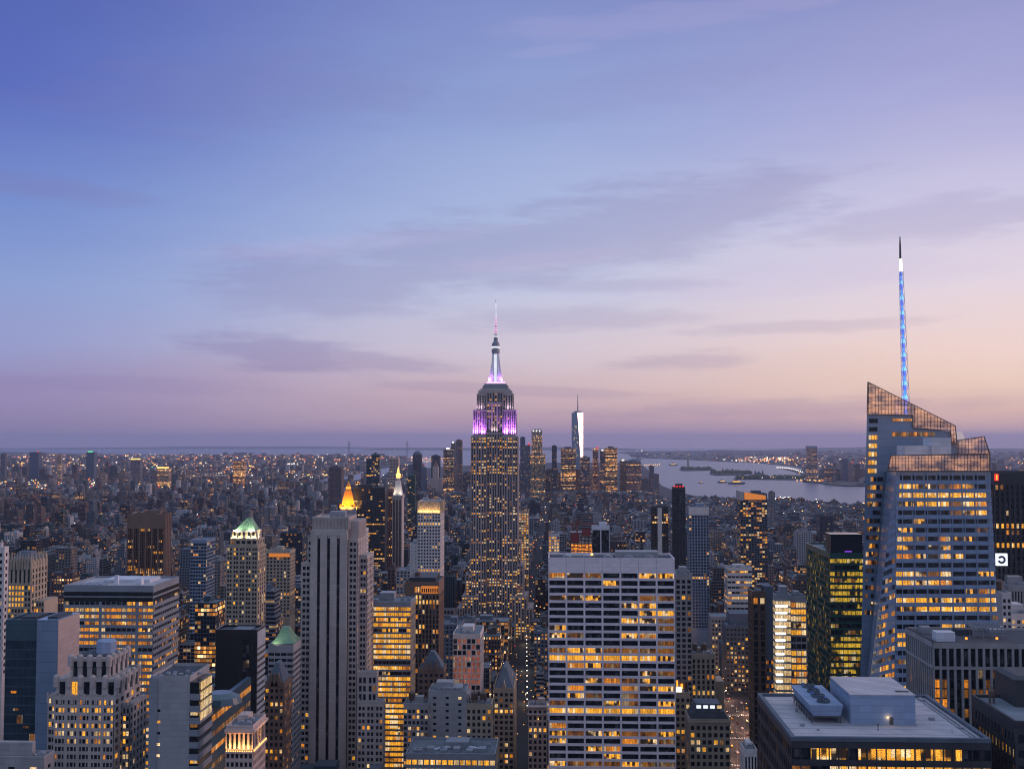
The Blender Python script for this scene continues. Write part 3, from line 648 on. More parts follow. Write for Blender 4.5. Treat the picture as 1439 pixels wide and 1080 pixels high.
# main facade: spandrel ledges, mullions and window groups on the bilinear face
def bil(s, t): # s across 0..1, t down 0..1 (py 662..1110)
    a = T.lerp(MR_t, s); b = RB.lerp(MR_b, s); return a.lerp(b, t)
def tpy(py): return (at(1300, py, YF)[1]-at(1300, 662, YF)[1])/(at(1300, 1110, YF)[1]-at(1300, 662, YF)[1])
N_ = Vector((0, -1, 0))
lf = office(21, .0, .5, rows={2: .95, 3: .7, 14: .9, 15: .85, 10: .6, 11: .6, 0: .2, 1: .5, 4: .5, 7: .25}, cells=('lit_part', 'lit_part', 'lit_orange', 'lit_dim', 'lit_yellow'))
sp_ = MB()
for r in range(36):
    ya = 671+r*12.35
    if ya > 1100: break
    t0, t1 = tpy(ya-3.2), tpy(ya+3.3); tn = tpy(ya+9.15)
    a = [bil(0, t1), bil(1, t1), bil(1, tn), bil(0, tn)]; o_ = N_*.4
    A_ = [v+o_ for v in a]; sp_.quad([A_[3], A_[2], A_[1], A_[0]]); sp_.quad([A_[0], A_[1], a[1], a[0]]); sp_.quad([a[3], a[2], A_[2], A_[3]])
    # columns at fixed px so that mullions stay upright while the face widens
    for c in range(9):
        pl = 1269.5-min(10, r*.9)*(c == 0)+c*17.6; pr = 1269.5+c*17.6+15.2
        rgt = (proj(*bil(1, t0))[0]); pr = min(pr, rgt-1.5)
        if pr-pl < 4: continue
        s_of = lambda p, t: (fx(p, YF)-bil(0, t).x)/(bil(1, t).x-bil(0, t).x)
        s0, s1 = max(.005, s_of(pl, t0)), s_of(pr, t0)
        q = [bil(s0, t1)+N_*.2, bil(s1, t1)+N_*.2, bil(s1, t0)+N_*.2, bil(s0, t0)+N_*.2]
        k = lf(c, r)
        B.win(None, q, 0, 0, 0, 0, k); B.w[-1] = ('Q', q, 0, 0, 0, 0, k)
for c in range(10):
    p = 1268-.2+c*17.6
    q0, q1 = P3(p, 664, YF+1), P3(p, 1100, YF-4)
    if c < 8: sp_.bar(q0+N_*.6, q1+N_*.6, .22)
B.part('spandrel', sp_, 'concrete_blue')
# chamfer facet: short tilted window runs that widen downwards
rg = random.Random(4); sp2 = MB()
L0, R0 = LB, RB
for r in range(3, 36):
    ya = 673+r*12.35; t = tpy(ya)
    if t > .98: break
    l, rr_ = T.lerp(L0, t), T.lerp(R0, t); h = Vector((0, 0, -2.3)); nrm = Vector((-.7, -.7, .1)).normalized()
    q = [l+nrm*.3+h*1.05, rr_+nrm*.3+h*1.05, rr_+nrm*.3+h*1.95, l+nrm*.3+h*1.95]; sp2.quad([q[3], q[2], q[1], q[0]])
    n = int((rr_-l).length/3.6)
    for i in range(n):
        if r < 7 or rg.random() < .25: continue
        s0, s1 = (i+.1)/n, (i+.92)/n
        k = rg.choice(('lit_yellow', 'lit_orange', 'lit_part', 'lit_orange', 'lit_dim')) if (i > n*.15 and rg.random() < .8) else 'glass_blue'
        q = [l.lerp(rr_, s0)+h+nrm*.2, l.lerp(rr_, s1)+h+nrm*.2, l.lerp(rr_, s1)+nrm*.2, l.lerp(rr_, s0)+nrm*.2]
        B.w.append(('Q', q, 0, 0, 0, 0, k))
B.part('facet_spandrel', sp2, 'concrete_blue')
# rear volume windows: left column and dim runs
for r in range(26):
    py = 588+r*11.7
    if py < 862:
        off = (py-588)*.025
        for c in range(3):
            xe = 1221.5-off+c*4.1
            if r >= 7 and rg.random() < .25: continue
            k = ('glass_dark' if r < 2 else 'lit_yellow' if r < 7 else rg.choice(('lit_part', 'glass_dark', 'lit_dim', 'lit_orange')))
            B.w.append(('Q', [P3(xe, py+6, YB-.4), P3(xe+3.7, py+6, YB-.4), P3(xe+3.7, py, YB-.4), P3(xe, py, YB-.4)], 0, 0, 0, 0, k))
        if r >= 7:
            for c in range(2):
                xe = 1235+c*4.1-off-(py-670)*.05
                if py < 790: B.w.append(('Q', [P3(xe, py+6, YB-.4), P3(xe+3.7, py+6, YB-.4), P3(xe+3.7, py, YB-.4), P3(xe, py, YB-.4)], 0, 0, 0, 0, rg.choice(('glass_dark', 'glass_dark', 'lit_dim', 'lit_part'))))
for k in range(7): B.w.append(('Q', [P3(1254+k*4, 591.5, YB-.4), P3(1257.6+k*4, 591.5, YB-.4), P3(1257.6+k*4, 588, YB-.4), P3(1254+k*4, 588, YB-.4)], 0, 0, 0, 0, 'lit_orange'))
for k in range(12): B.w.append(('Q', [P3(1254+k*5, 612.5, YB-.4), P3(1258.5+k*5, 612.5, YB-.4), P3(1258.5+k*5, 607, YB-.4), P3(1254+k*5, 607, YB-.4)], 0, 0, 0, 0, 'lit_dim' if k % 3 else 'lit_orange'))
# crown screens: glass sheet + frame grid
def screen(outline, Dp, sx_, sy_, name, depth=.5):
    gl_ = MB(); gl_.quad([P3(a, b, Dp) for a, b in outline]); fb = MB()
    def clip_v(px):
        ys = []
        n = len(outline)
        for i in range(n):
            (a, b), (c, d_) = outline[i], outline[(i+1) % n]
            if min(a, c) <= px < max(a, c): ys.append(b+(d_-b)*(px-a)/(c-a))
        return (min(ys), max(ys)) if len(ys) > 1 else None
    def clip_h(py):
        xs = []
        n = len(outline)
        for i in range(n):
            (a, b), (c, d_) = outline[i], outline[(i+1) % n]
            if min(b, d_) <= py < max(b, d_): xs.append(a+(c-a)*(py-b)/(d_-b))
        return (min(xs), max(xs)) if len(xs) > 1 else None
    xs = [a for a, _ in outline]; ys = [b for _, b in outline]
    p = min(xs)+sx_*.5
    while p < max(xs):
        k = clip_v(p)
        if k: fb.bar(P3(p, k[0], Dp-.3), P3(p, k[1], Dp-.3), .13)
        p += sx_
    p = min(ys)+sy_*.5
    while p < max(ys):
        k = clip_h(p)
        if k: fb.bar(P3(k[0], p, Dp-.3), P3(k[1], p, Dp-.3), .12)
        p += sy_
    for i in range(len(outline)): fb.bar(P3(*outline[i], Dp-.3), P3(*outline[(i+1) % len(outline)], Dp-.3), .28)
    so_ = B.part(name, gl_, 'screen_glass'); B.part('screen_frame', fb, 'steel_dark', parent=so_)
screen([(1218.5, 582), (1219.5, 536.5), (1342.5, 598), (1345, 624), (1337, 624), (1336, 605), (1283, 601), (1283, 583)], YB-1, 4.6, 5.9, 'crown_screen')
screen([(1219.8, 579), (1220.5, 540), (1339, 600), (1284, 600)], YB+30, 7, 8, 'crown_screen')
screen([(1247, 662), (1252, 640), (1391, 637), (1391, 662)], YF+1, 4.6, 4.4, 'parapet_screen')
screen([(1345, 640), (1345, 618.5), (1383, 613), (1391, 637)], YF+32, 4.6, 5, 'parapet_screen')
mb = MB(); a = P3(1272, 641, YF+12); b = P3(1310, 626, YF+12); mb.box(a.x, b.x, a.y, a.y+14, P3(0, 662, YF+12).z, b.z)
a = P3(1310, 641, YF+10); b = P3(1336.5, 614.5, YF+10); mb.box(a.x, b.x, a.y, a.y+14, P3(0, 662, YF+10).z, b.z); B.part('roof_plant_box', mb, 'white_metal')
B.done()
# spire
D = 622; X = lambda p: fx(p, D, 450); Zp = lambda p: fz(p, D, 1268)
root = bpy.data.objects.new('spire', None); COL.objects.link(root); root.location = (X(1270), D, Zp(600))
tag(root, 'slender white lattice spire lit in blue segments, rising behind the slanted glass crown', 'spire'); o = tuple(root.location)
LAND.append((1268, 470, 'the blue lit spire'))
lat = MB(); pl = MB(); lv = [590, 560.5, 541, 521, 501, 482, 462, 442, 421.5, 399, 381]
def half(py): return .85+(py-333)/(590-333)*1.3
def cx_(py): return X(1266.4+(py-333)*.0155)
gl2 = MB()
for i, (ya, yb) in enumerate(zip(lv, lv[1:])):
    ra, rb = half(ya), half(yb); za, zb = Zp(ya), Zp(yb); A_, B_ = [], []
    for k in range(3):
        an = R(90+120*k+30)
        A_.append(Vector((cx_(ya)+ra*1.15*math.cos(an), D+ra*1.15*math.sin(an), za))); B_.append(Vector((cx_(yb)+rb*1.15*math.cos(an), D+rb*1.15*math.sin(an), zb)))
    for k in range(3):
        lat.bar(A_[k], B_[k], .13); lat.bar(A_[k], A_[(k+1) % 3], .11); lat.bar(A_[k], B_[(k+1) % 3], .10); lat.bar(A_[(k+1) % 3], B_[k], .10)
    # glowing core of each segment: a cone of light fittings, bright at its foot
    gl2.lathe(cx_(ya), D, [(ra*.8, za+.2), (ra*.5, za+(zb-za)*.28)], 6, 1); gl2.lathe(cx_(ya), D, [(ra*.5, za+(zb-za)*.28), (ra*.3, za+(zb-za)*.65)], 6, 0)
    gl2.lathe(cx_(yb), D, [(ra*.45, za+(zb-za)*.65), (ra*.6, zb-.3)], 6, 2)
lt = lat.build('lattice', M['white_metal'], root, o); gl2.build('segment_light', [M['lamp_blue'], M['lamp_cyan'], M['glow_blue']], root, o)
mb = MB(); mb.lathe(cx_(381), D, [(.75, Zp(381)), (.8, Zp(376)), (.7, Zp(364))], 8, 1); mb.lathe(cx_(350), D, [(.62, Zp(364)), (.5, Zp(345)), (.28, Zp(332.5))], 8, 0)
mb.build('needle', [M['steel_dark'], M['lamp_white']], root, o)
# ---- foreground dark tower with pale flat roof, bottom right -----------------------------
D = 330; z = fz(1036, D, 1250); x0 = fx(1112, D, 1036); x1 = fx(1393, D, 1036)
y1 = dep(x0, 1064, 967); g = 0
B = Bld('office_tower', 'dark glass tower with wide pale flat roof carrying a blue grey penthouse, bottom right', OB, x0, x1, D, y1, None, 1090, z, 3, 'the pale flat roof with the penthouse')
mb = MB(); mb.box(x0+.5, x1-.5, D+.5, y1-.5, g, z-1.2, 0)
fbox(mb, 'F', D+.5, x0, x1, 0, .5, z-3.2, z-1.2, 0); fbox(mb, 'L', x0+.5, D+.5, y1, 0, .5, z-3.2, z-1.2, 0)
lf = lambda c, r: (None)
def lf(c, r):
    r = 13-r
    rg_ = random.Random(c*31+r*7)
    if r == 0: return 'lit_part' if (2 <= c < 6 or 7 <= c < 18) else 'glass_dark'
    if r == 1: return 'lit_yellow' if 4 <= c < 17 else rg_.choice(('glass_dark', 'lit_dim'))
    return rg_.choice(('lit_dim', 'glass_dark', 'lit_part'))
facade(B, mb, 'F', D+.5, x0, x1, z-3.2-14*5.1, z-3.2, 21, 14, .12, .36, .5, .42, lf)
facade(B, mb, 'L', x0+.5, D+.5, y1, z-3.2-14*5.1, z-3.2, 20, 14, .25, .4, .48, .4, homes(31, .42, ('lit_dim', 'lit_dim', 'lit_orange', 'lit_part'), 'glass_blue'))
B.part('wall', mb, 'dark_wall')
mb = MB(); mb.box(x0+1.2, x1-1.2, D+1.2, y1-1.2, z-1.3, z-.9); ro = B.part('roof', mb, 'roof_pale')
mb = MB(); parapet(mb, x0, x1, D, y1, z-1.25, 1.25, 1.3); B.part('parapet', mb, 'slate')
zr = z-.9
for k in range(1, 9):
    mb = MB(); yy = D+1.3+(y1-D-2.6)*k/9; mb.box(x0+1.4, x1-5, yy-.05, yy+.05, zr, zr+.05); B.part('roof_seam', mb, 'roof_grey', parent=ro)
for (px_, py_, w_, l_, h_) in ((1128, 1020, 1.2, 1.0, .6), (1310, 1012, 1.6, 1.2, .7), (1120, 1000, .8, .8, .9), (1350, 1024, .9, .9, .5), (1296, 985, 1.0, 3.0, .5), (1150, 1026, .6, .6, .4)):
    q = onz(px_, py_, zr); mb = MB(); mb.box(q[0]-w_/2, q[0]+w_/2, q[1], q[1]+l_, zr, zr+h_); mb.box(q[0]-w_/2-.1, q[0]+w_/2+.1, q[1]-.1, q[1]+l_+.1, zr+h_, zr+h_+.12); B.part('roof_hatch', mb, 'metal_grey', parent=ro)
mb = MB(); q = onz(1290, 1020, zr); q2 = onz(1150, 1030, zr); mb.bar((q[0], q[1], zr+.25), (q2[0], q[1], zr+.25), .12, n=6); B.part('roof_pipe', mb, 'metal_grey', parent=ro)
# cable-like line along the right edge
mb = MB(); mb.box(x1-4.2, x1-3.9, D+2, y1-2, zr, zr+.3); mb.box(x1-3, x1-2.8, D+2, y1-2, zr, zr+.5); B.part('roof_track', mb, 'metal_grey', parent=ro)
pa = onz(1195.5, 1017, zr); pb = onz(1285.5, 1017, zr); zt = fz(976.5, pa[1], 1240); pc = dep(pa[0], 1168, 950.5)
mb = MB(); pyb = pa[1]+ (onz(1170, 951, zt)[1]-pa[1]); mb.box(pa[0], pb[0], pa[1], pyb, zr, zt)
ph = B.part('penthouse', mb, 'concrete_blue')
mb = MB(); mb.box(pa[0]-.1, pb[0]+.1, pa[1]-.12, pyb+.1, zt, zt+.22); B.part('penthouse_roof', mb, 'roof_pale', parent=ph)
dx = fx(1252.5, pa[1], 1008); mb = MB(); mb.box(dx-.55, dx+.55, pa[1]-.12, pa[1]+.05, zr, zr+2.3); B.part('door', mb, 'steel_dark', parent=ph)
mb = MB(); lx = fx(1247.5, pa[1], 1006); mb.box(lx-.16, lx+.16, pa[1]-.3, pa[1]-.02, zr+2.1, zr+2.5); B.part('door_lamp', mb, 'lamp_warm', parent=ph)
lamp(B.root, B.o, (lx, pa[1]-.6, zr+2.2), None, (1, .6, .3), 55, .15, name='door_light', kind='POINT')
mb = MB(); hx = onz(1258, 971, zt+.2); mb.box(hx[0], hx[0]+4, hx[1]-1, hx[1]+.8, zt+.2, zt+.34); B.part('roof_hatch', mb, 'glass_dark', parent=ph)
mb = MB(); q = onz(1234, 1026, zr); mb.bar((q[0], q[1], zr), (q[0], q[1], zr+1.7), .14, n=8); mb.lathe(q[0], q[1], [(.3, zr+1.6), (.3, zr+1.9), (0, zr+2.1)], 10); B.part('roof_vent', mb, 'steel_dark', parent=ro)
mb = MB(); q = onz(1338, 1030, zr); mb.bar((q[0], q[1], zr), (q[0], q[1], zr+1.5), .07, n=6); B.part('roof_vent', mb, 'metal_grey', parent=ro)
mb = MB(); q = onz(1188, 1000, zr); mb.box(q[0]-.2, q[0]+.2, q[1], q[1]+.3, zr+1.8, zr+2.2); B.part('roof_lamp', mb, 'lamp_orange', parent=ro)
lamp(B.root, B.o, (q[0], q[1]-.4, zr+2), None, (1, .4, .15), 30, .15, name='roof_light', kind='POINT')
# cooling tower: long tapered trough on legs with four round fans
na, nb = onz(1139, 1016, zr), onz(1184, 1016, zr); zl = zr+1.2; zh = fz(990, na[1], 1160); yb_ = onz(1108, 962, zh)[1]
cw = nb[0]-na[0]; tw = fx(1184.5, na[1], 990)-fx(1137, na[1], 990)
mb = MB(); mb.frus(na[0]+1, nb[0]-.6, na[1]+.6, yb_, zl+1, na[0]-.2, nb[0]+.2, na[1]-.2, yb_+.4, zh)
n = 9
cto = B.part('cooling_tower', mb, 'concrete_blue')
mb = MB()
for k in range(8):
    yy = na[1]+.6+(yb_-na[1]-1.5)*k/7
    for xx in (na[0]+.6, nb[0]-.6): mb.box(xx-.14, xx+.14, yy, yy+.28, zr, zl+1.2)
mb.box(na[0], nb[0], na[1]+.4, yb_, zl+.6, zl+.95); B.part('support_frame', mb, 'steel_dark', parent=cto)
for k in range(4):
    cy_ = na[1]+4+(yb_-na[1]-7)*k/3; cx0 = (na[0]+nb[0])/2
    mb = MB(); mb.lathe(cx0, cy_, [(2.0, zh-.1), (2.0, zh+.85), (1.75, zh+.85), (1.7, zh+.2)], 20, cap=False); B.part('fan_housing', mb, 'slate', parent=cto)
    mb = MB()
    for b in range(5):
        a = R(72*b+20*k); c_, s_ = math.cos(a), math.sin(a)
        mb.quad([(cx0+.2*c_-.25*s_, cy_+.2*s_+.25*c_, zh+.5), (cx0+1.6*c_-.3*s_, cy_+1.6*s_+.3*c_, zh+.6), (cx0+1.6*c_+.3*s_, cy_+1.6*s_-.3*c_, zh+.35), (cx0+.2*c_+.25*s_, cy_+.2*s_-.25*c_, zh+.4)])
    mb.lathe(cx0, cy_, [(.3, zh+.2), (.3, zh+.75)], 10); B.part('fan_blades', mb, 'steel_dark', parent=cto)
    mb = MB(); mb.box(cx0+1.3*(-1 if k % 2 else 1)-.5, cx0+1.3*(-1 if k % 2 else 1)+.5, cy_+2.0, cy_+2.9, zh, zh+.9); B.part('fan_motor', mb, 'blue_paint', parent=cto)
B.done()
# ---- white pier building right ----------------------------------------------------------
D = 420; z = fz(902, D, 1311); x0 = fx(1311.4, D, 902); y1 = dep(x0, 1272, 880); x1 = x0+84
B = Bld('office_tower', 'dark glass office block wrapped in tall pale stone piers, below the faceted glass tower', OB, x0, x1, D, y1, None, 1060, z, 3, 'the pale stone pier block')
mb = MB(); mb.box(x0+.8, x1-.8, D+.8, y1-.8, 0, z-1.2, 0)
zm = fz(937, D, 1330)
for face, c, a0, a1 in (('F', D+.8, x0, x1), ('L', x0+.8, D+.8, y1)):
    n = round((a1-a0)/2.64) if face == 'F' else 13
    for k in range(n+1):
        a = a0+(a1-a0)*k/n; fbox(mb, face, c, max(a0, a-.42), min(a1, a+.42), 0, .8 if face == 'F' else .78, 40, z-1.5, 1)
    fbox(mb, face, c, a0, a1, 0, .84, z-2.2, z, 1); fbox(mb, face, c, a0, a1, 0, .82, zm-.8, zm+.2, 1)
    rg = random.Random(5); z_ = zm-1
    for r in range(22):
        zt_ = zm-.9-r*3.55
        for k in range(n):
            a = a0+(a1-a0)*(k+.5)/n
            p = (.55 if r in (0, 2, 3) else .35 if r < 9 else .2) if face == 'F' else (.35 if r in (1, 4, 5) else .12)
            B.win(face, a, zt_-1.7, (a1-a0)/n-.84, 3.0, c-.05 if face != 'R' else c, rg.choice(('lit_dim', 'lit_dim', 'lit_orange', 'lit_dim')) if rg.random() < p else 'glass_dark')
    for k in range(n):
        a = a0+(a1-a0)*(k+.5)/n; B.win(face, a, (z-2.2+zm+.2)/2, (a1-a0)/n-.84, z-2.4-zm, c-.05, 'glass_dark')
B.part('wall', mb, ['dark_wall', 'stone_grey'])
mb = MB(); parapet(mb, x0, x1, D+.02, y1, z-1.1, 1.1, 1.0); B.part('parapet', mb, 'stone_grey')
mb = MB(); mb.box(x0+1, x1-1, D+1, y1-1, z-1.3, z-1.0); ro = B.part('roof', mb, 'roof_dark')
for (pl_, pr_, pt, pb_, m_) in ((1316, 1342, 888, 901, 'white_metal'), (1296, 1309, 881, 890, 'metal_grey'), (1345, 1366, 884, 892, 'roof_dark'), (1390, 1412, 884, 889, 'metal_grey')):
    a = onz(pl_, pb_, z-1); b = onz(pr_, pb_, z-1); mb = MB(); mb.box(a[0], b[0], a[1], min(a[1]+5, y1-1.5), z-1, fz(pt, a[1], pl_)); B.part('roof_unit', mb, m_, parent=ro)
mb = MB(); a = onz(1370, 897, z-1); 
for i in range(4):
    for j in range(2): mb.bar((a[0]+i*3.5, a[1]+1+j*4, z-1), (a[0]+i*3.5, a[1]+1+j*4, z+3), .15)
mb.box(a[0]-.6, a[0]+11, a[1], a[1]+6, z+3, z+3.5)
for i in range(7): mb.box(a[0]+i*1.6-.4, a[0]+i*1.6-.2, a[1]-.2, a[1]+6.2, z+3.5, z+4.3)
B.part('rooftop_trellis', mb, 'metal_grey', parent=ro)
for px in (1358, 1401):
    q = onz(px, 900, z-1); mb = MB(); mb.box(q[0]-.35, q[0]+.35, q[1]-.2, q[1]+.3, z-.4, z+.3); B.part('roof_lamp', mb, 'lamp_orange', parent=ro)
B.done()
# ---- dark stone tower at the right edge ---------------------------------------------------
D = 332; z = fz(1012, D, 1424); x0 = fx(1425, D, 1012); y1 = dep(x0, 1365, 972); x1 = x0+60
B = Bld('office_tower', 'dark stone tower with stepped roof and a line of small lit windows, bottom right edge', OB, x0, x1, D, y1, None, 1090, z, 2, 'the dark stepped tower at the right edge')
mb = MB(); mb.box(x0+.4, x1, D, y1, 0, z-1, 0)
facade(B, mb, 'L', x0+.4, D, y1, z-4-9*4.4, z-4, 13, 9, .6, .45, .4, .36, lambda c, r: 'lit_yellow' if r == 7 and c < 11 else ('lit_dim' if (c*7+r*3) % 9 == 0 else 'glass_dark'))
fbox(mb, 'L', x0+.4, D, y1, 0, .42, z-4, z-1, 0)
facade(B, mb, 'F', D, x0, x1, z-4-9*4.4, z-4, 16, 9, .5, .45, .4, .3, homes(2, .2, ('lit_orange', 'lit_yellow')))
parapet(mb, x0, x1, D-.4, y1, z-1.1, 1.1, .8); B.part('wall', mb, 'dark_wall')
mb = MB(); mb.box(x0+.8, x1-1, D+.8, y1-1, z-1.2, z-.8); B.part('roof', mb, 'roof_grey')
za = fz(951, D+24, 1420); mb = MB(); mb.box(x0+8.5, x1, D+20, y1+3, z-1, za); mb.frus(x0+8.2, x1, D+19.7, y1+3, za, x0+10, x1, D+22, y1+2, za+.9); B.part('upper_block', mb, 'dark_wall')
mb = MB(); a = onz(1394, 988, z-.8); tank(mb, a[0], a[1], z-.8, 1.2, 1.4); B.part('water_tank', mb, 'bronze'); B.done()
# ---- tall dark tower with red sign, far right, and the round white sign -----------------------
B = block('office_tower', 'dark ribbed tower with a red sign at its top corner, right edge', OB, 1397, 1475, 664, 760, L=45, wall='dark_wall', roof='roof_dark', bay=3.2, fh=4.3, pf=.45, sf=.3, d=.7, sd=.1,
          lit=office(41, .14, .12, 'lit_yellow', ('lit_orange', 'lit_dim')), bot=905, cap=7, done=False, land='the dark tower with the red sign', bulk=False)
x0, x1, y0, y1, z, zt, zw0, zw1, g = B.d
mb = MB(); a, b = at(1396.5, 665, y0)[0], at(1402, 665, y0)[0]; mb.box(a, b, y0-1.6, y0-.8, fz(675, y0, 1400), fz(665.5, y0, 1400)); B.part('red_sign', mb, 'lamp_red')
mb = MB(); mb.box(a+.9, b-.9, y0-1.75, y0-1.62, fz(674, y0, 1400), fz(666.5, y0, 1400)); B.part('red_sign', mb, 'lamp_orange'); B.done()
D = 705; X = lambda p: fx(p, D, 785); Zp = lambda p: fz(p, D, 1408); o = (X(1408), D, Zp(800))
r = bpy.data.objects.new('rooftop_sign', None); COL.objects.link(r); r.location = o; tag(r, 'glowing white square sign with a dark ring mark beside the faceted glass tower', 'sign')
mb = MB(); mb.box(X(1400.5), X(1416), D, D+2, Zp(794.5), Zp(777.5)); mb.build('sign_panel', M['sign_white'], r, o)
mb = MB(); cx0, cz0 = X(1407.5), Zp(786)
for k in range(24):
    if k in (10, 11, 12): continue
    a, b = R(15*k), R(15*k+15); ri, ro_ = 1.15, 2.5
    mb.quad([(cx0+ri*math.cos(a), D-.1, cz0+ri*math.sin(a)), (cx0+ro_*math.cos(a), D-.1, cz0+ro_*math.sin(a)), (cx0+ro_*math.cos(b), D-.1, cz0+ro_*math.sin(b)), (cx0+ri*math.cos(b), D-.1, cz0+ri*math.sin(b))][::-1])
mb.build('ring_mark', M['slate'], r, o)
mb = MB()
for k in range(3): mb.bar((X(1402+k*6), D+1, Zp(794.5)), (X(1402+k*6), D+1, Zp(830)), .3)
mb.build('sign_post', M['steel_dark'], r, o)
block('office_tower', 'white stepped stone tower with small windows at the right foot of the faceted glass tower', OB, 1408, 1421, 832, 640, L=20, wall='stone_pale', bay=3, fh=3.6, pf=.4, sf=.45, lit=homes(51, .25), bot=905, sidef=False, tankn=1)
block('office_tower', 'lower white stone wing with lit top floor beside the white stepped tower, right edge', OB, 1421, 1470, 862, 660, L=24, wall='stone_pale', bay=3, fh=3.6, pf=.35, sf=.42, lit=homes(52, .35, ('lit_yellow', 'lit_white')), bot=905, sidef=False)
block('office_tower', 'grey ribbed slab with pale vertical fins behind the round white sign, right edge', OB, 1417, 1470, 822, 700, L=20, wall='stone_grey', bay=1.8, fh=30, pf=.5, sf=.1, d=.5, lit=None, bot=870, sidef=False)
# ---- left group ----------------------------------------------------------------------------
B = block('office_tower', 'wide grey office tower with glowing orange ribbon floors and dark top band, left', OB, 90, 215.5, 822, 600, side=251.5, wall='metal_grey', roof='roof_pale', bay=3.0, fh=3.55, pf=.10, sf=.48, d=.35, sd=.5,
          lit=office(61, .5, .7, 'lit_orange', ('lit_yellow', 'lit_orange', 'lit_part', 'lit_dim'), keep=.75), slit=office(62, .1, .4, 'lit_dim', ('lit_dim', 'lit_part', 'lit_orange')), cap=7.6, every=7, bigw=1.6, spf=.06, ssf=.55, land='the wide orange ribbon tower', bulk=False, done=False)
x0, x1, y0, y1, z, zt, zw0, zw1, g = B.d
mb = MB()
for zz in (zw1+.1, zw1+3.1): fbox(mb, 'F', y0, x0+.2, x1-.2, 0, .15, zz, zz+2.2, 0); fbox(mb, 'R', x1, y0+.2, y1-.2, 0, .15, zz, zz+1.9, 0)
B.part('dark_band', mb, 'black_glass_wall')
mb = MB(); mb.box(x0+23, x0+25, y0+12, y0+14, zt, zt+5); mb.box(x0+36, x0+39, y0+10, y0+14, zt, zt+3.5); mb.box(x0+14, x0+40, y0+20, y1-4, zt, zt+1.8); B.part('bulkhead', mb, 'white_metal', parent=B.roof)
for k in range(5):
    mb = MB(); mb.box(x0+3+k*3.4, x0+5.4+k*3.4, y0+6, y0+14+k*2, zt, zt+.7); B.part('roof_duct', mb, 'metal_grey', parent=B.roof)
B.done()
B = block('office_tower', 'teal glass tower with a blank afterglow-tinted side wall, left edge below the lit gothic tower', OB, 8.5, 53, 870, 480, L=20, wall='curtain_teal', roof='roof_dark', bay=2.6, fh=4.0, pf=.06, sf=.12, d=.2, sd=.12,
          lit=homes(71, .03, ('lit_dim', 'lit_orange'), 'glass_blue'), cap=8, sidef=False, bulk=False, done=False, land='the teal glass tower')
x0, x1, y0, y1, z, zt, zw0, zw1, g = B.d
xb = fx(83, 480, 869); y2 = dep(xb, 112, 857); mb = MB(); mb.box(x1+.1, xb, 480-.8, y2, 0, zt+1.2); B.part('service_core', mb, 'curtain_blue'); mb = MB(); mb.box(xb+.02, xb+.12, 480-.7, y2-.1, 0, zt+1.1); B.part('side_afterglow_sheet', mb, 'pink_stone')  # pink afterglow on the west side put into the colour of an added sheet
mb = MB(); mb.box(x1+3, xb-2, 483, y2-3, zt+1.2, zt+2.1); mb.box(x0+4, x1-3, 485, y2-4, zt+.3, zt+1.6); B.part('roof_duct', mb, 'roof_dark', parent=B.roof)
rg = random.Random(1)
for c in range(3):
    for r_ in range(7): B.win('R', 480+5+c*5, zt-22-r_*5.6+0, 1.0, 2.2, xb+.05, 'glass_dark')
for k in range(11): B.win('F', x0+3+rg.random()*9, zw1-22-k*7.5, 2.4, 1.0, y0-.25, rg.choice(('lit_orange', 'lit_dim', 'lit_part')))
B.done()
# art deco limestone, lower left: tiers
D = 440; X = lambda p: fx(p, D, 980); Zp = lambda p: fz(p, D, 120)
B = Bld('art_deco_tower', 'pale art deco apartment tower with stepped crenellated crown and some lit windows, lower left', OB, X(64), X(161), D, D+30, None, 1090, Zp(922), 3, 'the crenellated art deco tower')
for (pl_, pr_, dy, pt, nb, sd_, lp, fh_, yb2) in ((64, 76, 2, 978, 1, 1, .15, 3.05, 27), (76, 161, 0, 978, 5, 2, .27, 3.05, 27), (161, 172, 8, 996, 1, 7, .1, 3.05, 26)):
    mb = MB(); a, b = X(pl_), X(pr_); zt = Zp(pt); zb = Zp(1105); nr = round((zt-1.5-zb)/fh_)
    mb.box(a+.3, b-.3, D+dy+.4, D+yb2, 0, zt, 0)
    facade(B, mb, 'F', D+dy+.4, a, b, zt-1.5-nr*fh_, zt-1.5, nb, nr, .26, .42, .4, .3, (lambda S_, L_: (lambda c, r, q=homes(S_, L_, ('lit_yellow', 'lit_orange', 'lit_white')), nr_=nr: q(c, r) if nr_-r not in (2, 4) else ('lit_yellow' if (c*5+r) % 3 else 'glass_dark')))(sd_, lp), split=3 if nb > 1 else 2, mul=.08)
    fbox(mb, 'F', D+dy+.4, a, b, 0, .42, zt-1.5, zt, 0)
    if pr_ > 150: facade(B, mb, 'R', b-.3, D+dy, D+yb2, zt-1.5-nr*fh_, zt-1.5, 5, nr, .4, .35, .4, .3, homes(5, .1)); fbox(mb, 'R', b-.3, D+dy, D+yb2, 0, .42, zt-1.5, zt, 0)
    for k in range(nb*2+1): fbox(mb, 'F', D+dy+.4, a+(b-a)*k/(nb*2)-.35, a+(b-a)*k/(nb*2)+.35, 0, .6, zt-3, zt+.9, 0)
    B.part('wall', mb, 'stone_warm' if dy < 5 else 'stone_grey')
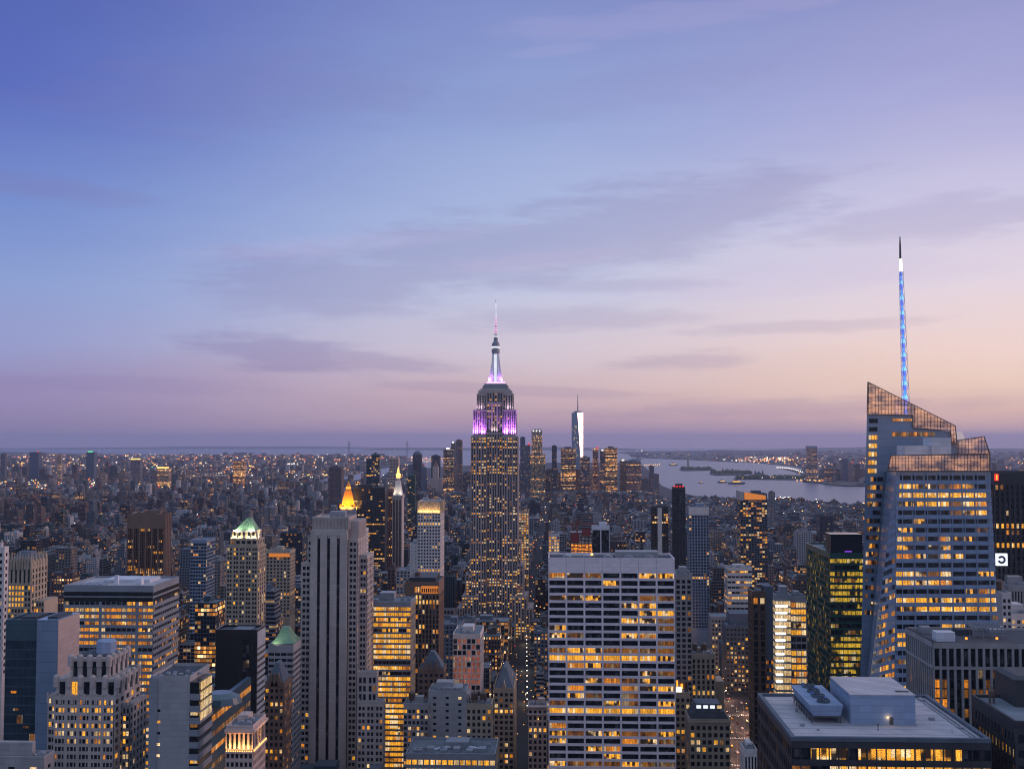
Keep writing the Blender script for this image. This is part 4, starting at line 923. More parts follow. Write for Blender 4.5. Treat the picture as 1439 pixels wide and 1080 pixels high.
for (pl_, pr_, dy, pt, pb_, nb, nmf) in ((75, 161, 2.5, 955, 980, 5, 'upper_tier'), (91, 161-16, 5, 928, 957, 4, 'crown')):
    mb = MB(); a, b = X(pl_), X(pr_); zt, zb = Zp(pt), Zp(pb_)
    mb.box(a+.3, b-.3, D+dy+.4, D+25, zb-1, zt, 0)
    facade(B, mb, 'F', D+dy+.4, a, b, zb, zt-1.2, nb, 1, .5, .12, .6, .4, lambda c, r: 'lit_yellow' if (c == 1 and pt > 940) else 'glass_dark'); fbox(mb, 'F', D+dy+.4, a, b, 0, .62, zt-1.2, zt, 0)
    facade(B, mb, 'R', b-.3, D+dy, D+25, zb, zt-1.2, 4, 1, .5, .12, .6, .4, None); fbox(mb, 'R', b-.3, D+dy, D+25, 0, .62, zt-1.2, zt, 0)
    for k in range(nb+1):
        xx = a+(b-a)*k/nb; mb.lathe(xx, D+dy, [(1.25, zt-3.2), (1.35, zt-.4), (1.2, zt+.9), (.5, zt+1.6)], 8, 0)
    for k in range(5):
        yy = D+dy+(25-dy)*k/4; mb.lathe(b, yy, [(1.1, zt-3.2), (1.2, zt-.4), (1.0, zt+.9), (.4, zt+1.5)], 8, 0)
    B.part(nmf, mb, 'stone_warm')
mb = MB(); mb.lathe(X(127), D+15, [(4.2, Zp(929)), (4.2, Zp(910)), (3.6, Zp(908))], 8, 0); B.part('water_tank_enclosure', mb, 'concrete_blue')
mb = MB(); mb.box(X(95), X(141), D+8, D+22, Zp(929), Zp(926)); B.part('roof', mb, 'roof_dark'); B.done()
B = block('office_tower', 'grey tower with blank concrete front and bright glass corner, left of the black glass slab', OB, 212, 267, 949, 430, L=24, wall='concrete', roof='roof_dark', bay=30, fh=12, pf=.96, sf=.96, lit=lambda c, r: None, cap=40, sidef=False, bulk=False, done=False)
x0, x1, y0, y1, z, zt, zw0, zw1, g = B.d
mb = MB(); mb.box(x0-.4, fx(222, 430, 960), y0-.5, y0+2, 0, zt+.4); B.part('corner_pier', mb, 'metal_grey')
mb = MB(); a, b = x1+.05, fx(280, 430, 949); mb.box(a, b, y0+.2, dep(b, 298, 949), 0, zt-1.2)
y2 = dep(b, 298, 949)
for r_ in range(10): fbox(mb, 'F', y0+.2, a, b, 0, .4, zt-8-r_*4.6, zt-5.6-r_*4.6, 1); fbox(mb, 'R', b, y0+.2, y2, 0, .4, zt-8-r_*4.6, zt-5.6-r_*4.6, 1)
B.part('glass_corner', mb, ['black_glass_wall', 'metal_grey'])
for r_ in range(4):
    for k in range(4): B.win('R', y0+1.5+k*(y2-y0-2)/4+.8, zt-2.8-r_*3.9, (y2-y0-2)/4-.4, 3.0, b+.45, 'lit_white')
for r_ in range(2, 10):
    zz = zt-3.6-r_*4.6
    B.win('F', (a+b)/2, zz+.1, b-a-.6, 2.2, y0+.1, ('lit_white', 'lit_white', 'lit_white', 'lit_dim', 'glass_dark', 'glass_dark', 'lit_yellow', 'glass_dark', 'lit_orange', 'lit_yellow')[r_])
for k in range(5): B.win('F', fx(221.5, 430, 1000), fz(1003+k*16, 430), 2.2, 1.0, y0-.1, 'lit_yellow' if k in (1, 3, 4) else 'glass_dark')
mb = MB()
for k in range(9): mb.box(x0+2+k*1.7, x0+3.3+k*1.7, y0+3+(k % 3)*3, y0+5+(k % 3)*3, zt, zt+.7+(k % 2)*.5)
B.part('roof_unit', mb, 'metal_grey', parent=B.roof, kind='stuff'); B.done()
# wedge podium with lit band
D = 440; xa, xb = fx(267, D, 1000), fx(282, D, 1000); y2 = 520; 
B = Bld('glass_building', 'low dark glass wedge with long glowing orange bands running back beside the lit corniced building', 'building', xa, xb+6, 448, y2, None, 1090, fz(985, D, 280), 1)
mb = MB(); za = fz(990, 448, 290); xr = fx(283, 448, 1030); mb.box(xa, xr, 448, y2, 0, za-4, 0); mb.lathe((xa+xr)/2+2, 470, [(9, za-4), (8, za-1.5), (4.5, za+.2)], 20, 0); B.part('wall', mb, 'curtain_teal')
for r_ in range(5):
    zz = za-9-r_*6.5
    for k in range(12): B.win('R', 449+3+k*5.9, zz, 5.4, 2.0 if r_ else 2.6, xr+.1, 'lit_orange' if r_ in (0, 2) else 'lit_dim')
    B.win('F', (xa+xr)/2, zz, xr-xa-1, 2.2, 447.8, 'lit_yellow')
B.done()
B = block('office_tower', 'black glass slab tower with white striped side wall, left of the striped limestone tower', OB, 303, 361, 884, 560, side=371.5, wall='black_glass_wall', roof='roof_dark', bay=3.6, fh=3.9, pf=.03, sf=.06, d=.12, sd=.06,
          lit=lambda c, r: ('lit_part' if (c in (4,) and (r*7+c) % 5 == 0) else 'glass_dark' if c == 4 else None), slit=lambda c, r: None, bot=1010, bulk=False, done=False, land='the black glass slab')
x0, x1, y0, y1, z, zt, zw0, zw1, g = B.d
mb = MB(); mb.box(x1, x1+.3, y0, y1, g, zt, 0); mb.box(x1+.3, x1+.6, y0, y1, zt-8, zt, 1)
for k in range(30): mb.box(x1+.3, x1+.7, y0+.05, y1-.05, zt-10.5-k*3.1, zt-9-k*3.1, 1)
B.part('striped_side', mb, ['bronze', 'stone_pale'])
mb = MB(); mb.box(x0+8, x0+17, y0+3, y1-2, zt, zt+.8); B.part('bulkhead', mb, 'roof_grey', parent=B.roof); B.done()
B = block('office_building', 'corner building with a golden lit colonnade under its cornice, below the black glass slab', 'building', 317.5, 355.5, 1019, 420, side=373.5, wall='pink_stone', roof='roof_grey', bay=1.7, fh=3.1, pf=.35, sf=.45, split=1, lit=homes(81, .05), cap=9.3, bulk=True, done=False, land='the building with the golden colonnade')
x0, x1, y0, y1, z, zt, zw0, zw1, g = B.d
mb = MB(); cm_ = MB()
for face, c, a0, a1, n in (('F', y0, x0, x1, 6), ('R', x1, y0, y1, 9)):
    fbox(mb, face, c, a0-.3, a1+.3, 0, .9, zt-1.2, zt-.2); fbox(mb, face, c, a0, a1, 0, .7, zw1+.3, zw1+.9)
    for k in range(n): B.win(face, a0+(a1-a0)*(k+.5)/n, (zw1+zt)/2, (a1-a0)/n*.5, 5.6, c-.1 if face == 'F' else c+.1, 'glass_dark')
    for k in range(n*2): q_ = a0+(a1-a0)*(k+.5)/(n*2); fbox(cm_, face, c, q_-.16, q_+.16, .3, .55, zw1+1.0, zw1+1.35)
B.part('cornice', mb, 'pink_stone'); B.part('cornice_lamp', cm_, 'lamp_warm', kind='stuff')
lamp(B.root, B.o, ((x0+x1)/2, y0-1.1, zw1+1.2), ((x0+x1)/2, y0+.2, zt), (1, .5, .14), 1500, x1-x0-.5, .4, 120)
lamp(B.root, B.o, (x1+1.1, (y0+y1)/2, zw1+1.2), (x1-.2, (y0+y1)/2, zt), (1, .5, .14), 1700, .4, y1-y0-.5, 120); B.done()
block('storage_building', 'plain pale flat block in the bottom left corner of the view', 'building', -60, 62, 1062, 405, L=15, side=76.5, wall='stone_grey', roof='roof_pale', bay=8, fh=5, pf=.7, sf=.7, lit=homes(4, .2))
block('office_tower', 'narrow pale tower sliver at the left edge beside the gothic tower', OB, -40, 6.5, 768, 640, L=5, wall='stone_pale', bay=5, fh=4, pf=.5, sf=.5, lit=homes(6, .05), bot=880)
# gothic tower, left edge
D = 760; X = lambda p: fx(p, D, 820); Zp = lambda p: fz(p, D, 30)
B = Bld('gothic_tower', 'brown gothic tower with pinnacled crown and yellow lit floors, left edge', OB, X(7), X(47), D, D+24, None, 875, Zp(785), 3, 'the gothic tower at the left edge')
mb = MB(); zt = Zp(788); mb.box(X(7)+.4, X(43), D+.5, D+24, 0, zt)
facade(B, mb, 'F', D+.5, X(7), X(43.4), Zp(896), Zp(823), 8, 9, .35, .4, .5, .4, lambda c, r: ('lit_yellow' if (r in (8, 7, 6, 5) and c < 6) or (c+r) % 5 == 0 else 'glass_dark'))
facade(B, mb, 'F', D+.5, X(7), X(43.4), Zp(822), Zp(790), 6, 1, .55, .1, .7, .4, None)
facade(B, mb, 'R', X(43), D+.5, D+24, Zp(896), Zp(790), 5, 12, .5, .3, .5, .4, homes(3, .1))
B.part('wall', mb, 'stone_beige')
mb = MB()
for k in range(10):
    for yy in (D, D+23): xx = X(8)+(X(43)-X(8))*k/9; mb.lathe(xx, yy, [(.9, Zp(800)), (.8, Zp(786)), (0, Zp(777)+(k % 3)*1)], 4, ph=R(45))
for k in range(5): mb.lathe(X(43), D+2+k*5, [(.9, Zp(800)), (.8, Zp(786)), (0, Zp(777))], 4, ph=R(45))
B.part('pinnacles', mb, 'stone_beige'); mb = MB(); mb.frus(X(10), X(40), D+3, D+21, zt, X(17), X(33), D+9, D+15, Zp(776)); B.part('roof', mb, 'slate')
mb = MB(); mb.box(X(41), X(58), D+5, D+26, 0, Zp(845)); facade(B, mb, 'F', D+5, X(43), X(58), Zp(896), Zp(848), 4, 6, .3, .4, .4, .3, homes(5, .2)); B.part('side_wing', mb, 'stone_beige'); B.done()
# brown ribbed tower (fins), left
B = block('office_tower', 'brown brick tower with projecting vertical fins, behind the wide orange ribbon tower', OB, 179, 231, 722, 1365, side=240, wall='brick_brown', roof='roof_dark', bay=7.4, fh=3.5, pf=.26, sf=.18, d=2.2, sd=.3, split=3, mul=.05,
          lit=lambda c, r, q=office(91, .04, .2, 'lit_orange', ('lit_orange', 'lit_dim', 'lit_yellow')): ('lit_orange' if r in (19, 1) and c > 3 else q(c, r)), cap=17, bot=808, done=False, land='the brown finned tower')
x0, x1, y0, y1, z, zt, zw0, zw1, g = B.d
mb = MB(); n = 6
for k in range(n+1): a = x0+(x1-x0)*k/n; fbox(mb, 'F', y0+2.2, max(x0, a-2.1), min(x1, a+2.1), 0, 2.4, zw1, zt+.8)
for k in range(5): a = y0+(y1-y0)*k/4; fbox(mb, 'R', x1, max(y0, a-2), min(y1, a+2), 0, 1.2, zw0, zt+.8)
B.part('fin_cap', mb, 'brick_brown'); B.done()
# green pyramid tower
D = 920; X = lambda p: fx(p, D, 800); Zp = lambda p: fz(p, D, 346)
B = Bld('tower', 'brown stone tower topped by a floodlit green pyramid roof, left of the striped limestone tower', OB, X(318), X(362), D, D+30, None, 880, Zp(757), 3, 'the green pyramid tower')
y2 = dep(X(362), 373.5, 790); o = B.o
def tier(pl_, pr_, y_, yb2, pt, pb_, nc, fh_, lit, wall, name, spl=2, pf=.3, ns=4, ground=False):
    a, b = X(pl_), X(pr_); zt = Zp(pt); zb = Zp(pb_); nr = max(1, round((zt-1-zb)/fh_)); mb = MB()
    mb.box(a+.3, b-.3, y_+.4, yb2, 0 if ground else zb, zt)
    facade(B, mb, 'F', y_+.4, a, b, zt-1-nr*fh_, zt-1, nc, nr, pf, .42, .4, .3, lit, split=spl, mul=.1); fbox(mb, 'F', y_+.4, a, b, 0, .5, zt-1, zt+.3)
    facade(B, mb, 'R', b-.3, y_+.4, yb2, zt-1-nr*fh_, zt-1, ns, nr, .5, .3, .4, .2, lit); fbox(mb, 'R', b-.3, y_, yb2, 0, .5, zt-1, zt+.3)
    B.part(name, mb, wall)
tier(318, 362, D, y2, 768, 895, 5, 3.7, homes(101, .12, ('lit_yellow', 'lit_white')), 'stone_beige', 'wall', ground=True)
tier(321.5, 360, D+2, y2-1, 758, 768.5, 5, 4.6, homes(102, .15), 'stone_beige', 'upper_tier', 1)
tier(324, 357, D+4, y2-3, 746, 758.5, 5, 5.6, None, 'stone_warm', 'upper_tier', 1, .5)
mb = MB(); zt, za = Zp(747.5), Zp(729); xa, xb = X(326), X(355.5); mb.frus(xa, xb, D+5, y2-4, zt, X(339.5), X(345), D+16, D+19, za)
for k in range(7): 
    t_ = k/6; mb.bar((xa+(xb-xa)*t_, D+5, zt+.2), (X(339.5)+(X(345)-X(339.5))*t_, D+16, za), .25)
B.part('pyramid_roof', mb, 'copper_green')
mb = MB(); 
for k in range(5): mb.lathe(X(323+k*9.1), D+3, [(.8, Zp(758)), (.8, Zp(753)), (0, Zp(749))], 6)
B.part('finials', mb, 'stone_warm')
for pxl_ in (330, 351): lamp(B.root, o, (X(pxl_), D+2.6, Zp(758)+.8), (X(pxl_), D+9, Zp(740)), (1, .75, .3), 1100, 9, 1, 130)
for pxl_ in (328, 352): lamp(B.root, o, (X(pxl_), D+2.5, Zp(748)+1.5), (X(341), D+15, Zp(738)), (.95, 1, .65), 1300, 4, 1, 120)
lamp(B.root, o, (X(357)+2.5, (D+y2)/2, Zp(757)+1), (X(350), (D+y2)/2, Zp(740)), (1, .85, .4), 1400, 1, 12, 120); B.done()
# gold pyramid tower
D = 1836; X = lambda p: fx(p, D, 720); Zp = lambda p: fz(p, D, 487)
B = Bld('tower', 'limestone tower crowned by a glowing golden pyramid spire, behind the striped limestone tower', OB, X(468), X(500), D, D+36, None, 745, Zp(712), 3, 'the golden pyramid')
mb = MB(); mb.box(X(477), X(499.5), D+2, D+30, 0, Zp(712)); mb.box(X(462), X(508), D, D+50, 0, Zp(735)); B.part('wall', mb, 'stone_grey')
mb = MB(); mb.lathe(X(487), D+15, [(13.2, Zp(713)), (10.3, Zp(706)), (8.2, Zp(697)), (5.4, Zp(689)), (5.0, Zp(688.5)), (3.6, Zp(686)), (3.4, Zp(682)), (0, Zp(675.5))], 8, ph=R(22.5)); B.part('pyramid_roof', mb, 'gold')
mb = MB(); mb.lathe(X(487), D+15, [(4.3, Zp(689.5)), (4.1, Zp(684)), ], 8); B.part('lantern', mb, 'lamp_orange')
for k in range(3): mb = MB(); mb.lathe(X(477.5+k*10), D+2.5, [(1.6, Zp(713)), (0, Zp(707))], 4); B.part('corner_turret', mb, 'gold')
for a in (-70, -20, 200, 250): lamp(B.root, B.o, (X(487)+24*math.cos(R(a)), D+15+24*math.sin(R(a)), Zp(716)), (X(487), D+15, Zp(698)), (1, .42, .05), 6500, 5, 2, 90)
B.done()
# clock tower with gold lantern
D = 1880; X = lambda p: fx(p, D, 720); Zp = lambda p: fz(p, D, 555)
B = Bld('clock_tower', 'slender campanile tower with floodlit pyramid top and golden lantern, left of the purple lit skyscraper', OB, X(543), X(566), D, D+26, None, 800, Zp(692), 3, 'the campanile tower')
mb = MB(); mb.box(X(551), X(565), D, D+24, 0, Zp(697)); 
for k in range(4): fbox(mb, 'F', D, X(551+k*4.2), X(552+k*4.2), 0, .8, 0, Zp(698))
mb.box(X(550.5), X(565.6), D-.8, D+24.6, Zp(699), Zp(696)); B.part('wall', mb, 'stone_warm')
mb = MB(); mb.frus(X(552), X(564.5), D+1, D+23, Zp(697), X(555.5), X(560.5), D+8, D+16, Zp(675)); B.part('spire_roof', mb, 'stone_pale')
gd = MB(); gd.quad([(X(552.3), D-.1, 40), (X(563.5), D-.1, 40), (X(563.5), D-.1, Zp(702)), (X(552.3), D-.1, Zp(702))]); B.part('window_panel', gd, 'bronze')
mb = MB(); mb.lathe(X(558), D+12, [(3.6, Zp(676)), (3.4, Zp(672))], 8); B.part('lantern', mb, 'stone_warm')
mb = MB(); mb.lathe(X(558), D+12, [(3.4, Zp(671.5)), (3.9, Zp(666)), (1.5, Zp(664)), (1.7, Zp(661)), (0, Zp(655))], 8); B.part('lantern_cap', mb, 'lamp_warm')
for dx in (-9, 9): lamp(B.root, B.o, (X(558)+dx, D-3, Zp(695)), (X(558), D+10, Zp(684)), (1, .85, .6), 700, 4, 2, 90)
B.done()
# ---- other recognisable towers by table: pxl pxr top D side wall style ------------------------
TB = [
 ('office_tower', 'big dark slab tower with scattered orange windows, right behind the golden pyramid', 497, 541, 684, 1850, None, 'dark_wall', 3.4, 3.8, .15, .45, .18, 790, 'the dark slab behind the golden pyramid'),
 ('office_tower', 'pale tower with a golden floodlit crown of thin piers, left of the tallest skyscraper', 587, 619, 704, 1150, 624.5, 'stone_pale', 3.0, 3.4, .4, .45, .05, 818, 'the pale tower with the golden crown'),
 ('office_building', 'plain pale side slab stuck to the left of the tower with the golden crown', 576, 587, 763, 1160, None, 'stone_pale', 5, 4, .8, .8, .02, 815, None),
 ('office_tower', 'gold glowing glass office tower, nearly every floor lit, right of the striped limestone tower', 514.5, 577, 845, 760, None, 'metal_grey', 2.7, 3.62, .06, .36, 'gold', 1045, 'the gold glowing office tower'),
 ('office_tower', 'dark pier tower with an orange glowing crown, right of the gold glowing office tower', 569, 617, 817, 850, 624, 'brick_brown', 2.7, 3.7, .42, .2, .16, 935, 'the dark tower with the orange crown'),
 ('office_tower', 'slim white gridded tower with reddish square windows, below the purple lit skyscraper', 636.5, 675, 890, 800, 680, 'stone_pale', 3.2, 4.1, .2, .2, 'pink', 985, 'the white gridded tower'),
 ('office_tower', 'glass tower with a bright white lit staircase front, left of the green glass tower', 1089, 1111, 835, 640, None, 'metal_grey', 4.5, 3.9, .06, .3, 'white', 955, 'the bright white lit glass tower'),
 ('office_tower', 'grey glass wing with yellow floors, joined right of the bright white lit front', 1111, 1132.5, 837, 646, None, 'concrete', 3.3, 3.9, .1, .3, 'yel', 955, None),
 ('office_tower', 'brown glass tower with dark ribs left of the bright white lit glass tower', 1057, 1076, 830, 600, None, 'bronze', 3.0, 3.8, .4, .2, .05, 1000, 'the brown ribbed tower'),
 ('office_tower', 'dark green glass tower with bright yellow floors, left of the faceted glass tower', 1166, 1213, 776, 660, 1133, 'curtain_green', 2.3, 3.75, .08, .38, 'green', 955, 'the dark green glass tower'),
 ('apartment_tower', 'dark glass residential tower with orange glowing roof crown, in front of the harbour water', 1040, 1078, 693, 1500, None, 'slate', 3.6, 3.2, .2, .3, .3, 840, 'the orange crowned tower by the water'),
 ('apartment_tower', 'slim dark tower with red lights on its top, right of the white banded slab', 945.5, 963, 684, 1400, None, 'dark_wall', 3.5, 3.1, .1, .35, .03, 800, 'the dark tower with red top lights'),
 ('office_tower', 'tower with pale blank top band, right of the slim dark tower with red lights', 968, 996, 712, 1300, None, 'curtain_blue', 3.2, 3.5, .3, .3, .08, 800, None),
 ('office_tower', 'dark tower with a white vertical lift core, left of the slim dark red topped tower', 916, 939, 711, 1600, None, 'dark_wall', 3.2, 3.6, .3, .3, .07, 790, None),
 ('office_building', 'white stepped office block with bright lit upper floors, right of the white banded slab', 1022, 1057, 797, 1300, None, 'stone_pale', 5, 6, .1, .6, .35, 885, 'the white block with bright upper floors'),
 ('apartment_tower', 'beige pier tower with a flat shouldered top, right of the white banded slab', 965, 1005, 918, 760, None, 'stone_beige', 3.0, 3.5, .5, .25, .03, 1000, 'the beige shouldered tower'),
 ('office_tower', 'dark stepped tower with rows of yellow windows, right of the beige shouldered tower', 1020, 1057, 878, 1150, None, 'slate', 3.6, 4.6, .4, .5, .32, 1010, 'the dark stepped tower with yellow windows'),
 ('office_tower', 'grey stone tower with a rank of small lit top windows, behind the dark stepped tower', 1000, 1040, 866, 1200, None, 'stone_grey', 3.4, 4.4, .4, .45, .25, 930, None),
 ('office_building', 'low glass office block with a row of glowing windows at the bottom centre', 570, 696, 1058, 640, None, 'metal_grey', 3.4, 5.0, .2, .45, 'yel', 1090, 'the low block with glowing windows'),
 ('office_building', 'pale blocky building with a blank concrete front, below the white gridded tower', 602, 655, 970, 700, None, 'concrete', 9, 4, .75, .6, .15, 1058, 'the blank concrete block'),
 ('office_building', 'grey office wing with many small windows, left of the blank concrete block', 567, 602, 988, 695, None, 'stone_grey', 2.6, 3.5, .35, .4, .35, 1058, None),
 ('office_building', 'brownish office wing with few lit windows, right of the blank concrete block', 655, 691, 988, 700, None, 'stone_beige', 3.2, 4.0, .45, .4, .2, 1058, None),
 ('hotel', 'dark brick hotel with a steep roof, lower left of the white gridded tower', 588, 624, 938, 730, None, 'brick_brown', 3.2, 4.0, .45, .45, .08, 1000, 'the steep roofed dark hotel'),
 ('office_building', 'beige brick building with a heavy cornice and arched top windows, beside the white banded slab', 742, 769, 990, 800, None, 'pink_stone', 3.6, 4.2, .45, .4, .12, 1050, 'the beige corniced building'),
 ('hotel', 'ornate stone hotel with a lit mansard roof at the foot of the beige shouldered tower', 969, 1026, 1010, 640, None, 'stone_beige', 3.5, 4.0, .4, .4, .25, 1090, 'the ornate mansard hotel'),
 ('office_building', 'narrow beige building with an orange lit rooftop sign, tucked right of the white banded slab', 949, 970, 972, 690, None, 'stone_beige', 3, 3.8, .4, .4, .3, 1090, None),
 ('office_building', 'small white ribbed block beside the pale flat roof, bottom right street corner', 1046, 1064, 1052, 560, None, 'stone_pale', 1.6, 20, .5, .1, None, 1090, None),
 ('office_building', 'blue glass office slab with white striped side, right of the brown finned tower', 268, 290, 758, 1150, 303, 'curtain_blue', 3.0, 3.6, .12, .4, .12, 815, 'the white striped slab'),
 ('office_building', 'wide building with a golden floodlit attic storey, right of the green pyramid tower', 374, 408, 773, 1250, None, 'stone_beige', 4, 4, .4, .4, .1, 790, None),
 ('office_building', 'modern pale tower with small green copper hip roof, left of the striped limestone tower', 377, 412, 905, 690, 424, 'concrete', 4.0, 3.6, .1, .5, .08, 1010, 'the small green copper roof'),
 ('office_building', 'dark brick building with dark gabled roof and orange windows, below the small green copper roof', 372, 399, 958, 620, 410, 'brick_brown', 3.0, 3.7, .45, .45, .35, 1050, None),
 ('hotel', 'gothic peaked stone building with blue grey gabled roof, left of the line of lamps', 694, 722, 966, 820, 726, 'stone_beige', 3.6, 4.0, .4, .4, .2, 1040, 'the gothic gabled building'),
 ('office_building', 'white columned office tower with four dark bays, behind the white banded slab', 832, 856.5, 739, 1100, None, 'white_metal', 7, 40, .12, .02, None, 790, 'the white columned tower'),
 ('office_building', 'dark teal glass block with dim yellow windows, right of the golden pyramid', 500, 515, 742, 1300, None, 'stone_pale', 6, 5, .5, .5, .03, 790, None),
 ('apartment_tower', 'dark green slab with a few lit floors, right of the campanile tower', 573, 583, 667, 2600, None, 'curtain_green', 4, 4, .1, .4, .2, 700, None),
 ('apartment_tower', 'pair-topped slim glass tower, left half lower, left of the campanile tower', 515, 522, 644, 2200, None, 'curtain_teal', 3.5, 3.6, .1, .3, .08, 685, None),
 ('apartment_tower', 'slim dark glass tower rising above the horizon, left of the campanile tower', 522, 533.5, 637.5, 2150, None, 'slate', 3.5, 3.6, .15, .3, .12, 685, 'the slim dark glass tower'),
 ('apartment_tower', 'pinkish brick tower directly behind the campanile lantern', 547, 560, 643, 3000, None, 'pink_stone', 4, 4, .3, .4, .1, 700, None),
 ('office_building', 'reddish brown slab right of the big dark slab, behind the campanile tower', 541, 552, 689, 1950, None, 'brick_red', 3.5, 3.6, .5, .2, .08, 800, None),
 ('office_building', 'low office building with bright windows just right of the purple lit skyscraper', 729, 743, 718, 1900, None, 'stone_beige', 4, 4, .3, .4, .75, 745, None),
 ('office_building', 'white lit loft building in the middle distance, left of the red construction tower', 771, 786, 750, 1500, None, 'stone_pale', 3.2, 4.2, .3, .4, .85, 770, None),
]
for i, (nm, lb, pl_, pr_, pt, D, sd_, wl, bay, fh_, pf, sf, lp, bt, ld) in enumerate(TB):
    kw = dict(wall=wl, bay=bay, fh=fh_, pf=pf, sf=sf, bot=bt, land=ld, done=False)
    if lp == 'gold': L_ = office(200, .82, .8, 'lit_yellow', ('lit_orange', 'lit_yellow', 'lit_part'))
    elif lp == 'pink': L_ = lambda c, r, q=random.Random(9): 'lit_pink' if (r % 9) in (3, 4, 5, 7) or q.random() < .4 else 'glass_dark'; kw['d'] = .6
    elif lp == 'white': L_ = office(201, 1, 1, 'lit_white', ('lit_white', 'lit_yellow'))
    elif lp == 'yel': L_ = office(202+i, .55, .7, 'lit_yellow', ('lit_white', 'lit_orange', 'lit_part'))
    elif lp == 'green': L_ = office(203, .6, .7, 'lit_green', ('lit_green', 'lit_dim', 'lit_green')); kw['slit'] = homes(7, .30, ('lit_dim', 'lit_green', 'lit_dim'), 'glass_blue')
    elif lp is None: L_ = (lambda c, r: 'glass_dark')
    else: L_ = office(300+i, .04, lp, 'lit_yellow', ('lit_orange', 'lit_yellow', 'lit_dim', 'lit_white'), keep=.3)
    if sd_: kw['side'] = sd_
    kw['L'] = min(34, max(14, (pr_-pl_)/1560*D*.9))
    if D > 1000: kw['bulk'] = (i % 2 == 0); kw['nw'] = 60
    if D > 1700: kw['nw'] = 30; kw['sidef'] = False
    if D < 900 and wl in ('brick_brown', 'stone_beige', 'stone_grey'): kw['tankn'] = 1 + i % 2
    if 'floodlit crown of' in lb: kw['cap'] = 11
    if 'pale blank top' in lb: kw['cap'] = 9
    if 'orange glowing crown' in lb: kw['cap'] = 9
    if 'glowing roof crown' in lb: kw['cap'] = 8
    if 'white columned' in lb: kw['d'] = .9
    if 'green copper hip' in lb: kw['cap'] = 4
    B = block(nm, lb, OB if 'tower' in nm else 'building', pl_, pr_, pt, D, lit=L_, **kw)
    x0, x1, y0, y1, z, zt, zw0, zw1, g = B.d; X = lambda p: fx(p, D, pt); Zp = lambda p: fz(p, D, (pl_+pr_)/2)
    if 'floodlit crown of' in lb:
        mb = MB(); n = 14
        for k in range(n+1): fbox(mb, 'F', y0, x0+(x1-x0-.8)*k/n, x0+(x1-x0-.8)*k/n+.8, 0, 1.0, zw1+.5, zt+1.5)
        for k in range(8): fbox(mb, 'R', x1, y0+(y1-y0-.8)*k/7, y0+(y1-y0-.8)*k/7+.8, 0, 1.0, zw1+.5, zt+1.5)
        B.part('crown_piers', mb, 'stone_beige'); lamp(B.root, B.o, ((x0+x1)/2, y0-2.2, zw1-.5), ((x0+x1)/2, y0+.5, zt), (1, .58, .18), 3600, x1-x0-1, .5, 120)
        lamp(B.root, B.o, (x1+2, (y0+y1)/2, zw1), (x1, (y0+y1)/2, zt), (1, .58, .18), 1800, .5, y1-y0-1, 120)
    if 'orange glowing crown' in lb:
        for k in range(8): B.win('F', x0+(x1-x0)*(.32+k*.085), zw1+4.3, 1.5, 4.2, y0-.1, 'lit_orange')
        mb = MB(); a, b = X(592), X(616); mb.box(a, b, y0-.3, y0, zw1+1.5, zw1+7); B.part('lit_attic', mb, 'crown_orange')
        for k in range(8): B.win('F', a+(b-a)*(k+.5)/8, zw1+3.8, 1.0, 3, y0-.4, 'bronze' if 0 else 'glass_dark')
        mb = MB(); mb.box(x0+3, x1-3, y0+3, y1-3, zt, zt+4); B.part('bulkhead', mb, 'dark_wall')
    if 'glowing roof crown' in lb:
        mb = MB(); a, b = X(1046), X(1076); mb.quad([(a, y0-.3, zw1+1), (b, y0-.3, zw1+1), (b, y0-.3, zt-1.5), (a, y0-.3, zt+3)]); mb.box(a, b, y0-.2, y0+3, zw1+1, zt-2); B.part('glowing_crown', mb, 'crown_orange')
        mb = MB(); mb.box(x0-.3, X(1045), y0-.4, y1, zw1, zt+4); B.part('crown_fin', mb, 'stone_warm')
    if 'red lights on its top' in lb:
        for k in range(4): mb = MB(); mb.box(x0+1+k*3.6, x0+3+k*3.6, y0, y0+2, zt+1.2, zt+2.6); B.part('warning_lamp', mb, 'lamp_red')
        mb = MB(); mb.box(x0+4, x1-3, y0+4, y1-3, zt, zt+5); B.part('bulkhead', mb, 'dark_wall')
    if 'blank top band' in lb: mb = MB(); mb.box(x0-.2, x1+.2, y0-.6, y0+1, zw1+1, zt+1); B.part('top_band', mb, 'stone_pale')
    if 'lift core' in lb: mb = MB(); mb.box(X(924), X(930), y0-1, y0+3, 0, zt-1); B.part('lift_core', mb, 'stone_pale')
    if 'copper hip' in lb:
        mb = MB(); a, b = X(379), X(412); prof = [(0, 905, 1.0), (.25, 901, .74), (.5, 896, .54), (.8, 890, .38), (1, 885, .28)]; cx0 = (a+b)/2; hw = (b-a)/2; cy_ = (y0+y1)/2; hl = (y1-y0)/2-1
        for (t0, p0, s0), (t1, p1, s1) in zip(prof, prof[1:]): mb.frus(cx0-hw*s0, cx0+hw*s0, cy_-hl*s0, cy_+hl*s0, Zp(p0)+.3, cx0-hw*s1, cx0+hw*s1, cy_-hl*s1, cy_+hl*s1, Zp(p1)+.3)
        B.part('copper_roof', mb, 'copper_green'); lamp(B.root, B.o, (cx0-hw*.6, y0-1.5, Zp(903)), (cx0, cy_, Zp(892)), (.95, 1, .6), 200, 3, 1, 120)
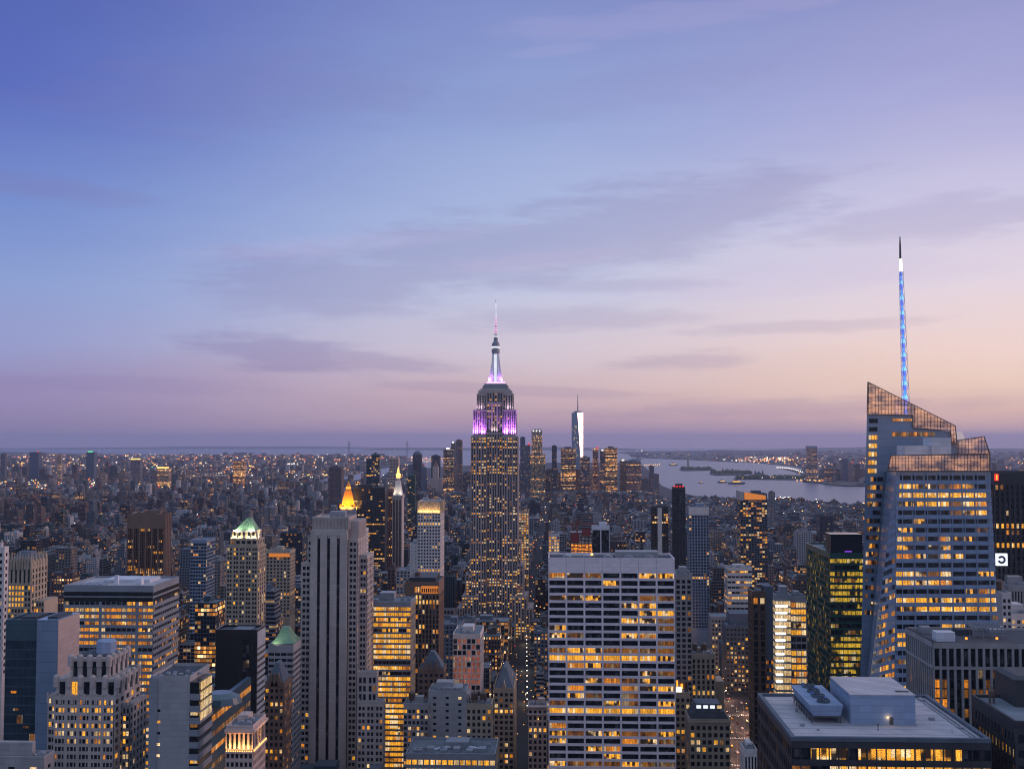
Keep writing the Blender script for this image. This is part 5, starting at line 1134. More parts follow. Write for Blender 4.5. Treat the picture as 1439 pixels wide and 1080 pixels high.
    if 'gabled' in lb or 'steep roof' in lb:
        hh = 9 if 'gothic' in lb else 7; mb = MB(); mb.frus(x0+.4, x1-.4, y0+.4, y1-.4, zt, x0+(x1-x0)*.42, x1-(x1-x0)*.42, y0+(y1-y0)*.3, y1-(y1-y0)*.3, zt+hh+4); B.part('gable_roof', mb, 'slate')
        for k in ((.5,) if 'gothic' in lb else (.3, .5, .7)):
            mb = MB(); c_ = x0+(x1-x0)*k; mb.quad([(c_-2.2, y0-.2, zt-1), (c_+2.2, y0-.2, zt-1), (c_, y0-.2, zt+6)]); mb.quad([(c_-2.2, y0-.2, zt-1), (c_, y0-.2, zt+6), (c_, y0+8, zt+6), (c_-2.2, y0+4, zt-1)]); mb.quad([(c_+2.2, y0-.2, zt-1), (c_+2.2, y0+4, zt-1), (c_, y0+8, zt+6), (c_, y0-.2, zt+6)]); B.part('dormer', mb, wl)
    if 'mansard' in lb:
        mb = MB(); mb.frus(x0, x1, y0, y1, zt, x0+3, x1-3, y0+3, y1-3, zt+5); B.part('mansard_roof', mb, 'roof_dark')
        for k in range(4): B.win('F', x0+(x1-x0)*(.25+k*.17), zt+7.2, 2.6, 1.8, y0+3.8, 'sign_white' if k < 3 else 'lit_white')
        mb = MB(); mb.box(x0+4, x1-5, y0+4, y1-4, zt+5, zt+9); B.part('bulkhead', mb, 'slate')
        mb = MB(); mb.box(x0-.5, x1+.5, y0-.8, y0+.2, zt-.8, zt+.1); B.part('cornice', mb, 'stone_beige')
    if 'heavy cornice' in lb:
        mb = MB(); mb.box(x0-.6, x1+.6, y0-.9, y0+.2, zt-5.5, zt-4.7); mb.box(x0-.8, x1+.8, y0-1.1, y0+.2, zt-.4, zt+.6); B.part('cornice', mb, 'stone_pale')
        mb = MB(); mb.box(X(756), X(757), y0-1, y0-.5, Zp(1010), Zp(1008.5)); B.part('facade_lamp', mb, 'lamp_warm')
    if 'golden floodlit attic' in lb:
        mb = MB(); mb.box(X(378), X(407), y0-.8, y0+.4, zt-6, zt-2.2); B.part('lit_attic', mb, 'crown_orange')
    if 'rooftop sign' in lb:
        mb = MB(); mb.box(X(950.5), X(958), y0+1, y0+1.5, zt+1, zt+4); B.part('rooftop_sign', mb, 'lamp_white')
        mb = MB(); mb.box(X(951), X(953), y0+1, y0+1.5, zt+4, zt+8); mb.box(X(957), X(960), y0+1, y0+1.5, zt+3, zt+6); B.part('rooftop_sign', mb, 'lamp_orange')
    if 'green glass tower, left' in lb or 'dark green glass tower' in lb:
        mb = MB(); zc_ = fz(752, D, 1190); mb.frus(x0+1, x1, y0+1.5, y0+14, zt, x0+1, x1, y0+1.5, y0+14, zc_, 0); mb.frus(x0+.6, x1, y0+1.2, y0+14.3, zc_, x0+.6, x1, y0+1.2, y0+14.3, zc_+.6, 0); B.part('glass_crown', mb, 'black_glass_wall')
        mb = MB(); mb.box(x0+9, x0+13, y0+1, y0+1.3, zt+1.4, zt+2.1); B.part('blue_lamp', mb, 'lamp_purple')
    if 'white lit staircase' in lb:
        for k in range(12): mb = MB(); zz = Zp(852+k*9.6); mb.box(x0, x1-(2+.3*k), y0-1.1, y0-.5, zz, zz+.9); B.part('light_band', mb, 'lamp_white')
    if 'ribs left' in lb:
        mb = MB(); mb.box(X(1076), X(1089), y0+6, y1+6, 0, zt+3); B.part('side_core', mb, 'slate')
        for k in range(40): B.win('F', X(1078+(k % 4)*3), fz(930+(k//4)*11, D), 1.0, 1.9, y0+5.9, ('lit_orange', 'lit_dim', 'glass_dark')[k % 3])
    if 'flat shouldered' in lb:
        mb = MB(); mb.box(x1-.5, X(1018), y0+3, y1+4, 0, Zp(958)); mb.box(x0-4, x0+.4, y0+4, y1, 0, Zp(990)); B.part('side_wing', mb, 'stone_beige')
    if 'dark stepped tower' in lb and 'rows' in lb:
        mb = MB(); mb.box(x0+5, x1+2, y0+5, y1+6, zt, zt+12); mb.box(x0-4, x0+.4, y0+3, y1, 0, zt-18); B.part('upper_block', mb, 'slate')
    if 'blank concrete front' in lb:
        mb = MB(); mb.box(X(650), X(658), y0+5, y1, 0, zt-2); mb.box(X(620), X(648), y0+6, y1-3, zt, zt+2); B.part('rear_block', mb, 'concrete')
    if 'glowing windows at the bottom' in lb:
        mb = MB()
        for k in range(6): mb.box(x0+4+k*7.5, x0+8+k*7.5, y0+6, y0+12, zt, zt+1.4+(k % 2)); mb.bar((x0+5+k*7.5, y0+14, zt), (x0+5+k*7.5, y0+14, zt+5), .12)
        B.part('roof_unit', mb, 'metal_grey', kind='stuff')
        mb = MB(); mb.bar((x0+12, y0+8, zt+.5), (x0+30, y0+18, zt+1), .8, n=8); mb.bar((x0+30, y0+18, zt+1), (x0+44, y0+9, zt+1), .8, n=8); B.part('roof_duct', mb, 'white_metal')
    B.done(kw.get('nw', 100))
# construction tower with red netting and crane
D = 1000; X = lambda p: fx(p, D, 750); Zp = lambda p: fz(p, D, 817)
B = Bld('construction_tower', 'half built tower with red netting and orange work lights, behind the white banded slab', 'construction site', X(801), X(834), D, D+20, None, 790, Zp(744), 2, 'the red construction tower')
mb = MB()
for k in range(9): mb.box(X(801), X(833), D, D+20, Zp(790-k*5.2)-.25, Zp(790-k*5.2)+.25)
for k in range(7):
    for yy in (D+.5, D+19): mb.box(X(801)+k*3.3, X(801)+k*3.3+.5, yy, yy+.5, 0, Zp(748))
B.part('slab_frame', mb, 'steel_dark')
mb = MB(); mb.box(X(802), X(814), D-.6, D, Zp(762), Zp(748)); mb.box(X(818), X(830), D-.6, D, Zp(752), Zp(742)); B.part('netting', mb, 'red_paint')
for k in range(14): mb = MB(); xx = X(803+(k*7) % 29); zz = Zp(766+(k*5) % 12); mb.box(xx, xx+1.2, D+1, D+1.5, zz, zz+.8); B.part('work_lamp', mb, 'lamp_orange')
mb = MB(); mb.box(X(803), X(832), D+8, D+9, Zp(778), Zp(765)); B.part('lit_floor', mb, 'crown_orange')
mb = MB(); cx0 = X(811); mb.bar((cx0, D+4, Zp(760)), (cx0, D+4, Zp(733)), .8); mb.bar((cx0-8, D+4, Zp(737)), (cx0+20, D+4, Zp(736)), .6); mb.bar((cx0, D+4, Zp(731)), (cx0+18, D+4, Zp(736.2)), .2); mb.bar((cx0, D+4, Zp(731)), (cx0-7, D+4, Zp(737)), .2); mb.bar((cx0, D+4, Zp(733)), (cx0, D+4, Zp(731)), .5); B.part('crane', mb, 'red_paint')
# ---- terrain ---------------------------------------------------------------------------------
def disc(name, mname, rmax, n=96):
    mb = MB(); rs = [0]; r = 300
    while r < rmax: rs.append(r); r *= 1.22
    rs.append(rmax); v = [(0, 0, 0)]; f = []
    for r in rs[1:]:
        for i in range(n): x, y = r*math.cos(2*math.pi*i/n), r*math.sin(2*math.pi*i/n); v.append((x, y, gz(x, y)))
    for i in range(n): f.append((0, 1+i, 1+(i+1) % n))
    for k in range(len(rs)-2):
        a, b = 1+k*n, 1+(k+1)*n
        for i in range(n): j = (i+1) % n; f.append((a+i, b+i, b+j, a+j))
    me = bpy.data.meshes.new(name); me.from_pydata(v, [], f); me.materials.append(M[mname]); o = bpy.data.objects.new(name, me); COL.objects.link(o)
    for p in me.polygons: p.use_smooth = True
    return tag(o, kind='structure')
disc('water', 'water', 64500)
def land(name, outl, dz, mname='land', step=26, world=None, kind='structure', label=None, cat=None):
    """landmass from shoreline points; cut into strips so that it follows the earth's curve"""
    P = world or [earth(a, b) for a, b in outl]
    import bmesh
    bm = bmesh.new(); vs = [bm.verts.new((x, y, 0)) for x, y in P]; fc = bm.faces.new(vs)
    bmesh.ops.triangulate(bm, faces=[fc])
    ymax = max(p[1] for p in P); y = 400
    while y < ymax:
        bmesh.ops.bisect_plane(bm, geom=bm.verts[:]+bm.edges[:]+bm.faces[:], plane_co=(0, y, 0), plane_no=(0, 1, 0)); y *= 1.13
    xmx = max(abs(p[0]) for p in P); x = 1500
    while x < xmx:
        for s in (-1, 1): bmesh.ops.bisect_plane(bm, geom=bm.verts[:]+bm.edges[:]+bm.faces[:], plane_co=(s*x, 0, 0), plane_no=(1, 0, 0))
        x *= 1.5
    for v in bm.verts: v.co.z = gz(v.co.x, v.co.y)+dz
    bmesh.ops.recalc_face_normals(bm, faces=bm.faces)
    for f_ in bm.faces:
        if f_.normal.z < 0: f_.normal_flip()
    me = bpy.data.meshes.new(name); bm.to_mesh(me); bm.free(); me.materials.append(M[mname]); o = bpy.data.objects.new(name, me); COL.objects.link(o)
    return tag(o, label, cat, kind=kind)
E_ = earth
near = [(-9000, -1500), (9000, -1500), (3500, 1500)]
shoreR = [E_(1300, 735), E_(1214, 715), E_(1150, 711), E_(1090, 706), E_(1040, 704), E_(1010, 702), E_(975, 697), E_(948, 690), E_(930, 683), E_(918, 668), E_(905, 655), E_(896, 650)]
shoreT = [E_(780, 650), E_(700, 655), E_(640, 655), E_(600, 658), E_(560, 660), E_(530, 675), E_(480, 676), E_(400, 685), E_(300, 690), (-9000, 5200)]
MAN = near+shoreR+shoreT
land('manhattan_ground', None, 3.5, 'asphalt', world=MAN)
BRK = [(-30000, 2500), (-12000, 3000), E_(-40, 688), E_(300, 684), E_(400, 679), E_(470, 671), E_(500, 664), E_(520, 661), E_(560, 654), E_(590, 648), E_(575, 643.5), E_(540, 641.5), E_(480, 640.2), E_(300, 639.5), E_(100, 637.5), E_(-40, 633), (-36000, 26000)]
land('brooklyn_ground', None, 5, world=BRK)
NJ = [E_(1500, 700), E_(1500, 716), E_(1300, 695), E_(1214, 683.5), E_(1180, 683), E_(1150, 679), E_(1128, 677), E_(1136, 670), E_(1118, 664), E_(1135, 660), E_(1110, 654.5), E_(1060, 650), E_(1010, 648), E_(960, 645.5), E_(905, 643.5), E_(885, 641), E_(880, 634), E_(1100, 632.5), (36000, 34000), (50000, 18000)]
land('new_jersey_ground', None, 5, world=NJ)
# low hills along the horizon
def ridge(name, x0, x1, D, h, seed, m='land'):
    mb = MB(); rg = random.Random(seed); n = 60; pv = None
    for i in range(n+1):
        t_ = i/n; x = x0+(x1-x0)*t_; hh = h*math.sin(math.pi*t_)**.35*(1+.28*math.sin(t_*9+seed)+.12*math.sin(t_*31+seed*2)+.05*rg.random()); g_ = gz(x, D)
        cur = [(x, D-2600, gz(x, D-2600)-5), (x, D-800, g_+hh*.75), (x, D, g_+hh), (x, D+2500, gz(x, D+2500)-5)]
        if pv:
            for a in range(3): mb.quad([pv[a], cur[a], cur[a+1], pv[a+1]])
        pv = cur
    tag(mb.build(name, m), kind='structure')
ridge('staten_island_hills', fx(870, 23000), fx(1175, 23000), 23000, 48, 3)
ridge('far_hills', fx(1090, 34000), fx(1520, 34000), 34000, 75, 5); ridge('far_shore', fx(-120, 42000), fx(700, 42000), 42000, 75, 9); ridge('far_shore', fx(520, 33000), fx(905, 33000), 33000, 70, 2)
# islands
def island(nm, lb, pts, dz=4): land(nm, pts, dz, label=lb, cat='island', kind='structure')
island('statue_island', None, [(954, 660), (962, 657.5), (985, 657), (1002, 658.8), (1006, 660.3), (990, 661), (960, 661.5)], 6)
island('museum_island', None, [(996, 666), (1010, 662.5), (1025, 661), (1056, 662.5), (1058, 665), (1040, 667.4), (1005, 667.8)], 6)
island('park_shore', None, [(1028, 672), (1060, 669.5), (1132, 671), (1140, 674.5), (1090, 674), (1040, 673)], 5)
island('spit', None, [(1090, 657.6), (1105, 659), (1128, 661.6), (1133, 668), (1126, 666), (1110, 660.8)], 5)
def poly_px(p):
    return p
WATER = [[(896, 642), (1000, 648), (1110, 654.5), (1135, 660), (1118, 664), (1136, 670), (1128, 677), (1150, 679), (1214, 683.5), (1300, 695), (1300, 735), (1214, 715), (1150, 711), (1040, 704), (975, 697), (948, 690), (930, 683), (918, 668), (905, 655)],
         [(560, 654), (530, 675), (400, 682), (300, 684.6), (-100, 688.5), (-100, 688), (300, 684), (400, 679), (470, 671), (520, 661), (575, 643), (540, 641.5), (480, 640), (-100, 633), (-100, 600), (1500, 600), (1500, 631), (900, 633), (885, 641), (896, 650), (780, 650), (640, 655)]]
def inpoly(x, y, P):
    c = False; n = len(P)
    for i in range(n):
        (x0, y0), (x1, y1) = P[i], P[i-1]
        if (y0 > y) != (y1 > y) and x < (x1-x0)*(y-y0)/(y1-y0)+x0: c = not c
    return c
def is_water(x, y):
    p = proj(x, y, gz(x, y)); return any(inpoly(p[0], p[1], W_) for W_ in WATER)
# ---- far landmarks ------------------------------------------------------------------------------
def far(name, label, cat, pl_, pr_, pt, D, c, typ=0, lit=.1, bay=4, fh=4, group=None, land=None, hd=1.0, roofc=None):
    x0, x1, z = fx(pl_, D, 650), fx(pr_, D, 650), fz(pt, D, (pl_+pr_)/2); L = min(45, (x1-x0)*hd); g = gz(x0, D)-4
    sd = (pl_*7.31+D*.13) % 1
    mb = MB(); mb.box(x0, x1, D, D+L, g, z, 0, (bay, fh, c, (sd, lit, typ), roofc or tuple(v*.5 for v in c)))
    o = mb.build(name, 'facade', None, ((x0+x1)/2, D+L/2, g)); tag(o, label, cat, group)
    a = proj(x0, D, z); HERO.append((x0-3, x1+3, D-3, D+L+3, pl_-.5, pr_+.5, 690 if D > 3500 else pt+25, D, pt))
    if land: LAND.append(((pl_+pr_)/2, pt+8, land))
    return o, x0, x1, D, D+L, z, g
GB, PK, BL, DK = (.12, .14, .18), (.30, .22, .22), (.10, .14, .22), (.04, .05, .07)
FAR = [
 ('skyscraper', 'rippled silver tower with golden lit top, on the horizon right of the purple lit skyscraper', 747, 762, 605, 5000, (.34, .30, .26), 2, .55, 'the rippled tower on the horizon', 1),
 ('office_tower', 'dark slim tower peeking between the purple lit skyscraper and the rippled tower', 731, 738, 614, 4800, BL, 0, .08, None, 1),
 ('office_tower', 'blue grey tower with red lights at the left foot of the rippled tower', 732, 745, 625, 4700, GB, 0, .15, None, 1),
 ('office_tower', 'yellowish office tower in front of the rippled tower base', 745, 766, 638, 4600, (.30, .28, .20), 2, .35, None, 1),
 ('office_tower', 'slim teal tower with dark top between the rippled tower and the tallest glass tower', 775.5, 782.5, 626, 4900, (.05, .08, .10), 1, .1, None, 1),
 ('office_tower', 'broad tower with lit brown floors immediately left of the tallest glass tower on the horizon', 788, 809, 630, 5000, (.22, .18, .15), 1, .45, None, 1),
 ('office_tower', 'dark blue office tower at the right foot of the tallest glass tower on the horizon', 815, 829, 642, 4900, GB, 1, .22, None, 1),
 ('construction_tower', 'reddish tower with red lights on a crane, left of the brown lit bank tower downtown', 833, 841, 630, 5000, (.35, .16, .14), 2, .35, None, 1),
 ('office_tower', 'bank tower with bright orange floors and flat roof downtown, right of the red crane tower', 850, 867.5, 629, 5100, (.24, .17, .11), 1, .75, 'the orange floored downtown tower', 1),
 ('office_tower', 'darker left half of the bank tower pair downtown, with white roof lights', 843, 851, 633, 5080, GB, 1, .25, None, 1),
 ('office_tower', 'pinkish office tower with green domed roof by the water downtown', 881, 901, 649, 5200, PK, 1, .3, 'the pinkish waterfront tower', 1),
 ('office_tower', 'brown office tower with a bright roof line beside the pinkish waterfront tower', 871, 881, 647, 5250, (.16, .13, .12), 0, .15, None, 1),
 ('apartment_tower', 'grey apartment tower standing by the water right of the pinkish waterfront tower', 912, 919, 654, 5200, GB, 0, .15, None, 1),
 ('apartment_tower', 'shorter grey apartment tower at the water edge, last of the downtown row', 918, 926, 666, 5000, GB, 0, .15, None, 1),
 ('office_tower', 'pale slab tower downtown just left of the purple lit skyscraper', 640, 649.5, 618, 4700, PK, 2, .1, 'the pale twin slab downtown', 1),
 ('office_tower', 'stepped brown tower with a white light on top, left of the pale slab downtown', 623, 637, 631, 4700, (.20, .17, .14), 1, .35, None, 1),
 ('office_tower', 'tall tower with white roof beacon between stepped brown tower and pale slab', 634, 639.5, 622, 4850, GB, 0, .1, None, 1),
 ('office_tower', 'dark domed office tower on the harbour edge, left of the municipal tower', 580, 592, 638, 5000, DK, 0, .04, None, 1),
 ('office_tower', 'dark office tower behind the brown municipal tower, above the golden crown', 606, 618, 640, 5300, DK, 0, .04, None, 1),
 ('apartment_tower', 'dark brown housing slab alone in the middle distance, above the golden pyramid', 462, 480, 656, 3600, (.14, .10, .10), 0, .03, 'the lone dark housing slab', 1),
 ('tower', 'tower wrapped in orange work lights under construction across the river, far left centre', 327.5, 342.5, 648, 6200, (.3, .14, .08), 1, 1.0, 'the orange wrapped tower', 1),
 ('office_tower', 'dark blue slab tower with a red roof light on the left horizon', 41, 54, 635, 6800, BL, 0, .02, 'the dark slab on the left horizon', 1),
 ('office_tower', 'dark tower with a turquoise roof light on the horizon, left', 121, 132, 635, 6900, BL, 0, .03, None, 1),
 ('office_tower', 'narrow grey tower at the far left horizon edge', 1, 7, 637, 6500, GB, 0, .06, None, 1),
 ('office_tower', 'slim lit tower right of the dark slab on the left horizon', 80, 85.5, 638, 6500, (.3, .26, .22), 0, .3, None, 1),
 ('office_tower', 'flat topped tower with bright yellow roof line across the river, left', 184, 197, 644, 6400, GB, 0, .2, 'the yellow roofed tower across the river', 1),
 ('office_tower', 'block with glowing cream top floors across the river, left of the suspension bridge', 221, 237, 656, 6000, (.3, .25, .2), 1, .7, None, 1),
 ('office_tower', 'tall glass tower standing alone across the harbour water, right', 1134.5, 1148.5, 627, 7200, (.20, .22, .25), 1, .35, 'the lone tower across the harbour', 1),
 ('apartment_tower', 'dark tower on the far shore between the lone harbour tower and the faceted glass tower', 1183, 1192, 645, 7000, BL, 0, .08, None, 1),
 ('apartment_tower', 'tower with red roof light on the far shore, beside the faceted glass tower', 1193, 1199, 650, 6800, (.28, .2, .2), 0, .15, None, 1),
 ('apartment_tower', 'slim grey tower on the near shore, right of the orange crowned tower', 1080.5, 1088.5, 691, 3000, (.2, .22, .24), 0, .1, None, 1),
 ('apartment_tower', 'dark slim tower in the left middle distance, left of the brown finned tower', 38, 48, 708, 2700, (.07, .06, .08), 0, .04, None, 1),
]
for (nm, lb, a, b, pt, D, c, ty, lt_, ld, _) in FAR:
    o, x0, x1, y0, y1, z, g = far(nm, lb, OB if 'office' in nm else 'tower', a, b, pt, D, c, ty, lt_, land=ld, bay=5 if D > 4000 else 4, fh=5 if D > 4000 else 4)
    oc = ((x0+x1)/2, (y0+y1)/2, g)
    def add(n2, mb, mt): return mb.build(n2, mt, o, oc)
    w_ = x1-x0
    if 'rippled' in lb and 'golden' in lb:
        mb = MB(); mb.box(x0+4, x1-4, y0+4, y1-4, z, z+8)
        for k in range(4): mb.box(x0+k*w_/4+2, x0+k*w_/4+7, y0-1, y0+4, z-30, z+4)
        add('crown', mb, 'metal_grey'); mb = MB()
        for k in range(3): mb.box(x0+6+k*14, x0+11+k*14, y0-2, y0, z-3, z+2)
        add('roof_lamp', mb, 'lamp_white')
        mb = MB(); mb.box(x0-8, x0, y0, y1, g, z-150); mb.box(x1, x1+9, y0, y1, g, z-175); add('side_wing', mb, 'stone_beige')
    elif 'white light' in lb or 'beacon' in lb or 'white roof lights' in lb or 'bright roof line' in lb:
        mb = MB(); mb.box(x0+w_*.3, x0+w_*.6, y0-1, y0+2, z, z+5); add('roof_lamp', mb, 'lamp_white')
    elif 'bright yellow roof line' in lb or 'cream top' in lb:
        mb = MB(); mb.box(x0-1, x1+1, y0-1.5, y0, z-6, z); add('lit_roof_line', mb, 'lamp_warm')
    elif 'red' in lb and 'light' in lb:
        mb = MB(); mb.box(x1-8, x1-1, y0-1, y0+2, z, z+8); add('roof_lamp', mb, 'lamp_red')
    elif 'turquoise' in lb:
        mb = MB(); mb.box(x0+w_*.2, x1-w_*.2, y0-1, y0+2, z, z+6); add('roof_lamp', mb, 'lamp_green')
    elif 'domed' in lb:
        mb = MB(); mb.lathe((x0+x1)/2, (y0+y1)/2, [(w_*.5, z), (w_*.45, z+6), (w_*.3, z+12), (0, z+16)], 10); add('dome', mb, 'slate')
        if 'dark domed' in lb: mb = MB(); mb.box(x0-20, x0, y0, y1, g, z-45); mb.box(x1, x1+22, y0, y1, g, z-60); add('side_wing', mb, 'slate')
    elif 'alone across' in lb:
        mb = MB(); mb.box(x0+1.5, x1-1.5, y0+1, y1-1, z, z+3); mb.box(x0-.5, x1+.5, y0-.6, y0, z-14, z-1); add('crown', mb, 'metal_grey')
    else:
        mb = MB(); mb.box(x0+w_*.25, x0+w_*.7, y0+w_*.2, y1-w_*.2, z, z+max(3, w_*.12)); add('bulkhead', mb, 'slate')
# tallest glass tower on the horizon: square base to rotated square top with mast
D = 5860; X = lambda p: fx(p, D, 640); Zp = lambda p: fz(p, D, 812); cx0, cy0, hw = X(812.3), D+30, (X(821.5)-X(803.3))/2
o = (cx0, cy0, gz(cx0, cy0)); r = bpy.data.objects.new('skyscraper', None); COL.objects.link(r); r.location = o
tag(r, 'tallest downtown glass tower with one bright reflecting face and thin mast', 'skyscraper'); LAND.append((812, 590, 'the tallest downtown glass tower'))
HERO.append((X(800), X(824), D-5, D+60, 803, 822, 646, D, 577))
zb, zt = Zp(650), Zp(579.5); base_ = [Vector((cx0+sx_*hw, cy0+sy_*hw, zb)) for sx_, sy_ in ((-1, -1), (1, -1), (1, 1), (-1, 1))]
a_ = R(0); 
top_ = [Vector((cx0, cy0-hw*.98, zt)), Vector((cx0+hw*.98, cy0, zt)), Vector((cx0, cy0+hw*.98, zt)), Vector((cx0-hw*.98, cy0, zt))]
# seen as two faces: a blue one on the left and a bright western one on the right
mb = MB(); L_ = Vector((cx0-hw, cy0-hw*.2, 0)); 
def V(x, y, z): return Vector((X(x), cy0+y, z))
p0, p1, p2 = V(803.5, 0, g-10), V(819.0, -hw, g-10), V(821.5, 0, g-10)
q0, q1, q2 = V(803.5, 0, zt), V(811.8, -hw, zt), V(819.6, 0, zt)
b0, b1 = V(812, hw, g-10), V(812, hw, zt)
mb.quad([p0, p1, q1, q0]); mb.quad([p2, b0, b1, q2]); mb.quad([b0, p0, q0, b1]); mb.quad([q0, q1, q2, b1]); mb.build('glass_face', M['curtain_blue'], r, o)
mb = MB(); mb.quad([p1, p2, q2, q1])
m, t = mat('mirror_glass'); out(t, prin(t, (.80, .74, .72), .16, 1.0))
mb.build('reflecting_face', M['mirror_glass'], r, o)
mb = MB(); mb.lathe(cx0, cy0, [(hw*.6, zt), (hw*.62, zt+8), (hw*.3, zt+9)], 10); mb.lathe(cx0, cy0, [(3.4, zt+9), (2.4, zt+50), (1.2, Zp(553))], 6); mb.build('mast', M['metal_grey'], r, o)
mb = MB(); rg = random.Random(3)
for k in range(26): xx = X(804+rg.random()*7.5); zz = zb+20+rg.random()*(zt-zb-80); mb.box(xx, xx+5, cy0-hw*.9, cy0-hw*.88, zz, zz+3.5)
tag(mb.build('lit_window', M['lit_white'], r, o), kind='stuff')
# brown municipal tower with pyramidal top
D = 5000; X = lambda p: fx(p, D, 660); Zp = lambda p: fz(p, D, 612); o = (X(612), D+15, gz(0, D)); r = bpy.data.objects.new('tower', None); COL.objects.link(r); r.location = o
tag(r, 'brown classical tower with a pyramid top downtown, above the golden floodlit crown', 'tower')
mb = MB(); mb.box(X(608), X(615.5), D, D+30, -10, Zp(655)); mb.box(X(603), X(621), D+5, D+40, -10, Zp(672)); mb.build('wall', M['pink_stone'], r, o); mb = MB(); mb.lathe(X(611.8), D+15, [(15, Zp(655)), (0, Zp(646))], 4, ph=R(45)); mb.build('pyramid_roof', M['brick_red'], r, o)
# statue on its island
D = earth(967, 659)[1]; xs = fx(967, D, 650); g = gz(xs, D)+5; s_ = 1.25
r = bpy.data.objects.new('statue', None); COL.objects.link(r); r.location = (xs, D, g); tag(r, 'tiny green torch bearing statue on a stone pedestal, on its island in the harbour', 'statue')
mb = MB(); mb.frus(-22, 22, -22, 22, 0, -20, 20, -20, 20, 12); mb.frus(-9, 9, -9, 9, 12, -6, 6, -6, 6, 46); mb.build('pedestal', M['stone_beige'], r)
mb = MB(); mb.lathe(0, 0, [(6.5, 46), (5.4, 60), (4.2, 74), (4.6, 78), (1.6, 81), (1.9, 83), (2.2, 86), (1.6, 88.5), (0, 89.5)], 12); mb.bar((3.2, 0, 77), (5.2, 0, 86), 1.3); mb.bar((5.2, 0, 86), (5.6, 0, 95), 1.0); mb.bar((-3.5, -2, 75), (-4.5, -4, 68), 1.3); mb.box(-6.5, -4, -5.5, -4.6, 64, 71)
for k in range(7): a = R(k*180/6); mb.bar((1.5*math.cos(a), 0, 88), (4.2*math.cos(a), 0, 88+3*math.sin(a)+1), .35)
mb.build('figure', M['copper_green'], r); mb = MB(); mb.lathe(5.6, 0, [(1.2, 95), (1.6, 97), (0, 100)], 8); mb.build('torch_flame', M['lamp_warm'], r)
for ob_ in r.children: ob_.scale = (s_, s_, s_)
# museum hall on its island and terminal hall
for (nm, lb, px, py, w_, h_, m_) in (('museum_hall', 'low turreted hall on the flat harbour island', 1022, 665, 130, 20, 'brick_red'), ('terminal_hall', 'peaked ferry terminal hall on the park shore across the harbour', 1066, 671, 90, 26, 'brick_brown')):
    x, y = earth(px, py); g = gz(x, y)+5; r = bpy.data.objects.new(nm, None); COL.objects.link(r); r.location = (x, y, g); tag(r, lb, 'hall')
    mb = MB(); mb.box(-w_/2, w_/2, -20, 20, 0, h_*.7); mb.build('wall', M[m_], r); mb = MB(); mb.frus(-w_/4, w_/4, -18, 18, h_*.7, -2, 2, -3, 3, h_*1.5); mb.build('roof', M['slate'], r)
    for s in (-1, 1): mb = MB(); mb.box(s*w_*.28-5, s*w_*.28+5, -22, -12, 0, h_*1.3); mb.lathe(s*w_*.28, -17, [(6, h_*1.3), (0, h_*1.9)], 6); mb.build('turret', M[m_], r)
# island trees as ground cover
def grove(px0, px1, py, n, seed):
    mb = MB(); rg = random.Random(seed)
    for k in range(n):
        x, y = earth(px0+(px1-px0)*rg.random(), py+rg.uniform(-1, 1.2)); g_ = gz(x, y); s = rg.uniform(10, 20)
        mb.lathe(x, y, [(s*.5, g_+3), (s, g_+s*.5), (s*.7, g_+s), (0, g_+s*1.3)], 6, ph=rg.random())
    return mb
for i, a in enumerate(((958, 1000, 659.3, 60, 1), (1000, 1055, 664.8, 110, 2), (1036, 1136, 672, 90, 3))):
    tag(grove(*a).build('island_trees', 'foliage'), kind='stuff')
# boats
BOAT = MB(); BOAT.frus(-28, 28, -5, 5, 0, -32, 32, -7, 7, 6); BOAT.box(-16, 14, -5, 5, 6, 12); BOAT.box(-10, 4, -4, 4, 12, 16); BOAT.bar((-2, 0, 16), (-2, 0, 24), .6)
bm_ = None
for i, (px, py, lb, sc_, rz) in enumerate(((1015, 678, 'small ferry in the open water above the orange crowned tower', 1.0, .4), (1035, 680, 'long low barge just right of the small ferry', 1.6, 0.05), (985, 679, 'faint small boat left of the ferry on the harbour', .6, .8), (946, 653.6, 'lit boat near the downtown tip of the harbour', 1.5, .1))):
    x, y = earth(px, py); r = bpy.data.objects.new('boat', None); COL.objects.link(r); r.location = (x, y, gz(x, y)+1); tag(r, lb, 'boat', 'boats on the harbour'); r.rotation_euler.z = rz; r.scale = (sc_,)*3
    if bm_ is None: bm_ = BOAT.build('hull', M['slate'], r).data; l_ = MB(); l_.box(-15, 13, -5.4, -5, 8, 10); lm_ = l_.build('cabin_light', M['lamp_warm'], r).data
    else:
        for n2, me in (('hull', bm_), ('cabin_light', lm_)): c = bpy.data.objects.new(n2, me); COL.objects.link(c); c.parent = r
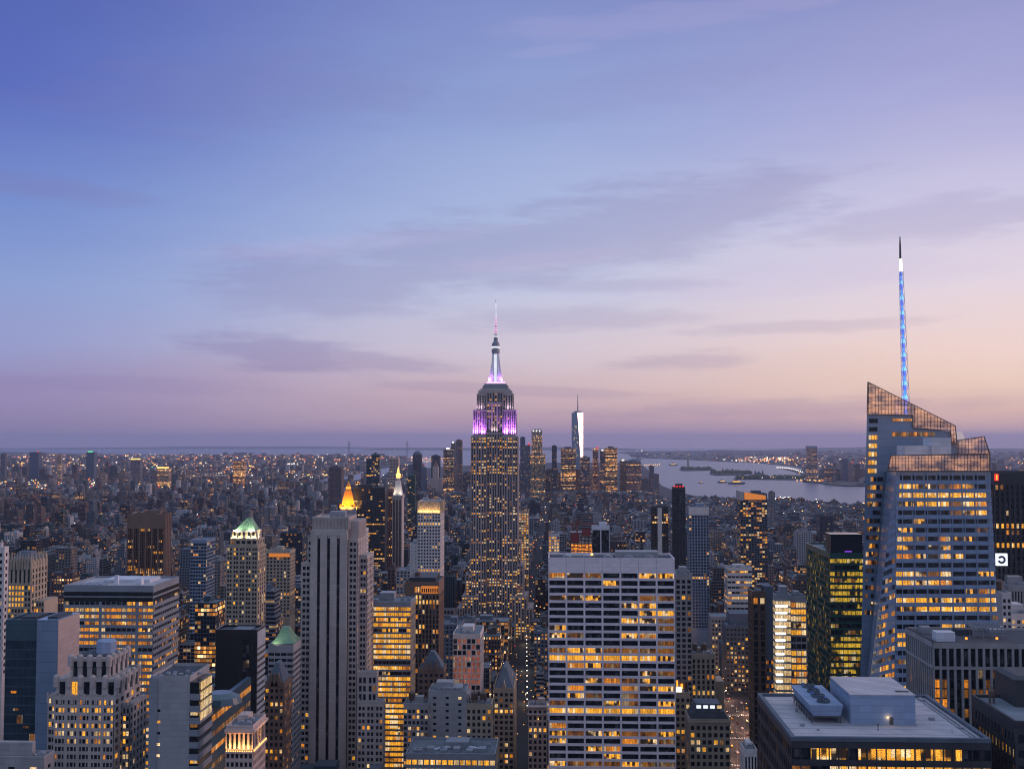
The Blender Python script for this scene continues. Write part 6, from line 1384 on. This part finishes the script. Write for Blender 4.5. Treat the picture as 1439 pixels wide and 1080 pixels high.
# bridges
def susp(name, lb, P, twr, zdeck, ztop, sag, m='slate', lightm='lamp_warm', r_=2.2, lights=True):
    (xa, ya), (xb, yb) = P; g = gz(xa, ya); r = bpy.data.objects.new(name, None); COL.objects.link(r); r.location = (xa, ya, g); tag(r, lb, 'bridge'); o = (xa, ya, g)
    def pt_(t_, z): return (xa+(xb-xa)*t_, ya+(yb-ya)*t_, gz(xa+(xb-xa)*t_, ya+(yb-ya)*t_)+z)
    mb = MB()
    for k in range(12): mb.bar(pt_(k/12, zdeck), pt_((k+1)/12, zdeck), r_*1.6)
    mb.build('deck', M[m], r, o)
    for t_ in twr:
        mb = MB()
        for s in (-1, 1): q = pt_(t_, 0); mb.box(q[0]+s*12-3, q[0]+s*12+3, q[1]-4, q[1]+4, q[2], q[2]+ztop)
        q = pt_(t_, 0)
        for z_ in (zdeck+5, ztop-8, ztop*.75): mb.box(q[0]-12, q[0]+12, q[1]-3, q[1]+3, q[2]+z_, q[2]+z_+7)
        mb.build('tower', M[m], r, o)
    mb = MB(); lb_ = MB(); n = 30
    def h(t_):
        a, b = twr
        if t_ < a: return zdeck+(ztop-zdeck)*(t_/a)**1.3
        if t_ > b: return zdeck+(ztop-zdeck)*((1-t_)/(1-b))**1.3
        u_ = (t_-a)/(b-a)*2-1; return ztop-sag*(1-u_*u_)
    for k in range(n): mb.bar(pt_(k/n, h(k/n)), pt_((k+1)/n, h((k+1)/n)), r_*.7)
    for k in range(n): q = pt_(k/n, max(h(k/n), zdeck)+2); q2 = pt_(k/n, zdeck+4); [lb_.box(w_[0]-.8, w_[0]+.8, w_[1]-.8, w_[1]+.8, w_[2], w_[2]+1.5) for w_ in (q, q2)]
    for k in range(1, n): mb.bar(pt_(k/n, zdeck), pt_(k/n, h(k/n)), r_*.3)
    mb.build('main_cable', M[m], r, o)
    if lights: tag(lb_.build('deck_light', M[lightm], r, o), kind='stuff')
a, b = earth(228, 681), earth(352, 677); susp('suspension_bridge', 'suspension bridge with lit cables over the river, left of the orange wrapped tower', (a, b), (.22, .78), 42, 102, 50, 'metal_grey')
a, b = earth(480, 637), earth(580, 636.5); a = (fx(478, 17500), 17500); b = (fx(582, 17500), 17500)
susp('suspension_bridge', 'very distant suspension bridge on the horizon left of the purple lit skyscraper', (a, b), (.106, .894), 70, 235, 140, 'slate', lights=False, r_=1.2)
# gas tank lights of a lit pier line (river piers and promenades)
# ---- city blocks ----------------------------------------------------------------------------------
rg = random.Random(2024)
PAL = [((.16, .145, .14), 'tan brick'), ((.085, .075, .075), 'brown brick'), ((.13, .085, .085), 'red brick'), ((.14, .175, .22), 'grey stone'), ((.36, .36, .39), 'pale stone'),
       ((.035, .075, .11), 'blue grey glass'), ((.21, .205, .20), 'beige limestone'), ((.045, .06, .08), 'dark grey'), ((.50, .52, .57), 'white brick'), ((.075, .11, .15), 'slate grey'), ((.025, .07, .085), 'dark teal')]
AVX = [-2300+k*230 for k in range(21)]; AVX = [x-15 for x in AVX]      # avenue centre lines incl. -45 and 145-ish
AVX = [-45-k*215 for k in range(1, 40)]+[-45, 144]+[144+k*235 for k in range(1, 30)]; AVX.sort()
PROT = sorted(HERO, key=lambda h: h[7])
import bisect
KR, KL = ray(1036, 1040), ray(737, 960); KR, KL = KR[0]/KR[1], KL[0]/KL[1]
PROT += [(0, 0, 0, 0, 1025, 1050, 1088, 1110, 0), (0, 0, 0, 0, 734, 742, 1088, 1450, 0)]
PROT.sort(key=lambda h: h[7])
def blocked(x0, x1, y0, y1):
    for K, w_, ym in ((KR, 11, 1120), (KL, 5, 1700)):
        if y1 < ym and y1 > 700 and x0 < K*y1+w_+2 and x1 > K*y0-w_-2: return True
    for h in HERO:
        if x0 < h[1] and x1 > h[0] and y0 < h[3] and y1 > h[2]: return True
    return False
def limit(x0, x1, y, h, z0):
    """lowest roof allowed so that nothing named is hidden"""
    a, b = proj(x0, y, 0)[0], proj(x1, y, 0)[0]; lim = 0
    for q in PROT:
        if q[7] > y and a < q[5] and b > q[4]: lim = max(lim, q[6])
    return lim
SP = []
def try_add(x0, x1, y0, y1, h, c, lit, typ, form):
    z0 = gz(x0, y0)
    if blocked(x0, x1, y0, y1): return
    lim = limit(x0, x1, y0, h, z0)
    if lim:
        hm = fz(lim, y0, 720)-z0
        if h > hm: h = hm*rg.uniform(.75, .98)
    if h < 5: return
    SP.append((x0, x1, y0, y1, z0-2, z0+h, c, lit, typ, form, rg.random()))
# Manhattan lots
y = 470.0
while y < 4700:
    depth = 31 if y < 2500 else 34
    for half_ in (0, 1):
        ya = y+half_*(depth+1)
        for i in range(len(AVX)-1):
            xa, xb = AVX[i]+11, AVX[i+1]-11
            if abs(xa) > .56*ya+150 and abs(xb) > .56*ya+150: continue
            x = xa
            while x < xb-8:
                wv = rg.choice((9, 13, 18, 24, 30, 38)) if y < 2600 else rg.choice((10, 14, 20, 28, 38))
                if xb-x < wv+10: wv = xb-x
                x1 = x+wv; px, py = proj(x, ya, 0)
                if -60 < px < 1500 and not (ya > 2400 and is_water(x, ya)) and ya < 260*1560/55*.97:
                    u_ = rg.random(); t_ = min(1, max(0, (ya-900)/1500))
                    if ya < 1700: h = rg.uniform(38, 78) if u_ < .62 else rg.uniform(15, 38) if u_ < .82 else rg.uniform(78, 118)
                    elif ya < 2600: h = rg.uniform(16, 42) if u_ < .72 else rg.uniform(42, 70) if u_ < .95 else rg.uniform(70, 100)
                    else: h = rg.uniform(10, 24) if u_ < .80 else rg.uniform(24, 50) if u_ < .96 else rg.uniform(50, 85)
                    if wv < 15: h = min(h, 55)
                    if px > 900 and ya > 2500: h = min(h, rg.uniform(14, 30))
                    if ya < 650: h = min(h, 70)
                    ci = rg.randrange(len(PAL)); typ = rg.choice((0, 0, 0, 0, 1, 2, 3))
                    if ci == 5: typ = 3
                    lit = rg.choice((.03, .06, .1, .16, .26, .45)) if h > 30 else rg.choice((.03, .06, .1, .2))
                    if ya > 1700: lit *= .6
                    form = rg.choice((0, 0, 1, 1, 3, 3, 2)) if h > 36 and wv > 16 else rg.choice((0, 0, 3))
                    gp = rg.uniform(0, 1.2) if rg.random() < .8 else 4
                    try_add(x+.2, x1-.2-gp, ya, ya+depth-rg.uniform(0, 7), h, ci, lit, typ, form)
                x = x1
    y += 2*depth+2+16
# housing slabs in clumps and downtown cluster, river towns
def cluster(px0, px1, d0, d1, n, hs, ws, lit=.15, cols=None):
    for _ in range(n):
        D = rg.uniform(d0, d1); x = fx(rg.uniform(px0, px1), D, 660); wv = rg.uniform(*ws)
        if is_water(x, D): continue
        try_add(x, x+wv, D, D+wv*rg.uniform(.5, 1.1), rg.uniform(*hs)*rg.uniform(.6, 1), rg.choice(cols) if cols else rg.randrange(len(PAL)), rg.choice((lit*.5, lit, lit*2)), rg.choice((0, 0, 1, 2)), rg.choice((0, 1)))
cluster(625, 905, 4500, 5500, 150, (60, 150), (28, 50), .16); cluster(735, 900, 4500, 5200, 60, (110, 175), (30, 46), .2)
cluster(50, 130, 3400, 4000, 26, (55, 70), (22, 30), .08, (0, 1, 2)); cluster(160, 330, 3600, 4600, 70, (40, 70), (20, 34), .08, (0, 1, 2, 3)); cluster(0, 60, 3300, 3900, 14, (50, 70), (20, 34), .08, (0, 1, 2))
cluster(0, 260, 5800, 7400, 70, (40, 110), (24, 44), .12); cluster(1150, 1215, 6600, 7600, 34, (40, 120), (26, 46), .15); cluster(1395, 1450, 5600, 7600, 20, (40, 110), (26, 46), .15)
cluster(1085, 1215, 2300, 3600, 40, (28, 52), (22, 38), .12); cluster(480, 640, 4200, 5500, 60, (40, 90), (24, 40), .12); cluster(905, 1060, 2400, 3600, 30, (28, 48), (22, 38), .1)
FARSP = []
def fartown(px0, px1, py0, py1, n, hs, ws):
    for _ in range(n):
        px, py = rg.uniform(px0, px1), py0+(py1-py0)*rg.random()**1.3
        if any(inpoly(px, py, W_) for W_ in WATER): continue
        x, y = earth(px, py)
        if not (4200 < y < 26000): continue
        h = rg.uniform(*hs)*(1 if rg.random() < .9 else 2.4); wv = rg.uniform(*ws)*(y/7000)
        if limit(x, x+wv, y, h, 0) and fz(limit(x, x+wv, y, h, 0), y) < gz(x, y)+4: continue
        FARSP.append((x, x+wv, y, y+wv, gz(x, y), gz(x, y)+h, rg.randrange(len(PAL)), rg.choice((.05, .12, .25)), 0, 0, rg.random()))
fartown(-30, 640, 688, 712, 1500, (9, 30), (14, 26)); fartown(-30, 590, 640, 690, 5400, (9, 26), (14, 34)); fartown(1110, 1470, 633, 684, 1500, (9, 26), (14, 34)); fartown(885, 1130, 634, 650, 500, (8, 20), (14, 34))
# visible area by a coarse painter's buffer, nearest first
WB, HB = 720, 540
buf = bytearray(WB*HB)
def rect(x0, x1, y0, ztop, zb, y1=None):
    P = [proj(x0, y0, ztop), proj(x1, y0, ztop)]; a, b = P[0][0], P[1][0]
    if y1 is not None: a = min(a, proj(x0, y1, ztop)[0]); b = max(b, proj(x1, y1, ztop)[0])
    return int(a/2), int(b/2)+1, int(P[0][1]/2), int(proj(x0, y0, zb)[1]/2)+1
ev = [(h[7], 'h', h) for h in HERO]+[(s[2], 's', i) for i, s in enumerate(SP)]
ev.sort(key=lambda e: e[0]); VIS = {}
for yy, k, q in ev:
    if k == 'h': a, b, t0, t1 = int(q[4]/2), int(q[5]/2)+1, int(q[8]/2) if len(q) > 8 else 300, 540
    else: s = SP[q]; a, b, t0, t1 = rect(s[0], s[1], s[2], s[5], s[4], s[3])
    a, b, t0, t1 = max(0, a), min(WB, b), max(0, t0), min(HB, t1)
    if a >= b or t0 >= t1:
        if k == 's': VIS[q] = 0
        continue
    cnt = 0; full = b'\x01'*(b-a)
    for r_ in range(t0, t1):
        i0 = r_*WB+a; seg = buf[i0:i0+b-a]
        z_ = seg.count(0)
        if z_: cnt += z_; buf[i0:i0+b-a] = full
    if k == 's': VIS[q] = cnt
order = sorted(VIS, key=lambda i: -VIS[i]); NIND = 215
picked = [i for i in order if VIS[i] > 0][:NIND]; pset = set(picked)
def shape(s, fine=True):
    """boxes of one plain building: (part, box, roofcolour)"""
    x0, x1, y0, y1, z0, z1, ci, lit, typ, form, sd = s; c = PAL[ci][0]; q = random.Random(int(sd*1e6)); w_, l_, h = x1-x0, y1-y0, z1-z0
    bw = q.uniform(2.8, 4.2); fh = q.uniform(3.3, 4.0); rc = q.choice(((.05, .07, .09), (.10, .13, .16), (.30, .30, .34), (.07, .07, .08), (.16, .19, .23)))
    g = (bw, fh, c, (sd, lit, typ), rc); plain = (bw, fh, tuple(v*.9 for v in c), (sd, 0, 9), rc); L = []
    if form == 0: L.append(('wall', (x0, x1, y0, y1, z0, z1), g))
    elif form == 1: zm = z0+h*q.uniform(.6, .82); i_ = w_*q.uniform(.1, .2); L += [('wall', (x0, x1, y0, y1, z0, zm), g), ('wall', (x0+i_, x1-i_*q.uniform(0, 1), y0+i_, y1-1, zm, z1), g)]
    elif form == 2:
        za, zb_ = z0+h*.62, z0+h*.82; L += [('wall', (x0, x1, y0, y1, z0, za), g), ('wall', (x0+w_*.13, x1-w_*.13, y0+l_*.1, y1-l_*.05, za, zb_), g), ('wall', (x0+w_*.27, x1-w_*.27, y0+l_*.22, y1-l_*.12, zb_, z1), g)]
    else: sp_ = x0+w_*q.uniform(.35, .65); L += [('wall', (x0, sp_, y0, y1, z0, z1), g), ('wall', (sp_, x1, y0+q.uniform(1, 5), y1-.3, z0, z0+h*q.uniform(.72, .93)), g)]
    if fine:
        tx0, tx1, ty0, ty1 = L[0][1][:4] if form in (0, 3) else L[-1][1][:4]
        if form == 0 or form == 3:
            zt_ = z1; th = .5
            for bx in ((tx0, tx1, ty0, ty0+th), (tx0, tx1, ty1-th, ty1), (tx0, tx0+th, ty0+th, ty1-th), (tx1-th, tx1, ty0+th, ty1-th)): L.append(('parapet', (*bx, zt_, zt_+1.1), plain))
        tw, tl = tx1-tx0, ty1-ty0; bx = tx0+tw*q.uniform(.1, .5); by = ty0+tl*q.uniform(.3, .55)
        L.append(('bulkhead', (bx, bx+tw*.35, by, by+tl*.35, z1, z1+q.uniform(3, 6)), plain))
        for k in range(q.randrange(1, 5)):
            ux, uy = tx0+1+(tw-4)*q.random(), ty0+1+(tl-4)*q.random(); L.append(('roof_unit', (ux, ux+q.uniform(1.5, 3), uy, uy+q.uniform(1.5, 3), z1, z1+q.uniform(1, 2.4)), (bw, fh, (.33, .34, .38), (sd, 0, 9), (.4, .41, .45))))
    else: L.append(('bulkhead', (x0+w_*.3, x0+w_*.65, y0+l_*.3, y1-l_*.2, z1, z1+4), plain))
    return L, rc
def put(mb, bx, g): mb.box(*bx, 0, g)
NAMES = {0: 'apartment_building', 1: 'office_building', 2: 'office_building', 3: 'glass_office_building'}
LL = {}
def describe(i):
    s = SP[i]; x0, x1, y0, y1, z0, z1, ci, lit, typ, form, sd = s
    px, py = proj((x0+x1)/2, y0, z1); best = sorted(LAND, key=lambda l: ((l[0]-px)/1.0)**2+((l[1]-py)*1.0)**2)
    h = z1-z0; w_ = x1-x0
    a1 = 'tall' if h > 78 else 'low' if h < 30 else 'mid height'
    a2 = 'narrow' if w_ < 15 else 'broad' if w_ > 29 else ''
    lt_ = 'many lit windows' if lit >= .2 else 'a few lit windows' if lit >= .08 else 'mostly dark windows'
    tp = {0: 'flat roof', 1: 'set back top', 2: 'stepped top', 3: 'two roof levels'}[form]
    b = best[0]; dx, dy = px-b[0], py-b[1]
    side = ('left of' if dx < 0 else 'right of') if abs(dx) > abs(dy) else ('below' if dy > 0 else 'above')
    return a1, a2, PAL[ci][1], tp, lt_, side, b[2], best, px, py
seen = {}
for i in picked:
    a1, a2, cn, tp, lt_, side, lm, best, px, py = describe(i)
    n_ = {0: 'block', 1: 'office', 2: 'office', 3: 'glass block'}[SP[i][8]]
    c1 = ' '.join(f'{a1} {a2} {cn} {n_} with {tp} {side} {lm}'.split())
    c2 = ' '.join(f'{a2} {cn} {n_} with {tp}, {lt_}, {side} {lm}'.split())
    c3 = []
    for b in best[1:6]:
        dx, dy = px-b[0], py-b[1]; sd2 = ('left of' if dx < 0 else 'right of') if abs(dx) > abs(dy) else ('below' if dy > 0 else 'above')
        c3.append(' '.join(f'{cn} {n_} {side} {lm}, {sd2} {b[2]}'.split()))
        c3.append(' '.join(f'{a1} {cn} {n_} {tp} {sd2} {b[2]}'.split()))
    c4 = [f'{cn} {n_} about {k} building widths {("left" if px < best[0][0] else "right")} of {lm}' for k in (max(2, round(abs(px-best[0][0])/22)),)]
    ok = [c for c in [c1, c2]+c3+c4 if c not in seen and 4 <= len(c.split()) <= 16]
    lbl = ok[0] if ok else None
    if lbl is None:
        lbl = f'{cn} {n_} at {round(px/14.39)} percent across and {round(py/10.8)} percent down'
    seen[lbl] = i; LL[i] = lbl
for i in picked:
    s = SP[i]; L, rc = shape(s); o = ((s[0]+s[1])/2, (s[2]+s[3])/2, s[4]); mb = MB()
    for nme, bx, g in L:
        if nme in ('wall', 'parapet'): put(mb, bx, g)
    ob = mb.build(NAMES[s[8]], 'facade', None, o); tag(ob, LL[i], 'building', 'buildings filling the city blocks')
    big = VIS[i] > 60
    mb = MB(); any_ = False
    for nme, bx, g in L:
        if nme == 'bulkhead': m2 = MB(); put(m2, bx, g); m2.build('bulkhead', 'facade', ob, o)
        if nme == 'roof_unit':
            if big: m2 = MB(); put(m2, bx, g); m2.build('roof_unit', 'facade', ob, o)
    if s[10] < .6 and s[5]-s[4] > 25:
        m2 = MB(); q = L[-1][1]; top = L[0][1] if s[9] in (0, 3) else L[[k for k, e in enumerate(L) if e[0] == 'wall'][-1]][1]
        tank(m2, top[0]+(top[1]-top[0])*.75, top[2]+(top[3]-top[2])*.6, s[5], 2.0, 3.8); m2.build('water_tank', 'bronze', ob, o)
rest = MB()
for i, s in enumerate(SP):
    if i in pset: continue
    for nme, bx, g in shape(s, s[2] < 2400 and VIS.get(i, 0) > 0)[0]: put(rest, bx, g)
for s in FARSP:
    for nme, bx, g in shape(s, False)[0][:1]: rest.box(*bx, 0, g, back=False)
tag(rest.build('city_buildings', 'facade'), 'dense mass of smaller buildings stretching to the rivers and the horizon', 'buildings', kind='stuff')
print('SPEC', len(SP), len(FARSP), 'picked', len(picked), 'windows', ALLW[0], 'minvis', VIS[picked[-1]])
# ---- city lights -------------------------------------------------------------------------------------
rg = random.Random(11); lights = MB()
keys = ['lamp_warm', 'lamp_orange', 'lamp_white', 'lamp_red', 'lamp_green']
def dot(px, py, k, size=1.0, hz=None):
    x, y = earth(px, py); s = y/1560*size*.5; z = gz(x, y)+(rg.uniform(6, 16) if hz is None else hz); lights.box(x-s, x+s, y-s, y+s, z, z+s*1.6, k, back=False)
def wk(): return rg.choices(range(5), (40, 34, 18, 6, 2))[0]
for _ in range(2600):
    px, py = rg.uniform(-10, 600), 640+50*rg.random()**1.2
    if not any(inpoly(px, py, W_) for W_ in WATER): dot(px, py, wk(), rg.uniform(.6, 1.45))
for _ in range(700):
    px, py = rg.uniform(1000, 1450), rg.triangular(642, 684, 648)
    if not any(inpoly(px, py, W_) for W_ in WATER): dot(px, py, wk(), rg.uniform(.5, 1.2))
for _ in range(60): dot(rg.uniform(880, 1440), rg.uniform(634, 642), wk(), .6)
for _ in range(40): dot(rg.uniform(100, 640), rg.uniform(631, 638), rg.choice((0, 1, 2)), .5, 30)
for _ in range(150): dot(rg.triangular(560, 650, 600), rg.uniform(643, 650), wk(), .6)
for _ in range(170): dot(rg.triangular(1020, 1135, 1090), rg.uniform(643, 649.5), rg.choice((0, 1, 2)), rg.uniform(.6, 1.1))
for k in range(26): dot(1040+k*3.9, 672.5+.4*math.sin(k), rg.choice((0, 2)), .9, 8)
for k in range(16): t_ = k/15; dot(1092+38*t_, 658.2+7.5*t_**2.2, 2, 1.1, 8)
for k in range(20): dot(1117+rg.random()*40, 676+rg.random()*1.6, rg.choice((0, 1)), 1.2, 8)
for (a, b, py, k, n) in ((406, 442, 672.5, 2, 26), (426, 462, 670, 0, 24), (395, 415, 653.2, 2, 14), (350, 357, 656.4, 0, 8), (460, 500, 647.5, 1, 30), (510, 560, 645, 1, 24), (1090, 1112, 702.6, 2, 10), (906, 930, 655, 0, 8), (250, 275, 647, 1, 14), (292, 300, 678, 1, 8)):
    for j in range(n): dot(a+(b-a)*j/n, py+rg.uniform(-.6, .6), k, 1.15)
# street level and rooftop lights nearer in
for _ in range(4600):
    D = 900*math.exp(rg.random()*1.6); px = rg.uniform(-5, 1445); x = fx(px, D, 800)
    if is_water(x, D): continue
    s = D/1560*rg.uniform(.5, 1.2)*.5; z = rg.uniform(10, 45 if D < 2500 else 26); lights.box(x-s, x+s, D-s, D+s, z, z+s*1.7, wk(), back=False)
for (px, py, k, sz) in ((320.5, 690.5, 2, 1.8), (456, 695, None, 0), (902, 624, 2, 1.4)):
    if k is not None: dot(px, py if py > 632 else 634, k, sz)
tag(lights.build('city_lights', keys), 'scattered warm and white lights of the distant streets and windows', 'lights', kind='stuff')
# avenue of street lamps
post = None
for k in range(15):
    y = 1040+k*26; x = KL*y+1; r = bpy.data.objects.new('street_lamp', None); COL.objects.link(r); r.location = (x, y, 0)
    tag(r, 'white street lamp in the upright line of lamps left of the white banded slab', 'street lamp', 'street lamps along the dark avenue')
    if post is None:
        mb = MB(); mb.bar((0, 0, 3), (0, 0, 13), .22, n=6, r2=.14); mb.bar((0, 0, 13), (1.8, -.3, 13.8), .12); post = mb.build('pole', M['steel_dark'], r).data
        mb = MB(); mb.box(1.1, 2.2, -.7, .1, 13.2, 13.9); head = mb.build('lamp_head', M['lamp_white'], r).data
    else:
        for n2, me in (('pole', post), ('lamp_head', head)): c = bpy.data.objects.new(n2, me); COL.objects.link(c); c.parent = r
for y in (1090, 1240, 1400): lamp(None, (0, 0, 0), (KL*y, y, 12), None, (1, .75, .45), 2500, .5, name='street_light', kind='POINT')
# lit avenue with traffic at the lower right
road = MB(); road.quad([(KR*700-13, 700, 4.0), (KR*700+13, 700, 4.0), (KR*1125+13, 1125, 4.0), (KR*1125-13, 1125, 4.0)]); tag(road.build('avenue_road', 'asphalt'), kind='structure')
road = MB(); road.quad([(KL*700-7, 700, 4.0), (KL*700+7, 700, 4.0), (KL*1700+7, 1700, 3.8), (KL*1700-7, 1700, 3.8)]); tag(road.build('avenue_road', 'asphalt'), kind='structure')
mk = MB()
for k in range(60):
    for xx in (137.5, 144, 150.5): mk.frus(*[q_+KR*(800+k*5)-144 for q_ in (xx-.08, xx+.08)], 800+k*5, 802+k*5, 4.02, *[q_+KR*(800+k*5)-144 for q_ in (xx-.08, xx+.08)], 800+k*5, 802+k*5, 4.05)
for yy in (890, 970, 1050): 
    for k in range(12): mk.box(KR*yy-12+k*2, KR*yy-11+k*2, yy, yy+4, 4.02, 4.06)
tag(mk.build('road_markings', 'paint_white'), kind='structure')
wallmat('car_yellow', (.75, .45, .04), .05, .3); wallmat('car_dark', (.03, .03, .04), .1, .25); wallmat('car_white', (.7, .7, .7), .05, .3)
def car_parts():
    b = MB(); b.box(-.9, .9, -2.25, 2.25, .35, .85, bottom=True); b.frus(-.85, .85, -1.6, 1.5, .85, -.7, .7, -1.0, .9, 1.45)
    w_ = MB()
    for sx_ in (-.85, .85):
        for sy_ in (-1.4, 1.4):
            for i in range(10):
                a, a2 = 2*math.pi*i/10, 2*math.pi*(i+1)/10
                w_.quad([(sx_-.12, sy_+.34*math.cos(a), .34+.34*math.sin(a)), (sx_+.12, sy_+.34*math.cos(a), .34+.34*math.sin(a)), (sx_+.12, sy_+.34*math.cos(a2), .34+.34*math.sin(a2)), (sx_-.12, sy_+.34*math.cos(a2), .34+.34*math.sin(a2))])
    return b, w_
bodies = {}
CARW = None; HL = None
spots = [(0, 868+9.5*k+rg.uniform(-2, 2), k) for k in range(26)]; spots = [(KR*y-10+4.6*(k*2 % 5)+.8, y, k) for _, y, k in spots]
for (x, y, k) in spots:
    cname = ('car_yellow', 'car_dark', 'car_white')[(k*5+k//3) % 3]; r = bpy.data.objects.new('car', None); COL.objects.link(r); r.location = (x, y, 4.06)
    tag(r, {'car_yellow': 'yellow taxi', 'car_dark': 'dark car', 'car_white': 'white car'}[cname]+' in the glowing street canyon right of the ornate mansard hotel', 'car', {'car_yellow': 'yellow taxis', 'car_dark': 'dark cars', 'car_white': 'white cars'}[cname]+' on the glowing avenue')
    if cname not in bodies: b, w_ = car_parts(); bodies[cname] = b.build('body', M[cname], r).data; WH = w_
    else: c = bpy.data.objects.new('body', bodies[cname]); COL.objects.link(c); c.parent = r
    if CARW is None: CARW = WH.build('wheels', M['rubber'], r).data
    else: c = bpy.data.objects.new('wheels', CARW); COL.objects.link(c); c.parent = r
    if HL is None:
        HL = {}
        for n2, mt in (('tail_light', 'lamp_red'), ('headlight', 'lamp_white')):
            q = MB(); q.box(-.85, -.45, -2.32, -2.2, .55, .8, bottom=True); HL[n2] = (M[mt], q); me_ = q.build(n2, M[mt], r); HL[n2] = me_.data
            if n2 == ('headlight' if k % 2 else 'tail_light'): me_.parent = r
            else: bpy.data.objects.remove(me_)
        n2 = 'headlight' if k % 2 else 'tail_light'; c = bpy.data.objects.new(n2, HL[n2]); COL.objects.link(c); c.parent = r; c.location.x = 1.3
    else:
        n2 = 'headlight' if k % 2 else 'tail_light'
        for dx in (0, 1.3): c = bpy.data.objects.new(n2, HL[n2]); COL.objects.link(c); c.parent = r; c.location.x = dx
for i, y in enumerate((880, 905, 930, 960, 990, 1020, 1060, 1110, 1180)):
    r = bpy.data.objects.new('street_lamp', None); COL.objects.link(r); xx = KR*y-12.3 if i % 2 else KR*y+12.3; r.location = (xx, y, 0)
    tag(r, 'orange street lamp in the glowing street canyon beside the ornate mansard hotel', 'street lamp', 'street lamps on the glowing avenue')
    for n2, me in (('pole', post), ('lamp_head', head)): c = bpy.data.objects.new(n2, me); COL.objects.link(c); c.parent = r
    lamp(r, (xx, y, 0), (xx+(3 if i % 2 else -3), y, 13), None, (1, .50, .28), 11000, .5, name='lamp_light', kind='POINT')
# ---- haze ------------------------------------------------------------------------------------------------
hb = MB(); hb.box(-66000, 66000, -66000, 66000, -420, 470, bottom=True)
m, t = mat('haze'); v = t.n('ShaderNodeVolumePrincipled'); v.inputs['Color'].default_value = (.66, .69, .93, 1); v.inputs['Density'].default_value = 2.5e-5; v.inputs['Anisotropy'].default_value = .2
o_ = t.n('ShaderNodeOutputMaterial'); t.l(v.outputs[0], o_.inputs['Volume']); tag(hb.build('haze', 'haze'), kind='stuff')
